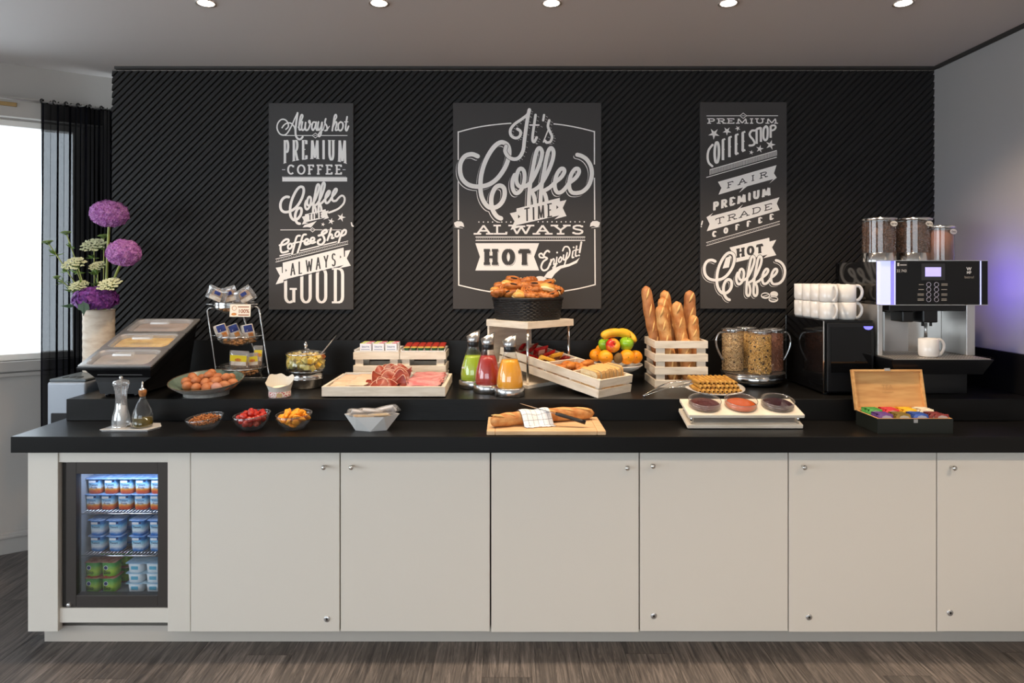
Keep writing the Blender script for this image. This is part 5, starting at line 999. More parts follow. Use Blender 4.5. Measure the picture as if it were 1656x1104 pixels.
# ================================================================== SLATTED CRATES (each slat a part)
def crate(name, loc, hx, hy, rows, sh, label, group, post=.03, rot=(0, 0, 0), th=.009, floor_z=.01):
    e = empty(name, loc, label, 'crate', group, rot)
    for z in rows:
        for s_ in (-1, 1):
            MB().box(-hx, hx, s_*hy-(th if s_ > 0 else 0), s_*hy+(th if s_ < 0 else 0), z, z+sh).build('slat', M_crate, e, bev=.0008)
            MB().box(s_*hx-(th if s_ > 0 else 0), s_*hx+(th if s_ < 0 else 0), -hy+th, hy-th, z, z+sh).build('slat', M_crate, e, bev=.0008)
    top = max(rows)+sh*.9
    for sx in (-1, 1):
        for sy in (-1, 1):
            x0 = sx*(hx-th); y0 = sy*(hy-th); MB().box(min(x0, x0-sx*post), max(x0, x0-sx*post), min(y0, y0-sy*.012), max(y0, y0-sy*.012), rows[0]+.002, top).build('corner_post', M_crate, e)
    MB().box(-hx+th, hx-th, -hy+th, hy-th, rows[0]+.002, rows[0]+.008).build('bottom_board', M_crate, e); return e
Yc = 3.50; s_c = F/Yc
for i, (a, b) in enumerate(((571.2, 645.6), (646.6, 721))):
    x0, x1 = (a-CX)/s_c, (b-CX)/s_c; cx_ = (x0+x1)/2; hx_ = (x1-x0)/2
    crate('portion_crate', (cx_, Yc+.095, TT), hx_, .095, (.0, .049, .1165), .0365, ['small white slatted crate with butter portions on top', 'small white slatted crate with jam portions on top'][i], 'small crates behind the meat tray', post=.04)
    zt = TT+.1535; p = tag(MB().box(cx_-hx_+.004, cx_+hx_-.004, Yc+.004, Yc+.186, zt, zt+.004).box(cx_-hx_+.004, cx_-hx_+.01, Yc+.004, Yc+.186, zt+.004, zt+.014).box(cx_+hx_-.01, cx_+hx_-.004, Yc+.004, Yc+.186, zt+.004, zt+.014).box(cx_-hx_+.01, cx_+hx_-.01, Yc+.18, Yc+.186, zt+.004, zt+.014).box(cx_-hx_+.01, cx_+hx_-.01, Yc+.004, Yc+.01, zt+.004, zt+.008).build('portion_tray', M_porc, bev=.001), ['white porcelain tray under the butter portions', 'white porcelain tray under the jam portions'][i], 'tray')
    if i == 0:
        for r_ in range(2):
            for k in range(3):
                bx = cx_-hx_+.058+k*.066; by = Yc+.045+r_*.075
                e = empty('butter_portion', (bx, by, zt+.0045), f'white butter carton in the {["front", "back"][r_]} row, {["left", "middle", "right"][k]}', 'butter', 'butter portions on the left crate')
                MB().box(-.029, .029, -.022, .022, 0, .038).build('carton', pm('butter_carton', rgb(228, 230, 238), .4), e, bev=.0015)
                MB().box(-.027, -.002, -.021, .021, .0376, .0386).build('green_flash', pm('flash_green', rgb(196, 206, 80), .4), e); MB().box(.003, .028, -.021, .021, .0376, .0386).build('red_flash', pm('flash_red', rgb(206, 84, 96), .4), e)
                mb = MB(); words('beurre', .014, Matrix.Translation((0, -.0224, .022)) @ FRONT.to_4x4(), mb, .0003); mb.box(-.022, .022, -.0226, -.0221, .006, .009); mb.build('print', pm('butter_print', rgb(120, 130, 160), .5), e)
    else:
        jm = [pm('jam_green', rgb(18, 96, 58), .25, coat=.3), pm('jam_red', rgb(150, 28, 26), .2, coat=.4)]; lidm = [pm('jam_lid_gold', rgb(206, 170, 90), .35), pm('jam_lid_red', rgb(170, 52, 44), .35)]; pr = []
        for k in range(2):
            e = empty('jam_portion', (0, -60, 0), '', 'jam'); mb = MB(); mb.lathe([(.001, 0), (.0125, 0), (.0155, .016), (.0155, .018)], 16); mb.build('cup', jm[k], e); mb = MB(); mb.cyl(.0172, .018, .0195, 16); mb.build('foil_lid', lidm[k], e); pr.append(e)
        cnt = [0, 0]
        for r_ in range(4):
            for c_ in range(6):
                k = 0 if r_ == 0 else 1; p = (cx_-hx_+.033+c_*.0355, Yc+.026+r_*.038+.002*(c_ % 2), zt+.0045+(0, .004, .007, .01)[r_]); lab = f'{["green", "red"][k]} jam portion cup, {ori(r_)} row from the front, {ori(c_)} from the left'
                o = pr[k] if cnt[k] == 0 else copy_tree(pr[k], p); o.location = p; o['label'] = lab; o['group'] = 'jam portions on the right crate'; o.rotation_euler = (.12, 0, 0); cnt[k] += 1
# ================================================================== CARAFES
def carafe(x, y, m_, label, level, yaw):
    e = empty('juice_carafe', (x, y, TT), label, 'carafe', 'juice carafes on the raised shelf', (0, 0, yaw))
    mb = MB(); mb.lathe([(.001, 0), (.066, 0), (.069, .003), (.069, .036), (.066, .039), (.001, .039)], 44); mb.build('cooling_base', pm('spun_steel', (.6, .6, .6), .25, 1.), e)
    pf = [(.001, .040), (.0595, .0405), (.0615, .05), (.0605, .075), (.055, .110), (.044, .148), (.033, .178), (.0275, .198), (.0265, .212), (.0285, .228)]
    mb = MB(); mb.lathe(pf, 40); mb.build('glass_body', M_glass, e)
    jp = [(r-.0015, z) for r, z in pf if z < level]; rl = 0
    for (r0, z0), (r1, z1) in zip(pf, pf[1:]):
        if z0 <= level <= z1: rl = r0+(r1-r0)*(level-z0)/(z1-z0)-.0015
    mb = MB(); mb.lathe(jp[1:]+[(rl, level), (.0005, level+.0003)], 40); mb.build('juice', m_, e)
    mb = MB(); mb.lathe([(.0268, .2), (.0278, .202), (.0278, .224), (.0268, .226)], 32); mb.build('seal', M_plastic, e)
    mb = MB(); n = 36; r0 = [(.0278*math.cos(2*PI*i/n), .0278*math.sin(2*PI*i/n), .225) for i in range(n)]; r1 = [(.0345*math.cos(2*PI*i/n), .0345*math.sin(2*PI*i/n), .2655+.017*math.cos(2*PI*i/n)) for i in range(n)]; r2 = [(p[0]*.93, p[1]*.93, p[2]-.001) for p in r1]; r3 = [(.024*math.cos(2*PI*i/n), .024*math.sin(2*PI*i/n), .243) for i in range(n)]
    mb.loft([r0, r1, r2, r3], cap=False); mb.build('spout', pm('spout_steel', (.5, .49, .48), .28, .9), e); return e
def juice(nm, c): return pm(nm, c, .25, coat=.6)
ca = carafe(.018, 3.127, juice('juice_orange', rgb(240, 168, 30)), 'glass carafe of orange juice, nearest of the three', .166, .1)
carafe(-.085, 3.223, juice('juice_red', rgb(170, 40, 30)), 'glass carafe of red juice between the green and orange ones', .172, .05)
g_ = carafe(-.160, 3.345, juice('juice_green', rgb(160, 186, 36)), 'glass carafe of green juice behind the red one', .158, .12)
mb = MB(); mb.box(-.057, -.044, -.034, -.03, .098, .106); mb.build('paper_tag', M_white, g_)
# ================================================================== RISER, BASKET, SLOPING CRATE
vV = Vector((.72, .69, 0)).normalized(); uV = Vector((-vV.y, vV.x, 0)); FC = Vector((.106, 3.295, 0)); UL, VL = .29, .33
yaw = math.atan2(vV.y, vV.x)
rs = empty('riser_stand', (FC.x, FC.y, TT), 'white display riser with metal posts carrying the pastry basket', 'display riser', rot=(0, 0, yaw))   # local x along v, y along u
MB().box(-.004, VL+.004, -.004, UL+.004, 1.289-.034-TT, 1.289-TT).build('top_board', M_crate, rs, bev=.001)
MB().box(0, VL, 0, UL, 0, .018).build('base_board', M_crate, rs, bev=.001)
MB().box(0, VL-.02, UL-.014, UL, .018, 1.255-TT).build('back_panel', M_crate, rs)
for x, y in ((.014, .014), (VL-.014, .014)): MB().cyl(.006, .018, 1.255-TT, 14, (x, y)).build('post', M_chrome, rs)
# sloping crate
CN = Vector((.412, 3.052, TT)); CWd = .246; CLn = .655; rise = math.atan2(.105, .69)
Rc = Matrix(((vV.x, uV.x, 0), (vV.y, uV.y, 0), (0, 0, 1))).to_4x4() @ Matrix.Rotation(rise, 4, 'X')
MBsup = MB(); MBsup.box(.02, VL-.03, UL-.06, UL-.014, .018, .100); MBsup.build('crate_rest', M_crate, rs, bev=.001)
LC = Matrix.Translation(CN) @ Rc
cr = empty('bread_crate', CN, 'long white slatted crate sloping down with rusks, rolls and toast', 'crate'); cr.rotation_euler = Rc.to_euler()
H1 = .0
th = .009
for z in (0, .0455):
    for y0 in (0, CLn-th): MB().box(0, CWd, y0, y0+th, z, z+.037).build('slat', M_crate, cr, bev=.0008)
    for x0 in (0, CWd-th): MB().box(x0, x0+th, th, CLn-th, z, z+.037).build('slat', M_crate, cr, bev=.0008)
for x0 in (th, CWd-th-.02):
    for y0 in (th, CLn-th-.02, .33): MB().box(x0, x0+.02, y0, y0+.02, .002, .08).build('corner_post', M_crate, cr)
MB().box(th, CWd-th, th, CLn-th, .002, .008).build('bottom_board', M_crate, cr)
for y0 in (.175, .34): MB().box(th, CWd-th, y0, y0+.008, .008, .078).build('divider', M_crate, cr)
def inC(x, y, z): return LC @ Vector((x, y, z))
eC = Rc.to_euler()
# toast slices stacked across the lower end
M_toast = pm('toast_crumb', rgb(244, 226, 188), .8, var=(60, rgb(234, 208, 160)), bump=(200, .5, .001)); M_crust = pm('toast_crust', rgb(214, 168, 106), .7)
tmb = MB()
def tprof(k=1.): return [(x*k, z*k) for x, z in [(-.05, -.05), (.05, -.05), (.05, .035), (.045, .047), (.033, .05), (-.033, .05), (-.045, .047), (-.05, .035)]]
n_ = 13
for i in range(n_):
    x = .026+i*.0152; e = empty('toast_slice', inC(x+.012, .086+R.uniform(-.006, .006), .062+R.uniform(-.004, .006)), f'upright slice of white toast in the sloping crate, {"nearest" if i == 0 else "farthest" if i == n_-1 else str(i+1)+"th from the near side" if i > 2 else ["", "second", "third"][i]+" from the near side"}', 'toast', 'toast slices in the sloping crate')
    e.rotation_euler = (Rc @ Matrix.Rotation(PI/2, 4, 'Z') @ Matrix.Rotation(-.30+R.uniform(-.05, .05), 4, 'X') @ Matrix.Rotation(R.uniform(-.05, .05), 4, 'Y')).to_euler()
    if i == 0:
        mb = MB(); q = tprof(.985); mb.add([(a, -.0062, b) for a, b in q]+[(a, .0062, b) for a, b in q], [tuple(range(8)), tuple(range(15, 7, -1))]); mA = mb.build('crumb', M_toast, e).data
        mb = MB(); q = tprof(); k = len(q); mb.add([(a, -.0058, b) for a, b in q]+[(a, .0058, b) for a, b in q], [(j, (j+1) % k, k+(j+1) % k, k+j) for j in range(k)]); mB2 = mb.build('crust', M_crust, e).data
    else:
        for nm, dt in (('crumb', mA), ('crust', mB2)): o = bpy.data.objects.new(nm, dt); COL.objects.link(o); o.parent = e
# rolls in the middle compartment
M_crst = pm('baked_crust', rgb(206, 132, 56), .55, var=(35, rgb(170, 92, 30)), bump=(60, .6, .004))
mb = MB(); mb.ell((0, 0, 0), (.05, .021, .017), 18, 10, fn=lambda q: 1+.05*math.sin(q.x*22)); roll = mb.build('bread_roll', M_crst)
for i in range(12):
    r_, c_ = divmod(i, 3); lay = 0 if i < 9 else 1; p = inC(.06+c_*.062, .205+(r_ % 3)*.05+(.02 if lay else 0), .03+.012*(i % 2)+.026+(.02 if lay else 0)); o = roll if i == 0 else roll.copy()
    if i: COL.objects.link(o)
    o.location = p; o.rotation_euler = (eC.x, eC.y, eC.z+R.uniform(-.4, .4)+.2); tag(o, f'golden crisp roll in the sloping crate, {["near side", "middle", "far side"][c_]}, {["lowest", "second", "third", "topmost"][r_]} position', 'roll', 'crisp rolls in the sloping crate')
M_redf = pm('red_foil', rgb(176, 26, 28), .25, var=(50, rgb(120, 14, 18)), bump=(60, .8, .004)); M_goldf = pm('gold_wrap', rgb(214, 160, 52), .3, bump=(60, .6, .003))
for i in range(14):
    r_, c_ = divmod(i, 3); p = inC(.05+c_*.068+R.uniform(-.008, .008), .375+r_*.057, .052+R.uniform(0, .02)+(.022 if c_ == 1 else 0)); last = (r_ == 0 and c_ < 2)
    e = empty('snack_bar', p, f'gold wrapped cake below the red packets, {["nearer", "farther"][c_ % 2]} of the two' if last else f'red foil wrapped cake in the sloping crate, {["near side", "middle", "far side"][c_]}, {ori(r_)} row up the slope', 'packet', 'wrapped cakes in the sloping crate', (R.uniform(.2, 1.0), R.uniform(-.4, .4), yaw+R.uniform(-.6, .6)))
    mb = MB(); pillow(mb, .085, .05, .022, Matrix.Identity(4), 10, 6); mb.build('wrapper', M_goldf if last else M_redf, e)
    MB().box(-.018, .018, -.0118, -.0105, -.012, .012).build('print', pm('pale_pink_print', rgb(226, 170, 150), .5) if not last else pm('brown_print', rgb(120, 70, 30), .5), e)
# basket
bk = empty('pastry_basket', (.112, 3.50, 1.2895), 'black woven basket heaped with golden pastries on the riser', 'basket', rot=(0, 0, yaw))
M_wick = pm('black_wicker', (.012, .012, .013), .45)
def sq(r, z, n=64, p=4.2):
    q = []
    for i in range(n): a = 2*PI*i/n; c, s_ = math.cos(a), math.sin(a); k = (abs(c)**p+abs(s_)**p)**(-1/p); q.append((r*k*c, r*k*s_, z))
    return q
BH = .108
for j in range(12):
    z = .005+j*(BH-.012)/11; r = .134+.012*j/11; n = 64; base = sq(r, z, n); pts = [Vector(p)*(1+.012*(1 if (i+j) % 2 else -1)) for i, p in enumerate(base)]
    for p in pts: p.z = z
    mb = MB(); mb.tube(pts, .0049, 6, closed=True); mb.build('weave_row', M_wick, bk)
mb = MB()
for i in range(64):
    a, b = sq(.134, 0)[i], sq(.146, BH)[i]; mb.tube([a, b], .0026, 5)
mb.build('stakes', M_wick, bk)
mb = MB(); mb.tube([Vector(p) for p in sq(.148, BH)], .0072, 8, closed=True); mb.build('rim', M_wick, bk)
mb = MB(); mb.add(sq(.132, .004), [tuple(range(64))]); mb.build('bottom', M_wick, bk)
M_pas = [pm('pastry_gold', rgb(184, 112, 48), .4, var=(28, rgb(146, 78, 28)), bump=(50, .5, .004), coat=.15), pm('pastry_light', rgb(216, 164, 84), .45, var=(26, rgb(190, 122, 50)), bump=(50, .4, .003), coat=.15), pm('pastry_crumb', rgb(240, 214, 160), .6)]
M_choc = pm('chocolate', (.02, .01, .006), .4)
def croissant(name='croissant'):
    e = empty(name, (0, -70, 0), '', 'pastry'); mb = MB(); pts, rs_ = [], []
    for i in range(29):
        t = i/28*2-1; a = t*1.25; pts.append((.045*math.sin(a)*1.15, .03*(1-math.cos(a)), 0)); rs_.append(.0225*(1-abs(t)**2.2)**.6*(1+.09*math.cos(i*PI/2))+.003)
    mb.tube(pts, rs_, 12, flat=.85); mb.build('body', M_pas[0], e); return e
def choc():
    e = empty('chocolate_pastry', (0, -70, 0), '', 'pastry'); mb = MB(); mb.ell((0, 0, 0), (.043, .026, .019), 18, 10, fn=lambda q: 1+.05*math.cos(q.x*16)); mb.build('body', M_pas[0], e)
    mb = MB(); sp_ = [(.0435, .016*(.25+.06*i)*math.cos(i*.7), .012*(.25+.06*i)*math.sin(i*.7)) for i in range(12)]
    mb.tube(sp_, .0018, 5); mb.build('layer_swirl', M_pas[2], e); mb = MB(); mb.ell((.041, .004, .002), (.006, .004, .003), 8, 6); mb.ell((.0, -.024, .006), (.018, .004, .004), 10, 6); mb.build('chocolate', M_choc, e); return e
def raisin():
    e = empty('raisin_swirl', (0, -70, 0), '', 'pastry'); mb = MB(); pts = []
    for i in range(60): a = i*.29; r = .006+.030*i/60; pts.append((r*math.cos(a), r*math.sin(a), .004*math.sin(i)*.2))
    mb.tube(pts, .0085, 7, flat=1.3); mb.build('swirl', M_pas[0], e); mb = MB()
    for i in range(6): a = i*1.3; mb.ell((.017*math.cos(a), .017*math.sin(a), .009), (.004, .003, .003), 6, 5)
    mb.build('raisins', M_choc, e); return e
def brioche():
    e = empty('brioche_roll', (0, -70, 0), '', 'pastry'); mb = MB(); mb.ell((0, 0, 0), (.038, .030, .022), 18, 10, fn=lambda q: 1+.03*math.sin(q.x*7+q.y*5)); mb.build('body', M_pas[1], e); mb = MB(); mb.ell((0, 0, -.006), (.0375, .0305, .014), 18, 8); mb.build('pale_base', M_pas[2], e); return e
kinds = [croissant(), choc(), raisin(), brioche()]; used = [0]*4
kn = ['golden mini croissant', 'small chocolate roll', 'raisin swirl', 'pale yellow brioche roll']
PL = [(540,130,1,3.55,.1,'on top of the heap at the left'),(165,315,3,3.42,.0,'overhanging the left rim'),(330,375,0,3.40,.2,'at the front left of the basket'),(505,265,1,3.44,.3,'under the top roll, centre left'),(640,415,3,3.36,0,'at the front beside the corner'),(825,340,2,3.39,.0,'standing on edge in the middle front'),(970,230,1,3.47,.0,'upper middle of the heap'),(1205,295,3,3.44,.4,'large one at the right'),(850,150,0,3.55,.5,'on top in the middle'),(965,375,2,3.40,.3,'front, right of the corner'),(1130,435,0,3.38,-.3,'low at the front right'),(1370,375,1,3.46,.9,'at the far right rim'),(700,255,0,3.47,-.5,'centre of the heap'),(300,250,1,3.50,.6,'at the left behind the front pieces'),(425,225,3,3.50,-.3,'upper left of the heap'),(600,190,1,3.53,1.2,'just below the top roll'),(1105,235,0,3.54,.4,'upper right of the heap'),(765,195,3,3.54,.2,'upper centre at the back'),(1280,440,1,3.40,-.2,'low at the right front'),(880,450,0,3.36,.1,'lowest at the front corner'),(480,400,1,3.39,-.6,'low between front left pieces'),(1060,330,0,3.43,.8,'right of the standing swirl'),(230,400,1,3.43,.4,'low at the left rim'),(1200,200,1,3.58,.2,'hidden at the back right'),(1330,300,0,3.52,-.4,'behind the large right roll'),(390,320,2,3.44,.5,'flat on the left side')]
for i, (x, y, k, Y, yw, where) in enumerate(PL):
    Y = 3.49+(Y-3.49)*.55; p = W(780+(x*.9+75)/11.04, 441+y*.94/11.04, Y); o = kinds[k] if used[k] == 0 else copy_tree(kinds[k], p); used[k] += 1; o.location = p
    o.rotation_euler = (R.uniform(-.5, .5)+(.9 if k == 2 else 0), R.uniform(-.35, .35), yw+R.uniform(-.3, .3)); o['label'] = f'{kn[k]} {where}'; o['group'] = 'pastries in the black basket'
    s_ = (1.0, 1.05, .95, 1.05)[k]*(1.15 if x == 1205 else .62 if x == 165 else 1); o.scale = (s_, s_, s_)
for i in range(14):                                                # pieces below, filling the basket
    k = (0, 1, 3)[i % 3]; a = i*2.4; rr = .02+.0035*i; p = Vector((.112+rr*math.cos(a), 3.50+rr*math.sin(a), 1.2895+.05+.035*(i % 3)/2)); o = copy_tree(kinds[k], p, (R.uniform(-.4, .4), R.uniform(-.3, .3), R.random()*6), f'{kn[k]} buried under the pastry heap', 'pastries in the black basket')
# ================================================================== FRUIT DISH
FD = Vector(((996-CX)*3.5/F, 3.50, TT)); e = empty('fruit_dish', FD, 'white footed dish piled with oranges, apples and bananas', 'dish')
mb = MB(); mb.lathe([(.055, 0), (.052, .006), (.03, .02), (.03, .034), (.06, .046), (.11, .07), (.136, .092), (.134, .096), (.105, .078), (.05, .054), (.001, .05)], 44); mb.build('dish', M_porc, e)
def orange(p, r, label):
    e = empty('orange', p, label, 'orange', 'oranges on the fruit dish'); mb = MB(); mb.ell((0, 0, 0), (r, r, r*.94), 22, 14); mb.build('peel', pm('orange_peel', rgb(244, 144, 12), .4, bump=(220, .35, .0015), var=(10, rgb(248, 162, 24))), e)
    mb = MB(); mb.ell((0, -r*.985, r*.1), (.003, .002, .003), 8, 6); mb.build('stem_scar', pm('scar', rgb(150, 130, 40), .7), e)
for px, py, Y, r, lab in ((964, 574, 3.50, .0345, 'orange at the left of the fruit dish'), (979.5, 577, 3.43, .0375, 'orange in front, left of the kiwi'), (1014, 577, 3.43, .0395, 'orange in front, right of the kiwi'), (1027.5, 577, 3.48, .036, 'orange at the right edge of the fruit dish'), (973, 566, 3.57, .033, 'orange half hidden at the back left')): orange(W(px, py, Y), r, lab)
def apple(p, r, mat, label, rot):
    e = empty('apple', p, label, 'apple', 'apples on the fruit dish', rot); mb = MB(); prof = [(.001, -r*.78), (r*.3, -r*.86), (r*.7, -r*.66), (r*.95, -r*.15), (r, r*.2), (r*.88, r*.62), (r*.55, r*.86), (r*.25, r*.84), (r*.08, r*.7), (.001, r*.66)]
    q = smooth_path(prof, 4); mb.lathe([(max(v_.x, .0005), v_.y) for v_ in q], 28); mb.build('fruit', mat, e); mb = MB(); mb.tube([(0, 0, r*.64), (.003, 0, r*1.02)], .0014, 6); mb.build('stem', pm('apple_stem', rgb(80, 56, 30), .7), e)
M_ag = pm('apple_green', rgb(118, 176, 20), .25, coat=.4, var=(14, rgb(150, 196, 50)))
M_ar = pm('apple_red', rgb(196, 40, 30), .25, coat=.4, var=(14, rgb(236, 156, 40), (.42, .52)))
apple(W(990.5, 559, 3.44), .0365, M_ar, 'red and yellow apple in the middle of the fruit dish', (1.15, 0, .25)); apple(W(1013, 556.5, 3.46), .0365, M_ag, 'bright green apple at the right of the red one', (.2, .1, 0)); apple(W(978, 557.5, 3.52), .034, M_ag, 'green apple peeking out behind the red one', (.2, 0, 0))
mb = MB(); mb.ell((0, 0, 0), (.024, .027, .028), 16, 12); o = mb.build('kiwi', pm('kiwi_skin', rgb(112, 86, 48), .85, bump=(260, .8, .002)), loc=W(1000, 579, 3.42)); o.rotation_euler = (.3, .3, 0); tag(o, 'brown kiwi wedged between the front oranges', 'kiwi')
def banana(pts, label):
    e = empty('banana', (0, 0, 0), label, 'banana', 'bananas on the fruit dish'); P = smooth_path(pts, 6); n = len(P); rs_ = [.0195*(max(0, 1-(abs(i/(n-1)*2-1))**4.5))**.5+.0045 for i in range(n)]
    mb = MB(); mb.tube(P, rs_, 6); mb.build('peel', pm('banana_peel', rgb(228, 178, 42), .5, var=(16, rgb(206, 150, 40), (.5, .8))), e); mb = MB(); mb.ell(P[0], .006, 8, 6); mb.ell(P[-1], .006, 8, 6); mb.build('tip', pm('banana_tip', rgb(90, 70, 30), .7), e)
banana([W(974, 546, 3.44), W(981, 540.5, 3.45), W(994, 537.5, 3.47), W(1007, 539, 3.49), W(1019, 544, 3.50)], 'banana lying across the top of the apples')
banana([W(1000, 536, 3.53), W(1011, 538, 3.53), W(1020, 544, 3.52), W(1026, 554, 3.50)], 'second banana curving down over the right apple')
# ================================================================== BAGUETTE CRATE
Yb = 3.337; bx0, bx1 = (1059-CX)*Yb/F, (1145-CX)*Yb/F; bh = 1.194-TT; BCX = (bx0+bx1)/2; BCY = Yb+.125
crate('baguette_crate', (BCX, BCY, TT), (bx1-bx0)/2, .125, (0, .0635, .127, .1915), .0365, 'square white slatted crate with standing baguettes', None, post=.042)
M_bag = pm('baguette_crust', rgb(180, 114, 58), .6, var=(22, rgb(214, 166, 106), (.4, .66)), bump=(45, .6, .005)); M_bag2 = pm('baguette_crust_brown', rgb(146, 88, 48), .6, var=(18, rgb(188, 130, 82)), bump=(45, .6, .005)); M_score = pm('baguette_score', rgb(232, 186, 118), .7)
def baguette(name, pts, r, label, mat, group, nscore=6, facing=(0, -1, 0)):
    e = empty(name, (0, 0, 0), label, 'baguette', group); P = smooth_path(pts, 8); n = len(P)
    rs_ = [r*(max(0, 1-abs(i/(n-1)*2-1)**6))**.5*(1+.045*math.sin(i*2*PI*nscore/n))+.003 for i in range(n)]
    mb = MB(); mb.tube(P, rs_, 14); mb.build('crust', mat, e)
    mb = MB(); fv = Vector(facing).normalized()
    for k in range(nscore):
        t = (k+.6)/(nscore+.2); i0 = int((t-.05)*(n-1)); i1 = min(n-1, int((t+.08)*(n-1))); ax = (P[i1]-P[i0]).normalized(); sd = ax.cross(fv).normalized()
        a = P[i0]+(fv*.93-sd*.42)*r; c = P[i1]+(fv*.93+sd*.42)*r; m_ = (a+c)/2+fv*r*.10
        mb.tube([a, a*.5+m_*.5+fv*.001, m_, c*.5+m_*.5+fv*.001, c], [.001, r*.16, r*.22, r*.16, .001], 6)
    mb.build('scores', M_score, e)
zb = TT+.012
for px, py, Y, bxp, byp, r, lab, m_ in ((1044, 462, 3.50, .80, 3.50, .0275, 'tallest baguette, leaning at the left of the crate', M_bag2), (1074, 469, 3.53, .90, 3.53, .0275, 'tall baguette at the back, second from the left', M_bag), (1070.5, 480, 3.46, .868, 3.455, .027, 'baguette in front of the tall back one', M_bag), (1067, 493, 3.39, .835, 3.385, .026, 'shorter baguette at the front left', M_bag), (1094, 487, 3.42, .91, 3.40, .0275, 'thick baguette in the centre of the crate', M_bag), (1115.5, 469, 3.52, .955, 3.52, .029, 'tall baguette at the right rear', M_bag2), (1121, 509, 3.42, .955, 3.41, .0255, 'short baguette at the right front', M_bag), (1109.5, 547, 3.37, .90, 3.375, .024, 'very short baguette end low in the middle front', M_bag)):
    tpt = W(px, py, Y); b0 = Vector((bxp, byp, zb)); baguette('baguette', [b0, b0*.66+tpt*.34+Vector((.003, 0, 0)), b0*.33+tpt*.67+Vector((-.003, 0, 0)), tpt], r, lab, m_, 'baguettes in the slatted crate')
# ================================================================== CEREAL DISPENSER
CD = Vector((1.25, 3.46, TT)); e = empty('cereal_dispenser', CD, 'rotating chrome stand with clear cereal canisters', 'cereal stand')
mb = MB(); mb.lathe([(.001, 0), (.12, 0), (.125, .014), (.12, .018)], 44); mb.build('foot', M_plastic, e)
mb = MB(); mb.lathe([(.11, .016), (.147, .02), (.15, .026), (.15, .056), (.145, .058), (.001, .058)], 56); mb.build('turntable', M_chrome, e)
mb = MB(); mb.lathe([(.149, .057), (.156, .06), (.156, .064), (.148, .066), (.001, .066)], 56); mb.build('rim_plate', glass('plate_clear', (.7, .68, .66), .9), e)
def flakes(n, r, h, sz, mb, thin=.4):
    for i in range(n): a = R.random()*6.283; z = R.uniform(.004, h); q = Vector((r*math.cos(a), r*math.sin(a), z)); mb.ell(q, (sz*R.uniform(.6, 1.3), sz*R.uniform(.5, 1), sz*thin), 5, 3, Euler((R.random()*6, R.random()*6, R.random()*6)).to_matrix())
kinds_ = [('left canister of pale oat muesli', 'pale oat muesli filling the left canister', (-.1, 0), rgb(226, 194, 142), rgb(190, 148, 96), .0045), ('front canister of golden muesli with raisins', 'golden muesli with dark raisins in the front canister', (0, -.1), rgb(236, 192, 112), rgb(210, 152, 74), .0058), ('right canister of chocolate puffs', 'brown chocolate cereal in the right canister', (.1, 0), rgb(138, 84, 60), rgb(170, 110, 80), .0036), ('rear canister hidden behind the others', 'cereal in the rear canister', (0, .1), rgb(216, 176, 104), rgb(190, 138, 60), .006)]
for i, (lab, fl, (dx, dy), c0, c1, sz) in enumerate(kinds_):
    c = empty('cereal_canister', CD+Vector((dx, dy, .0665)), lab, 'canister', 'canisters on the cereal stand'); HC = .205; r = .054
    mb = MB(); mb.lathe([(.001, .001), (r, .001), (r, HC)], 36); mb.build('canister', M_acryl, c)
    mb = MB(); mb.lathe([(r*1.06, HC-.004), (r*1.09, HC+.001), (r*1.04, HC+.006), (r*.6, HC+.010), (.001, HC+.012)], 36, shear=(-.06 if dx < 0 else .06 if dx > 0 else 0, .04 if dy < 0 else 0)); mb.build('lid', glass('canister_lid', (.5, .49, .5), 1.3, .06), c)
    if dx:
        s_ = 1 if dx > 0 else -1; mb = MB(); mb.tube(smooth_path([(s_*(r-.002), -.012, HC-.012), (s_*(r+.02), -.012, HC-.016), (s_*(r+.034), -.012, HC-.05), (s_*(r+.028), -.012, HC-.09), (s_*(r+.008), -.012, HC-.135), (s_*(r-.002), -.012, HC-.15)], 6), .0055, 8); mb.build('handle', glass('handle_clear', (.8, .8, .8), 1.4, .05), c)
    mt = pm('cereal_'+str(i), c0, .7, var=(170, tuple(x*.55 for x in c1), (.46, .62)), bump=(300, .6, .003)); mb = MB(); mb.cyl(r-.006, .003, HC-.018, 32); flakes(1100 if i < 3 else 60, r-.0042, HC-.018, sz, mb, .5); o = mb.build('cereal_filling', mt, loc=c.location); tag(o, fl, 'cereal', kind='stuff')
    if i in (0, 1):
        mb = MB(); flakes(70 if i else 45, r-.0035, HC-.02, .0055 if i else .004, mb, .8); o = mb.build('raisins', pm('raisin', (.03, .012, .008), .5), loc=c.location); tag(o, ['dark seeds scattered in the pale muesli', 'dark raisins scattered in the golden muesli'][i], 'raisins', kind='stuff')
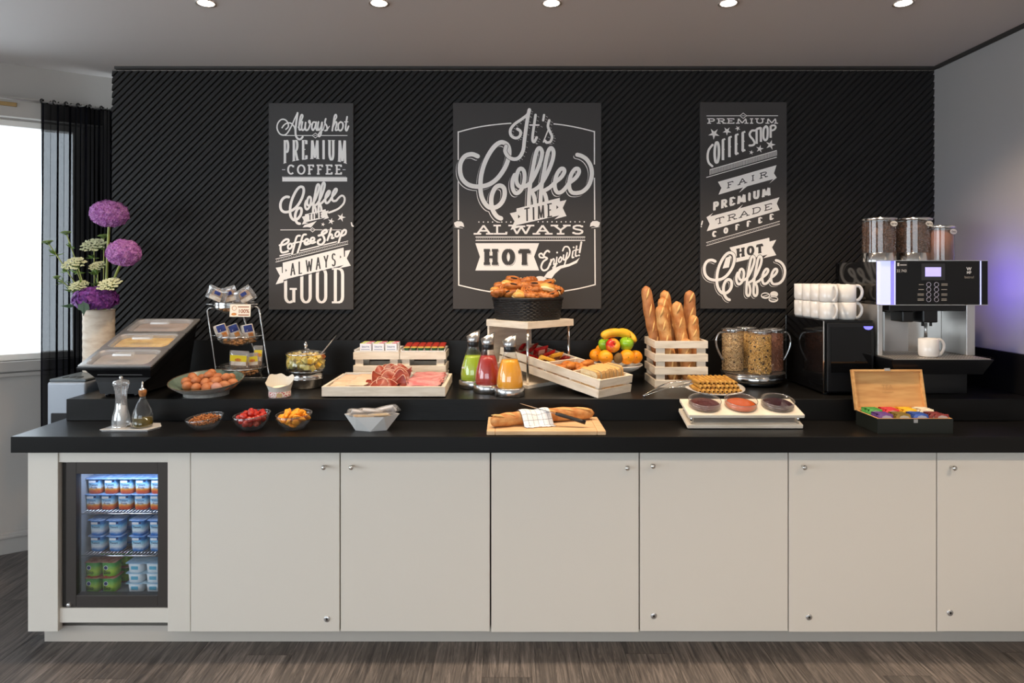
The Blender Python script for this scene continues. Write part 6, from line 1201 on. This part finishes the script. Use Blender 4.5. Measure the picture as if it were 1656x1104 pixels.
# ================================================================== WAFER PLATE AND TONGS
WP = Vector(((1155-CX)*3.175/F, 3.175, TT)); e = empty('wafer_plate', WP, 'white oval plate stacked with rolled wafers', 'plate')
mb = MB(); mb.lathe([(.06, 0), (.064, .008), (.10, .014), (.136, .03), (.137, .033), (.10, .019), (.06, .012), (.001, .012)], 48, shear=(0, .11)); mb.build('plate', M_porc, e)
M_waf = pm('wafer', rgb(198, 152, 70), .6, var=(50, rgb(158, 110, 42)), bump=(80, .6, .003)); M_wafin = pm('wafer_hole', rgb(90, 48, 16), .8)
pr = None; rr = .0098
def wafer(p, rot, lab):
    global pr
    if pr is None:
        pr = empty('wafer_roll', p, lab, 'wafer', 'rolled wafers on the plate', rot); L_ = .055
        mb = MB(); mb.T = Matrix.Rotation(PI/2, 4, 'X'); mb.lathe([(rr*.45, -L_), (rr, -L_), (rr*1.03, -L_*.5), (rr*.97, 0), (rr*1.03, L_*.5), (rr, L_), (rr*.45, L_)], 14); mb.build('roll', M_waf, pr)
        mb = MB(); mb.T = Matrix.Rotation(PI/2, 4, 'X'); mb.lathe([(rr*.46, -L_+.001), (rr*.46, L_-.001)], 12); mb.disc(rr*.46, -L_+.004, 12); mb.disc(rr*.46, L_-.004, 12); mb.build('filling', M_wafin, pr)
    else: copy_tree(pr, p, rot, lab)
for i in range(10): wafer(WP+Vector((-.092+i*.0203, -.018, .026)), (.10, 0, .12+.02*math.sin(i)), f'rolled wafer in the bottom layer, {ori(i)} from the tongs')
for i in range(9): wafer(WP+Vector((-.082+i*.0203, -.006, .0435)), (.12, 0, .16+.03*math.sin(i*2)), f'rolled wafer in the middle layer, {ori(i)} from the tongs')
for i in range(9): wafer(WP+Vector((-.088+i*.0205, .012, .0605)), (.14, 0, .22+.03*math.sin(i*3)), f'rolled wafer in the top layer, {ori(i)} from the tongs')
e = empty('serving_tongs', (0, 0, 0), 'steel serving tongs leaning on the wafer plate', 'tongs')
a0 = W(1042, 637, 3.09); a0.z = TT+.006; a1 = W(1118, 619, 3.11)
for s_, dz in ((-1, 0), (1, .014)):
    off = Vector((0, s_*.008, dz)); P = [a0+Vector((0, s_*.004, dz*.2)), a0*.55+a1*.45+off*1.2+Vector((0, 0, .008)), a1*.8+a0*.2+off*1.3, a1+off*.6]; mb = MB(); mb.tube(smooth_path(P, 6), [.004+.007*min(1, i/8)+(.004 if i > 10 else 0) for i in range(19)], 8, flat=.28); mb.build('arm', M_chrome, e)
mb = MB(); mb.ell(a0, (.008, .007, .006), 10, 8); mb.build('hinge', M_chrome, e)
# ================================================================== JAM STAND
JX0, JX1, JYF = .765, 1.251, 2.874; ja = math.radians(14.5); JD = .158
js = empty('jam_stand', ((JX0+JX1)/2, JYF, CT), 'tilted two-board white stand with three glass jam dishes', 'stand', rot=(ja, 0, 0)); jw = (JX1-JX0)/2
MB().box(-jw, jw, 0, JD, .002, .019).build('bottom_board', M_crate, js, bev=.003); MB().box(-jw, jw, -.004, JD-.004, .052, .067).build('top_board', M_crate, js, bev=.003)
for x in (-jw+.018, jw-.018):
    for y in (.016, JD-.02): MB().cyl(.0055, .019, .052, 14, (x, y)).build('spacer', M_chrome, js)
MB().box(-jw+.03, jw-.03, .024, .026, .02, .05).build('frosted_panel', glass('frosted', (.75, .73, .72), .8, .4), js)
for x in (-jw+.05, jw-.05): MB().box(x-.01, x+.01, JD-.012, JD-.004, -.036, .003).build('rear_foot', M_plastic, js)
Tj = js.matrix_basis.copy() if False else Matrix.Translation(js.location) @ Matrix.Rotation(ja, 4, 'X')
for px, lab, lab2, col in ((1137.8, 'left glass dish of dark red jam', 'dark red jam in the left dish', pm('jam_darkred', rgb(72, 16, 22), .2, coat=.6, bump=(70, .9, .006))), (1196, 'middle glass dish of orange jam', 'orange jam in the middle dish', pm('jam_orange', rgb(178, 76, 18), .2, coat=.6, bump=(40, .5, .004))), (1255, 'right glass dish of dark berry jam', 'dark berry jam in the right dish', pm('jam_berry', rgb(46, 8, 24), .2, coat=.6, bump=(80, 1, .007)))):
    x = (px-CX)*2.945/F-js.location.x; e = empty('jam_dish', Tj @ Vector((x, .078, .0675)), lab, 'dish', 'jam dishes on the tilted stand', (ja, 0, 0)); r = .069
    mb = MB(); mb.lathe([(.001, .0005), (r*.93, .0005), (r*.98, .006), (r, .03), (r*.97, .03), (r*.95, .007), (.001, .0035)], 44); mb.build('dish', M_glass, e)
    mb = MB(); mb.tube([((r-.001)*math.cos(a*PI/24), (r-.001)*math.sin(a*PI/24), .03) for a in range(48)], .0014, 6, closed=True); mb.build('rim', glass('glass_rim'), e)
    mb = MB(); mb.lathe([(r*.93, .004), (r*.945, .010), (r*.8, .0125), (r*.4, .014), (.001, .0135)], 40); o = mb.build('jam', col, loc=e.location); o.rotation_euler = e.rotation_euler; tag(o, lab2, 'jam', kind='stuff')
# ================================================================== CUTTING BOARD
M_bw = pm('board_wood', rgb(224, 190, 150), .5, var=(5, rgb(202, 162, 116), (.35, .7)), stretch=(1.2, 22, 20))
cbx0, cbx1 = (787-CX)*2.755/F, (980-CX)*2.755/F
cb = empty('cutting_board', ((cbx0+cbx1)/2, 2.755, CT), 'rectangular pale wooden cutting board near the worktop edge', 'cutting board'); hw_ = (cbx1-cbx0)/2; D_ = .268
strips = 9
for i in range(strips): MB().box(-hw_+.035, hw_-.035, D_*i/strips, D_*(i+1)/strips-.0006, .002, .02).build('plank', M_bw, cb, bev=.001 if i not in (0, strips-1) else .003)
for s_ in (-1, 1): MB().box(min(s_*hw_, s_*(hw_-.0345)), max(s_*hw_, s_*(hw_-.0345)), 0, D_, .002, .02).build('end_cap', M_bw, cb, bev=.003)
for x in (-hw_+.04, hw_-.04):
    for y in (.03, D_-.03): MB().cyl(.008, 0, .003, 10, (x, y)).build('foot', M_plastic, cb)
bt = CT+.02; br = .0265
Pb = [Vector((-.062, 2.805, bt+br)), Vector((.03, 2.855, bt+br)), Vector((.12, 2.88, bt+br+.002)), Vector((.23, 2.935, bt+br+.003)), Vector((.385, 2.975, bt+br))]
baguette('baguette', Pb, br, 'baguette lying across the cutting board under a checked cloth', M_bag, None, 7, (0, -.5, .85))
cl = MB(); nu, nv = 18, 26; vs_ = []; uvp = []
ax = (Pb[2]-Pb[1]).normalized(); sd = Vector((ax.y, -ax.x, 0)).normalized()           # sd towards the viewer
for j in range(nv+1):
    v_ = j/nv; L = -.075+.185*v_                                      # arc length across the loaf
    for i in range(nu+1):
        u = i/nu; c = Vector((.045, 2.858, bt+br)) + ax*(.128*u+.022*v_*1.0); rad = .034+.003*math.sin(u*9)
        if L < -.053: off = -sd*rad+Vector((0, 0, 1))*((L+.053)*1.0)
        elif L < .04: a = L/rad; off = sd*math.sin(a)*rad+Vector((0, 0, 1))*math.cos(a)*rad
        else:
            t = L-.04; off = sd*(rad*.93+t*.55)+Vector((0, 0, 1))*(rad*.38-t*1.0)
        p = c+off+sd*.003*math.sin(u*14+v_*5)*max(0, v_-.3); p.z = max(p.z, bt+.0015+.002*math.sin(u*17)**2); vs_.append(p); uvp.append((u*.13, v_*.19, 0))
cl.add(vs_, [(j*(nu+1)+i, j*(nu+1)+i+1, (j+1)*(nu+1)+i+1, (j+1)*(nu+1)+i) for j in range(nv) for i in range(nu)], True)
o = cl.build('checked_cloth', grid_cloth()); at_ = o.data.attributes.new('uvp', 'FLOAT_VECTOR', 'POINT')
for k, q in enumerate(uvp): at_.data[k].vector = q
s_ = o.modifiers.new('thick', 'SOLIDIFY'); s_.thickness = .0015; tag(o, 'white napkin with thin dark grid draped over the baguette', 'napkin')
e = empty('bread_knife', (0, 0, 0), 'serrated bread knife with black handle resting on the napkin', 'knife')
k0, k1, k2 = W(841, 652, 2.93), W(902, 669.5, 2.835), W(947, 683, 2.815)
ax = (k1-k0).normalized(); n_ = ax.cross(Vector((0, 0, 1))).normalized(); up = n_.cross(ax)
mb = MB(); pr_ = []
for t, hgt in ((0, .002), (.06, .008), (.3, .010), (1, .011)): p = k0*(1-t)+k1*t; pr_.append([p+up*hgt*.3+n_*.0008+n_*hgt*.6, p+up*hgt*.3-n_*.0008+n_*hgt*.6, p-up*hgt*.4-n_*.0008-n_*hgt*.6, p-up*hgt*.4+n_*.0008-n_*hgt*.6])
mb.loft(pr_, smooth=False); mb.build('blade', M_steel, e)
mb = MB(); mb.tube([k1-(k2-k1)*.08, k1+(k2-k1)*.1, k1+(k2-k1)*.4, k1+(k2-k1)*.75, k2], [.008, .0105, .0095, .0105, .0115], 12, flat=.8); mb.build('handle', M_plastic, e)
# ================================================================== TEA BOX
M_box = pm('box_dark_green', (.012, .014, .011), .4); M_boxw = pm('box_wood', rgb(226, 176, 112), .55, var=(6, rgb(206, 150, 90)), stretch=(1, 8, 8))
bx0, bx1, by0, by1 = 1.518, 1.826, 2.786, 2.961; bz = .062
tb = empty('tea_box', ((bx0+bx1)/2, by0, CT), 'dark green wooden tea box with raised lid showing tan inside', 'tea box'); hw_ = (bx1-bx0)/2; D_ = by1-by0
MB().box(-hw_, hw_, 0, .009, 0, bz).build('front_wall', M_box, tb, bev=.001); MB().box(-hw_, hw_, D_-.009, D_, 0, bz).build('back_wall', M_box, tb, bev=.001)
for s_ in (-1, 1): MB().box(min(s_*hw_, s_*(hw_-.009)), max(s_*hw_, s_*(hw_-.009)), .009, D_-.009, 0, bz).build('side_wall', M_box, tb, bev=.001)
MB().box(-hw_+.009, hw_-.009, .009, D_-.009, 0, .008).build('bottom', M_boxw, tb)
mb = MB(); i_ = .0085
mb.box(-hw_+.002, hw_-.002, .002, i_, bz, bz+.0008); mb.box(-hw_+.002, hw_-.002, D_-i_, D_-.002, bz, bz+.0008); mb.box(-hw_+.002, -hw_+i_, i_, D_-i_, bz, bz+.0008); mb.box(hw_-i_, hw_-.002, i_, D_-i_, bz, bz+.0008); mb.build('rim_edge', M_boxw, tb)
mb = MB(); mb.box(-hw_+.009, hw_-.009, D_/2-.002, D_/2+.002, .008, .048)
for k in range(1, 4): x = -hw_+.009+(2*hw_-.018)*k/4; mb.box(x-.002, x+.002, .009, D_-.009, .008, .048)
mb.build('dividers', M_boxw, tb)
MB().box(-.008, .008, -.003, .0, bz-.016, bz-.002).build('clasp', M_steel, tb)
lid = bpy.data.objects.new('lid', None); COL.objects.link(lid); lid.parent = tb; lid.location = (0, D_, bz); lid.rotation_euler = (-math.radians(13), 0, 0)   # lid plane: local x-z
MB().box(-hw_, hw_, .012, .018, 0, D_).build('lid_panel', M_box, lid, bev=.001)
mb = MB(); mb.box(-hw_, hw_, -.006, .012, D_-.009, D_); mb.box(-hw_, -hw_+.009, -.006, .012, .0, D_-.009); mb.box(hw_-.009, hw_, -.006, .012, .0, D_-.009); mb.box(-hw_+.009, hw_-.009, -.006, .012, 0, .009); mb.build('lid_frame', M_boxw, lid, bev=.0008)
MB().box(-hw_+.008, hw_-.008, .0105, .0122, .008, D_-.008).build('lid_lining', M_boxw, lid)
mb = MB(); 
for k, (t, sz, z) in enumerate((('TEA', .028, .098), ('selection', .014, .078))): words(t, sz, Matrix.Translation((.0, .0098, z)) @ FRONT.to_4x4(), mb)
mb.build('engraving', pm('engraved', rgb(196, 148, 92), .6), lid); MB().box(-.012, .012, -.009, -.002, D_-.006, D_+.005).build('latch', M_steel, lid)
TEA = [('green', rgb(70, 140, 60)), ('red', rgb(196, 50, 52)), ('yellow', rgb(232, 172, 20)), ('cream', rgb(226, 206, 180)), ('purple', rgb(92, 52, 122)), ('olive gold', rgb(120, 96, 24)), ('blue', rgb(36, 72, 150)), ('dark red', rgb(112, 32, 30))]
cw = (2*hw_-.018)/4
for k, (nm, c) in enumerate(TEA):
    row = 1 if k < 4 else 0; col_ = k % 4; mt = pm('tea_'+nm.replace(' ', '_'), c, .4, var=(40, tuple(min(1, x*1.5+.02) for x in c))); base = None
    for j in range(5):
        lx = -hw_+.009+cw*(col_+.5)+(.012 if (k == 7 and j == 0) else 0); ly = (.016 if row == 0 else D_/2+.008)+j*.0135; p = tb.location+Vector((lx, ly, .008+.034+(.008 if row else .004)))
        lab = f'{nm} tea sachet in the {["front", "rear"][row]} row of the tea box, {ori(j)} from the front'
        if base is None:
            base = empty('tea_sachet', p, lab, 'tea sachet', 'tea sachets in the box', (-.32, 0, 0)); mb = MB(); pillow(mb, .063, .062, .007, Matrix.Identity(4), 6, 6); mb.build('sachet', mt, base)
            mb = MB(); q = [(-.02, -.02), (.024, -.02), (.024, .006), (.018, .014), (.0, .018), (-.014, .014), (-.02, .006)]; mb.add([(x, -.0044, z+.008) for x, z in q], [tuple(range(7))]); mb.build('label_print', pm('tea_print_'+nm.replace(' ', '_'), tuple(.5*x+.32 for x in c), .5), base)
        else: copy_tree(base, p, (-.32+R.uniform(-.05, .05), 0, R.uniform(-.04, .04)), lab)
# ================================================================== MILK COOLER WITH MUGS
KX0, KX1, KY0, KY1, KZ = 1.46, 1.69, 3.13, 3.56, 1.309
mk = empty('milk_cooler', ((KX0+KX1)/2, KY0, TT), 'glossy black milk cooler with mugs stacked on its top', 'cooler'); mk.location = (0, 0, 0)
MB().box(KX0, KX1, KY0+.012, KY1, TT+.008, KZ).build('cabinet', M_gloss, mk, bev=.002)
MB().box(KX0+.012, KX1-.006, KY0-.006, KY0+.011, TT+.018, KZ-.012).build('door', M_plastic, mk, bev=.002); MB().box(KX0+.026, KX1-.018, KY0-.008, KY0-.0055, TT+.105, KZ-.03).build('door_panel', M_gloss, mk, bev=.001)
MB().box(KX0-.001, KX0+.004, KY0+.008, KY0+.0125, TT+.008, KZ-.004).build('edge_trim', M_chrome, mk)
MB().box(KX0-.0008, KX0+.0025, KY1-.003, KY1+.0006, TT+.008, KZ).build('rear_edge_trim', M_chrome, mk)
p = W(1404, 527.5, KY0-.009); mb = MB(); mb.T = Matrix.Translation((p.x, KY0-.0085, p.z)) @ Matrix.Rotation(PI/2, 4, 'X'); q = [(.021*math.cos(PI+PI*i/14), .016*math.sin(PI+PI*i/14)) for i in range(15)]; mb.prism(q, 0, .003); mb.build('blue_indicator', pm('blue_led', (.2, .2, .9), .4, emit=rgb(118, 112, 255), estr=1.3), mk)
for x in (KX0+.025, KX1-.025):
    for y in (KY0+.04, KY1-.03): MB().cyl(.012, TT, TT+.009, 12, (x, y)).build('foot', M_plastic, mk)
def mug_proto():
    e = empty('coffee_mug', (0, -80, 0), '', 'mug'); h = .081; r = .0415
    mb = MB(); mb.lathe([(.001, .003), (r*.8, .001), (r*.88, 0), (r*.95, .005), (r, .014), (r, h-.001), (r-.0015, h), (r-.0035, h-.002), (r-.004, .01), (.001, .007)], 36); mb.build('cup', M_porc, e)
    mb = MB(); mb.tube(smooth_path([(r-.003, 0, h*.93), (r+.014, 0, h*.9), (r+.0255, 0, h*.66), (r+.023, 0, h*.36), (r+.01, 0, h*.13), (r-.003, 0, h*.1)], 5), .0048, 8, flat=1.5); mb.build('handle', M_porc, e); return e
mg = mug_proto(); first = True
cols = [1.5065, 1.592]
for lay in (0, 1):
    for c_ in (0, 1):
        for r_ in range(4):
            p = (cols[c_], 3.19+r_*.0905, KZ+.0005+lay*.0815); yaw_ = -PI/2+.12 if c_ == 0 else (-.12 if lay == 0 else -.2)
            lab = f'white mug in the {["lower", "upper"][lay]} layer, {["left", "right"][c_]} column, {["nearest", "second", "third", "rearmost"][r_]} row'
            if first: mg.location = p; mg.rotation_euler = (0, 0, yaw_); mg['label'] = lab; mg['group'] = 'mugs stacked on the cooler'; first = False
            else: copy_tree(mg, p, (0, 0, yaw_), lab, 'mugs stacked on the cooler')
# ================================================================== COFFEE MACHINE
MX0, MX1, MY, MZ0, MZ1 = 1.700, 2.187, 3.10, 1.381, 1.583
cm = empty('coffee_machine', (0, 0, 0), 'black coffee machine with glowing violet sides and bean hoppers', 'coffee machine')
def mx(px, Y=MY): return (px-CX)*Y/F
def mz(py, Y=MY): return EYE-(py-CY)*Y/F
MB().box(MX0, MX1-.012, MY+.03, 3.52, MZ0, MZ1-.004).build('head_housing', M_gloss, cm, bev=.002)
MB().box(mx(1447), mx(1584), MY-.004, MY+.03, MZ0+.002, MZ1-.002).build('front_panel', M_gloss, cm, bev=.002)
mb = MB(); mb.box(MX0-.001, MX1, MY-.005, MY+.032, MZ1-.002, MZ1+.001); mb.box(MX0-.001, MX1, MY-.005, MY+.032, MZ0-.001, MZ0+.002); mb.build('edge_trim', M_steel, cm)
M_led = pm('led_lavender', (.6, .6, .9), .4, emit=rgb(176, 186, 255), estr=.95); M_led2 = pm('led_violet', (.3, .3, .8), .4, emit=rgb(120, 110, 250), estr=.8)
MB().box(MX0, mx(1440), MY, MY+.03, MZ0+.002, MZ1-.002).build('left_light_panel', M_led, cm); MB().box(mx(1440), mx(1446.5), MY-.002, MY+.03, MZ0+.002, MZ1-.002).build('left_light_bevel', M_led2, cm)
MB().box(mx(1446), mx(1447.2), MY-.005, MY, MZ0+.002, MZ1-.002).build('bright_edge', M_led, cm)
MB().box(mx(1584), mx(1586), MY-.004, MY+.03, MZ0+.002, MZ1-.002).build('right_light_edge', M_led, cm); MB().box(mx(1586.2), MX1, MY-.002, MY+.03, MZ0+.002, MZ1-.002).build('right_end', M_gloss, cm)
MB().box(MX1-.011, MX1-.002, MY+.034, MY+.20, MZ0+.004, MZ1-.006).build('right_light_panel', pm('led_side', (.3, .3, .8), .4, emit=rgb(112, 96, 255), estr=9), cm)
Yq = MY-.0045
MB().box(mx(1490, Yq), mx(1528, Yq), Yq-.001, Yq, mz(453, Yq), mz(426, Yq)).build('screen_bezel', pm('bezel', (.03, .03, .034), .2), cm); 
MB().box(mx(1496, Yq), mx(1521.5, Yq), Yq-.002, Yq-.001, mz(447, Yq), mz(432, Yq)).build('screen', pm('screen_lavender', (.5, .45, .8), .3, emit=rgb(172, 160, 250), estr=.9), cm)
for x in (1502, 1514.5):
    for y in (460, 468, 476.2, 484.3):
        c = W(x, y, Yq-.001); mb = MB(); mb.tube([c+Vector((.0098*math.cos(a*PI/10), 0, .0098*math.sin(a*PI/10))) for a in range(20)], .0011, 6, closed=True); mb.build('button', pm('button_ring', rgb(190, 185, 205), .3, .4), cm)
M_lbl = pm('panel_print', rgb(176, 164, 150), .5)
mb = MB()
for y, wl_, wr_ in ((460, 8, 10), (468, 8.5, 9), (476.2, 10, 9.5), (484.3, 10, 8.5)):
    for dy in ((0,) if y < 470 else (-1.1, 1.1)):
        a, b = W(1494-wl_, y+dy+.5, Yq-.0008), W(1494, y+dy-.5, Yq-.0008); mb.box(a.x, b.x, Yq-.0008, Yq-.0002, a.z, b.z)
    for dy in ((-1.1, 1.1) if y != 468 else (0,)): a, b = W(1522.5, y+dy+.5, Yq-.0008), W(1522.5+wr_, y+dy-.5, Yq-.0008); mb.box(a.x, b.x, Yq-.0008, Yq-.0002, a.z, b.z)
mb.build('button_lettering', M_lbl, cm)
mb = MB(); FM = FRONT.to_4x4()
c = W(1567, 435.0, Yq-.001); words('W', .021, Matrix.Translation(c) @ FM, mb, .0007); c = W(1567, 440.8, Yq-.001); words('MF', .0165, Matrix.Translation(c) @ FM, mb, .0005); mb.build('maker_logo', pm('logo_white', rgb(235, 230, 225), .4), cm)
mb = MB(); c = W(1567.5, 448.2, Yq-.001); words('bistro!', .0165, Matrix.Translation(c) @ FM @ Matrix.Shear('XZ', 4, (0, 0)), mb); mb.build('model_lettering', M_lbl, cm)
MB().box(mx(1449, Yq), mx(1467.5, Yq), Yq-.0006, Yq, mz(441.5, Yq), mz(423.5, Yq)).build('sticker', pm('sticker_black', (.012, .012, .012), .5), cm)
mb = MB(); words('22 743', .0165, Matrix.Translation(W(1458, 438, Yq-.001)) @ FM, mb); mb.box(mx(1451, Yq), mx(1454, Yq), Yq-.001, Yq-.0007, mz(430, Yq), mz(425, Yq)); mb.box(mx(1455.5, Yq), mx(1466, Yq), Yq-.001, Yq-.0007, mz(429, Yq), mz(427.6, Yq)); mb.build('sticker_lettering', MATS['logo_white'], cm)
# brewing bay
GZ = EYE-140*3.0/F
MB().box(MX0, mx(1571, 3.3), 3.30, 3.52, GZ-.07, MZ0).build('rear_column', pm('mirror_steel', (.55, .53, .5), .18, 1.), cm)
MB().box(MX0, MX0+.022, 3.12, 3.30, GZ, MZ0).build('left_pillar', M_steel, cm, bev=.002); MB().box(mx(1563, 3.12), mx(1577, 3.12), 3.12, 3.30, GZ, MZ0).build('right_pillar', M_steel, cm, bev=.002)
MB().box(mx(1431, 3.28), mx(1470, 3.28), 3.285, 3.299, GZ, mz(504, 3.28)).build('splash_plate', M_steel, cm, bev=.001)
MB().box(mx(1434, 3.14), mx(1556, 3.14), 3.12, 3.26, mz(502.5, 3.14), MZ0-.0005).build('spout_block', M_plastic, cm, bev=.003)
MB().box(mx(1453, 3.17), mx(1472, 3.17), 3.14, 3.24, mz(520, 3.17), mz(502, 3.17)).build('milk_spout', M_plastic, cm, bev=.006)
MB().box(mx(1486, 3.15), mx(1510.5, 3.15), 3.12, 3.2, mz(521, 3.15), mz(500, 3.15)).build('coffee_spout', M_plastic, cm, bev=.006)
for x in (1492, 1505): c = W(x, 527, 3.16); MB().cyl(.006, c.z, c.z+.02, 10, (c.x, c.y)).build('nozzle', M_plastic, cm)
mb = MB(); c0 = W(1497, 522, 3.2); mb.tube([c0, W(1497, 545, 3.2)], .007, 10); mb.build('water_pipe', M_steel, cm)
# drip tray
ty0, ty1 = 2.995, 3.30; tx0_, tx1_ = 1.693, (1607-CX)*3.0/F
mb = MB(); mb.prism([(tx0_+.03, ty0+.03), (tx1_-.03, ty0+.03), (tx1_-.02, ty1), (tx0_+.02, ty1)], GZ-.072, GZ-.004, [(tx0_, ty0), (tx1_, ty0), (tx1_, ty1), (tx0_, ty1)]); mb.build('drip_tray', M_plastic, cm, bev=.002)
mb = MB(); mb.box(tx0_+.012, tx1_-.012, ty0+.008, ty1-.005, GZ-.004, GZ); mb.build('grate', pm('grate_steel', (.62, .56, .5), .35, .9), cm)
mb = MB()
for i in range(34):
    for j in range(9): mb.disc(.0042, GZ+.0004, 8, (tx0_+.026+i*.0132+(j % 2)*.006, ty0+.022+j*.026))
mb.build('grate_holes', M_dark, cm)
MB().box(mx(1480, 3.18), mx(1562, 3.18), 3.17, 3.5, TT, GZ-.07).build('pedestal', M_plastic, cm, bev=.003)
# bean hoppers
M_bean = pm('coffee_beans', rgb(66, 36, 18), .4, var=(120, rgb(104, 62, 32)), bump=(160, .8, .004)); M_cocoa = pm('cocoa_powder', rgb(140, 88, 62), .8, var=(20, rgb(122, 72, 48)))
Yh = 3.30
for i, (pa, pb, pt, lab, lab2, t) in enumerate(((1394.5, 1448.5, 352.5, 'left coffee bean hopper with chrome collar', 'coffee beans in the left hopper', 'Espresso'), (1450, 1504.5, 352.5, 'second coffee bean hopper between bean and cocoa hoppers', 'coffee beans in the second hopper', 'Espresso'), (1502.5, 1542.5, 364.5, 'smaller cocoa powder hopper at the right', 'brown cocoa powder in the small hopper', 'Choco'))):
    yh = Yh if i < 2 else 3.24; x0, x1 = mx(pa, yh), mx(pb, yh); r = (x1-x0)/2-.001; zt = mz(pt, yh); z0 = MZ1-.004; e = empty('bean_hopper', ((x0+x1)/2, yh, z0), lab, 'hopper', 'hoppers on the coffee machine'); H = zt-z0
    r_ = r*.95
    if i < 2: mb = MB(); mb.lathe([(r_*1.0, 0), (r_*1.0, .042), (r_*.97, .044)], 36); mb.build('collar', M_chrome, e)
    mb = MB(); mb.lathe([(r_*.985, .03 if i < 2 else 0), (r_*.985, H-.008)], 36); mb.build('clear_wall', M_acryl, e)
    mb = MB(); mb.lathe([(r_*1.0, H-.014), (r_*1.05, H-.011), (r_*1.05, H-.003), (r_*.9, H), (.001, H)], 36); mb.build('lid', M_chrome, e)
    mb = MB(); mb.T = Matrix.Translation((r_*.42, -r_*.93, H-.032)) @ Matrix.Rotation(.42, 4, 'Z') @ Matrix.Rotation(PI/2, 4, 'X') @ Matrix.Diagonal((1.95, 1, 1, 1)); mb.cyl(.0125, 0, .0012, 22); pl_ = mb.build('oval_label', M_white, e)
    mb = MB(); mb.T = None; words(t, .011, Matrix.Translation((r_*.42+.0008, -r_*.93-.0022, H-.032)) @ Matrix.Rotation(.42, 4, 'Z') @ FM, mb, .0003); mb.build('lettering', M_ink, e)
    lv = (H-.02 if i < 2 else H-.022); rb = r_*.93; mb = MB(); mb.cyl(rb-.003, .032 if i < 2 else .002, lv, 32)
    if i < 2:
        for k in range(900): a = R.random()*6.283; q = Vector((rb*.985*math.cos(a), rb*.985*math.sin(a), R.uniform(.036, lv))); mb.ell(q, (.0052, .0037, .0030), 6, 4, Euler((R.random()*6, R.random()*6, R.random()*6)).to_matrix())
    o = mb.build('hopper_filling', M_bean if i < 2 else M_cocoa, loc=e.location); tag(o, lab2, 'coffee' if i < 2 else 'cocoa', kind='stuff')
# cup under the spout
p = W(1501.5, 578, 3.08); copy_tree(mg, (p.x, 3.08, GZ+.0006), (0, 0, -.05), 'white mug standing on the drip tray of the coffee machine'); bpy.context.view_layer.update()
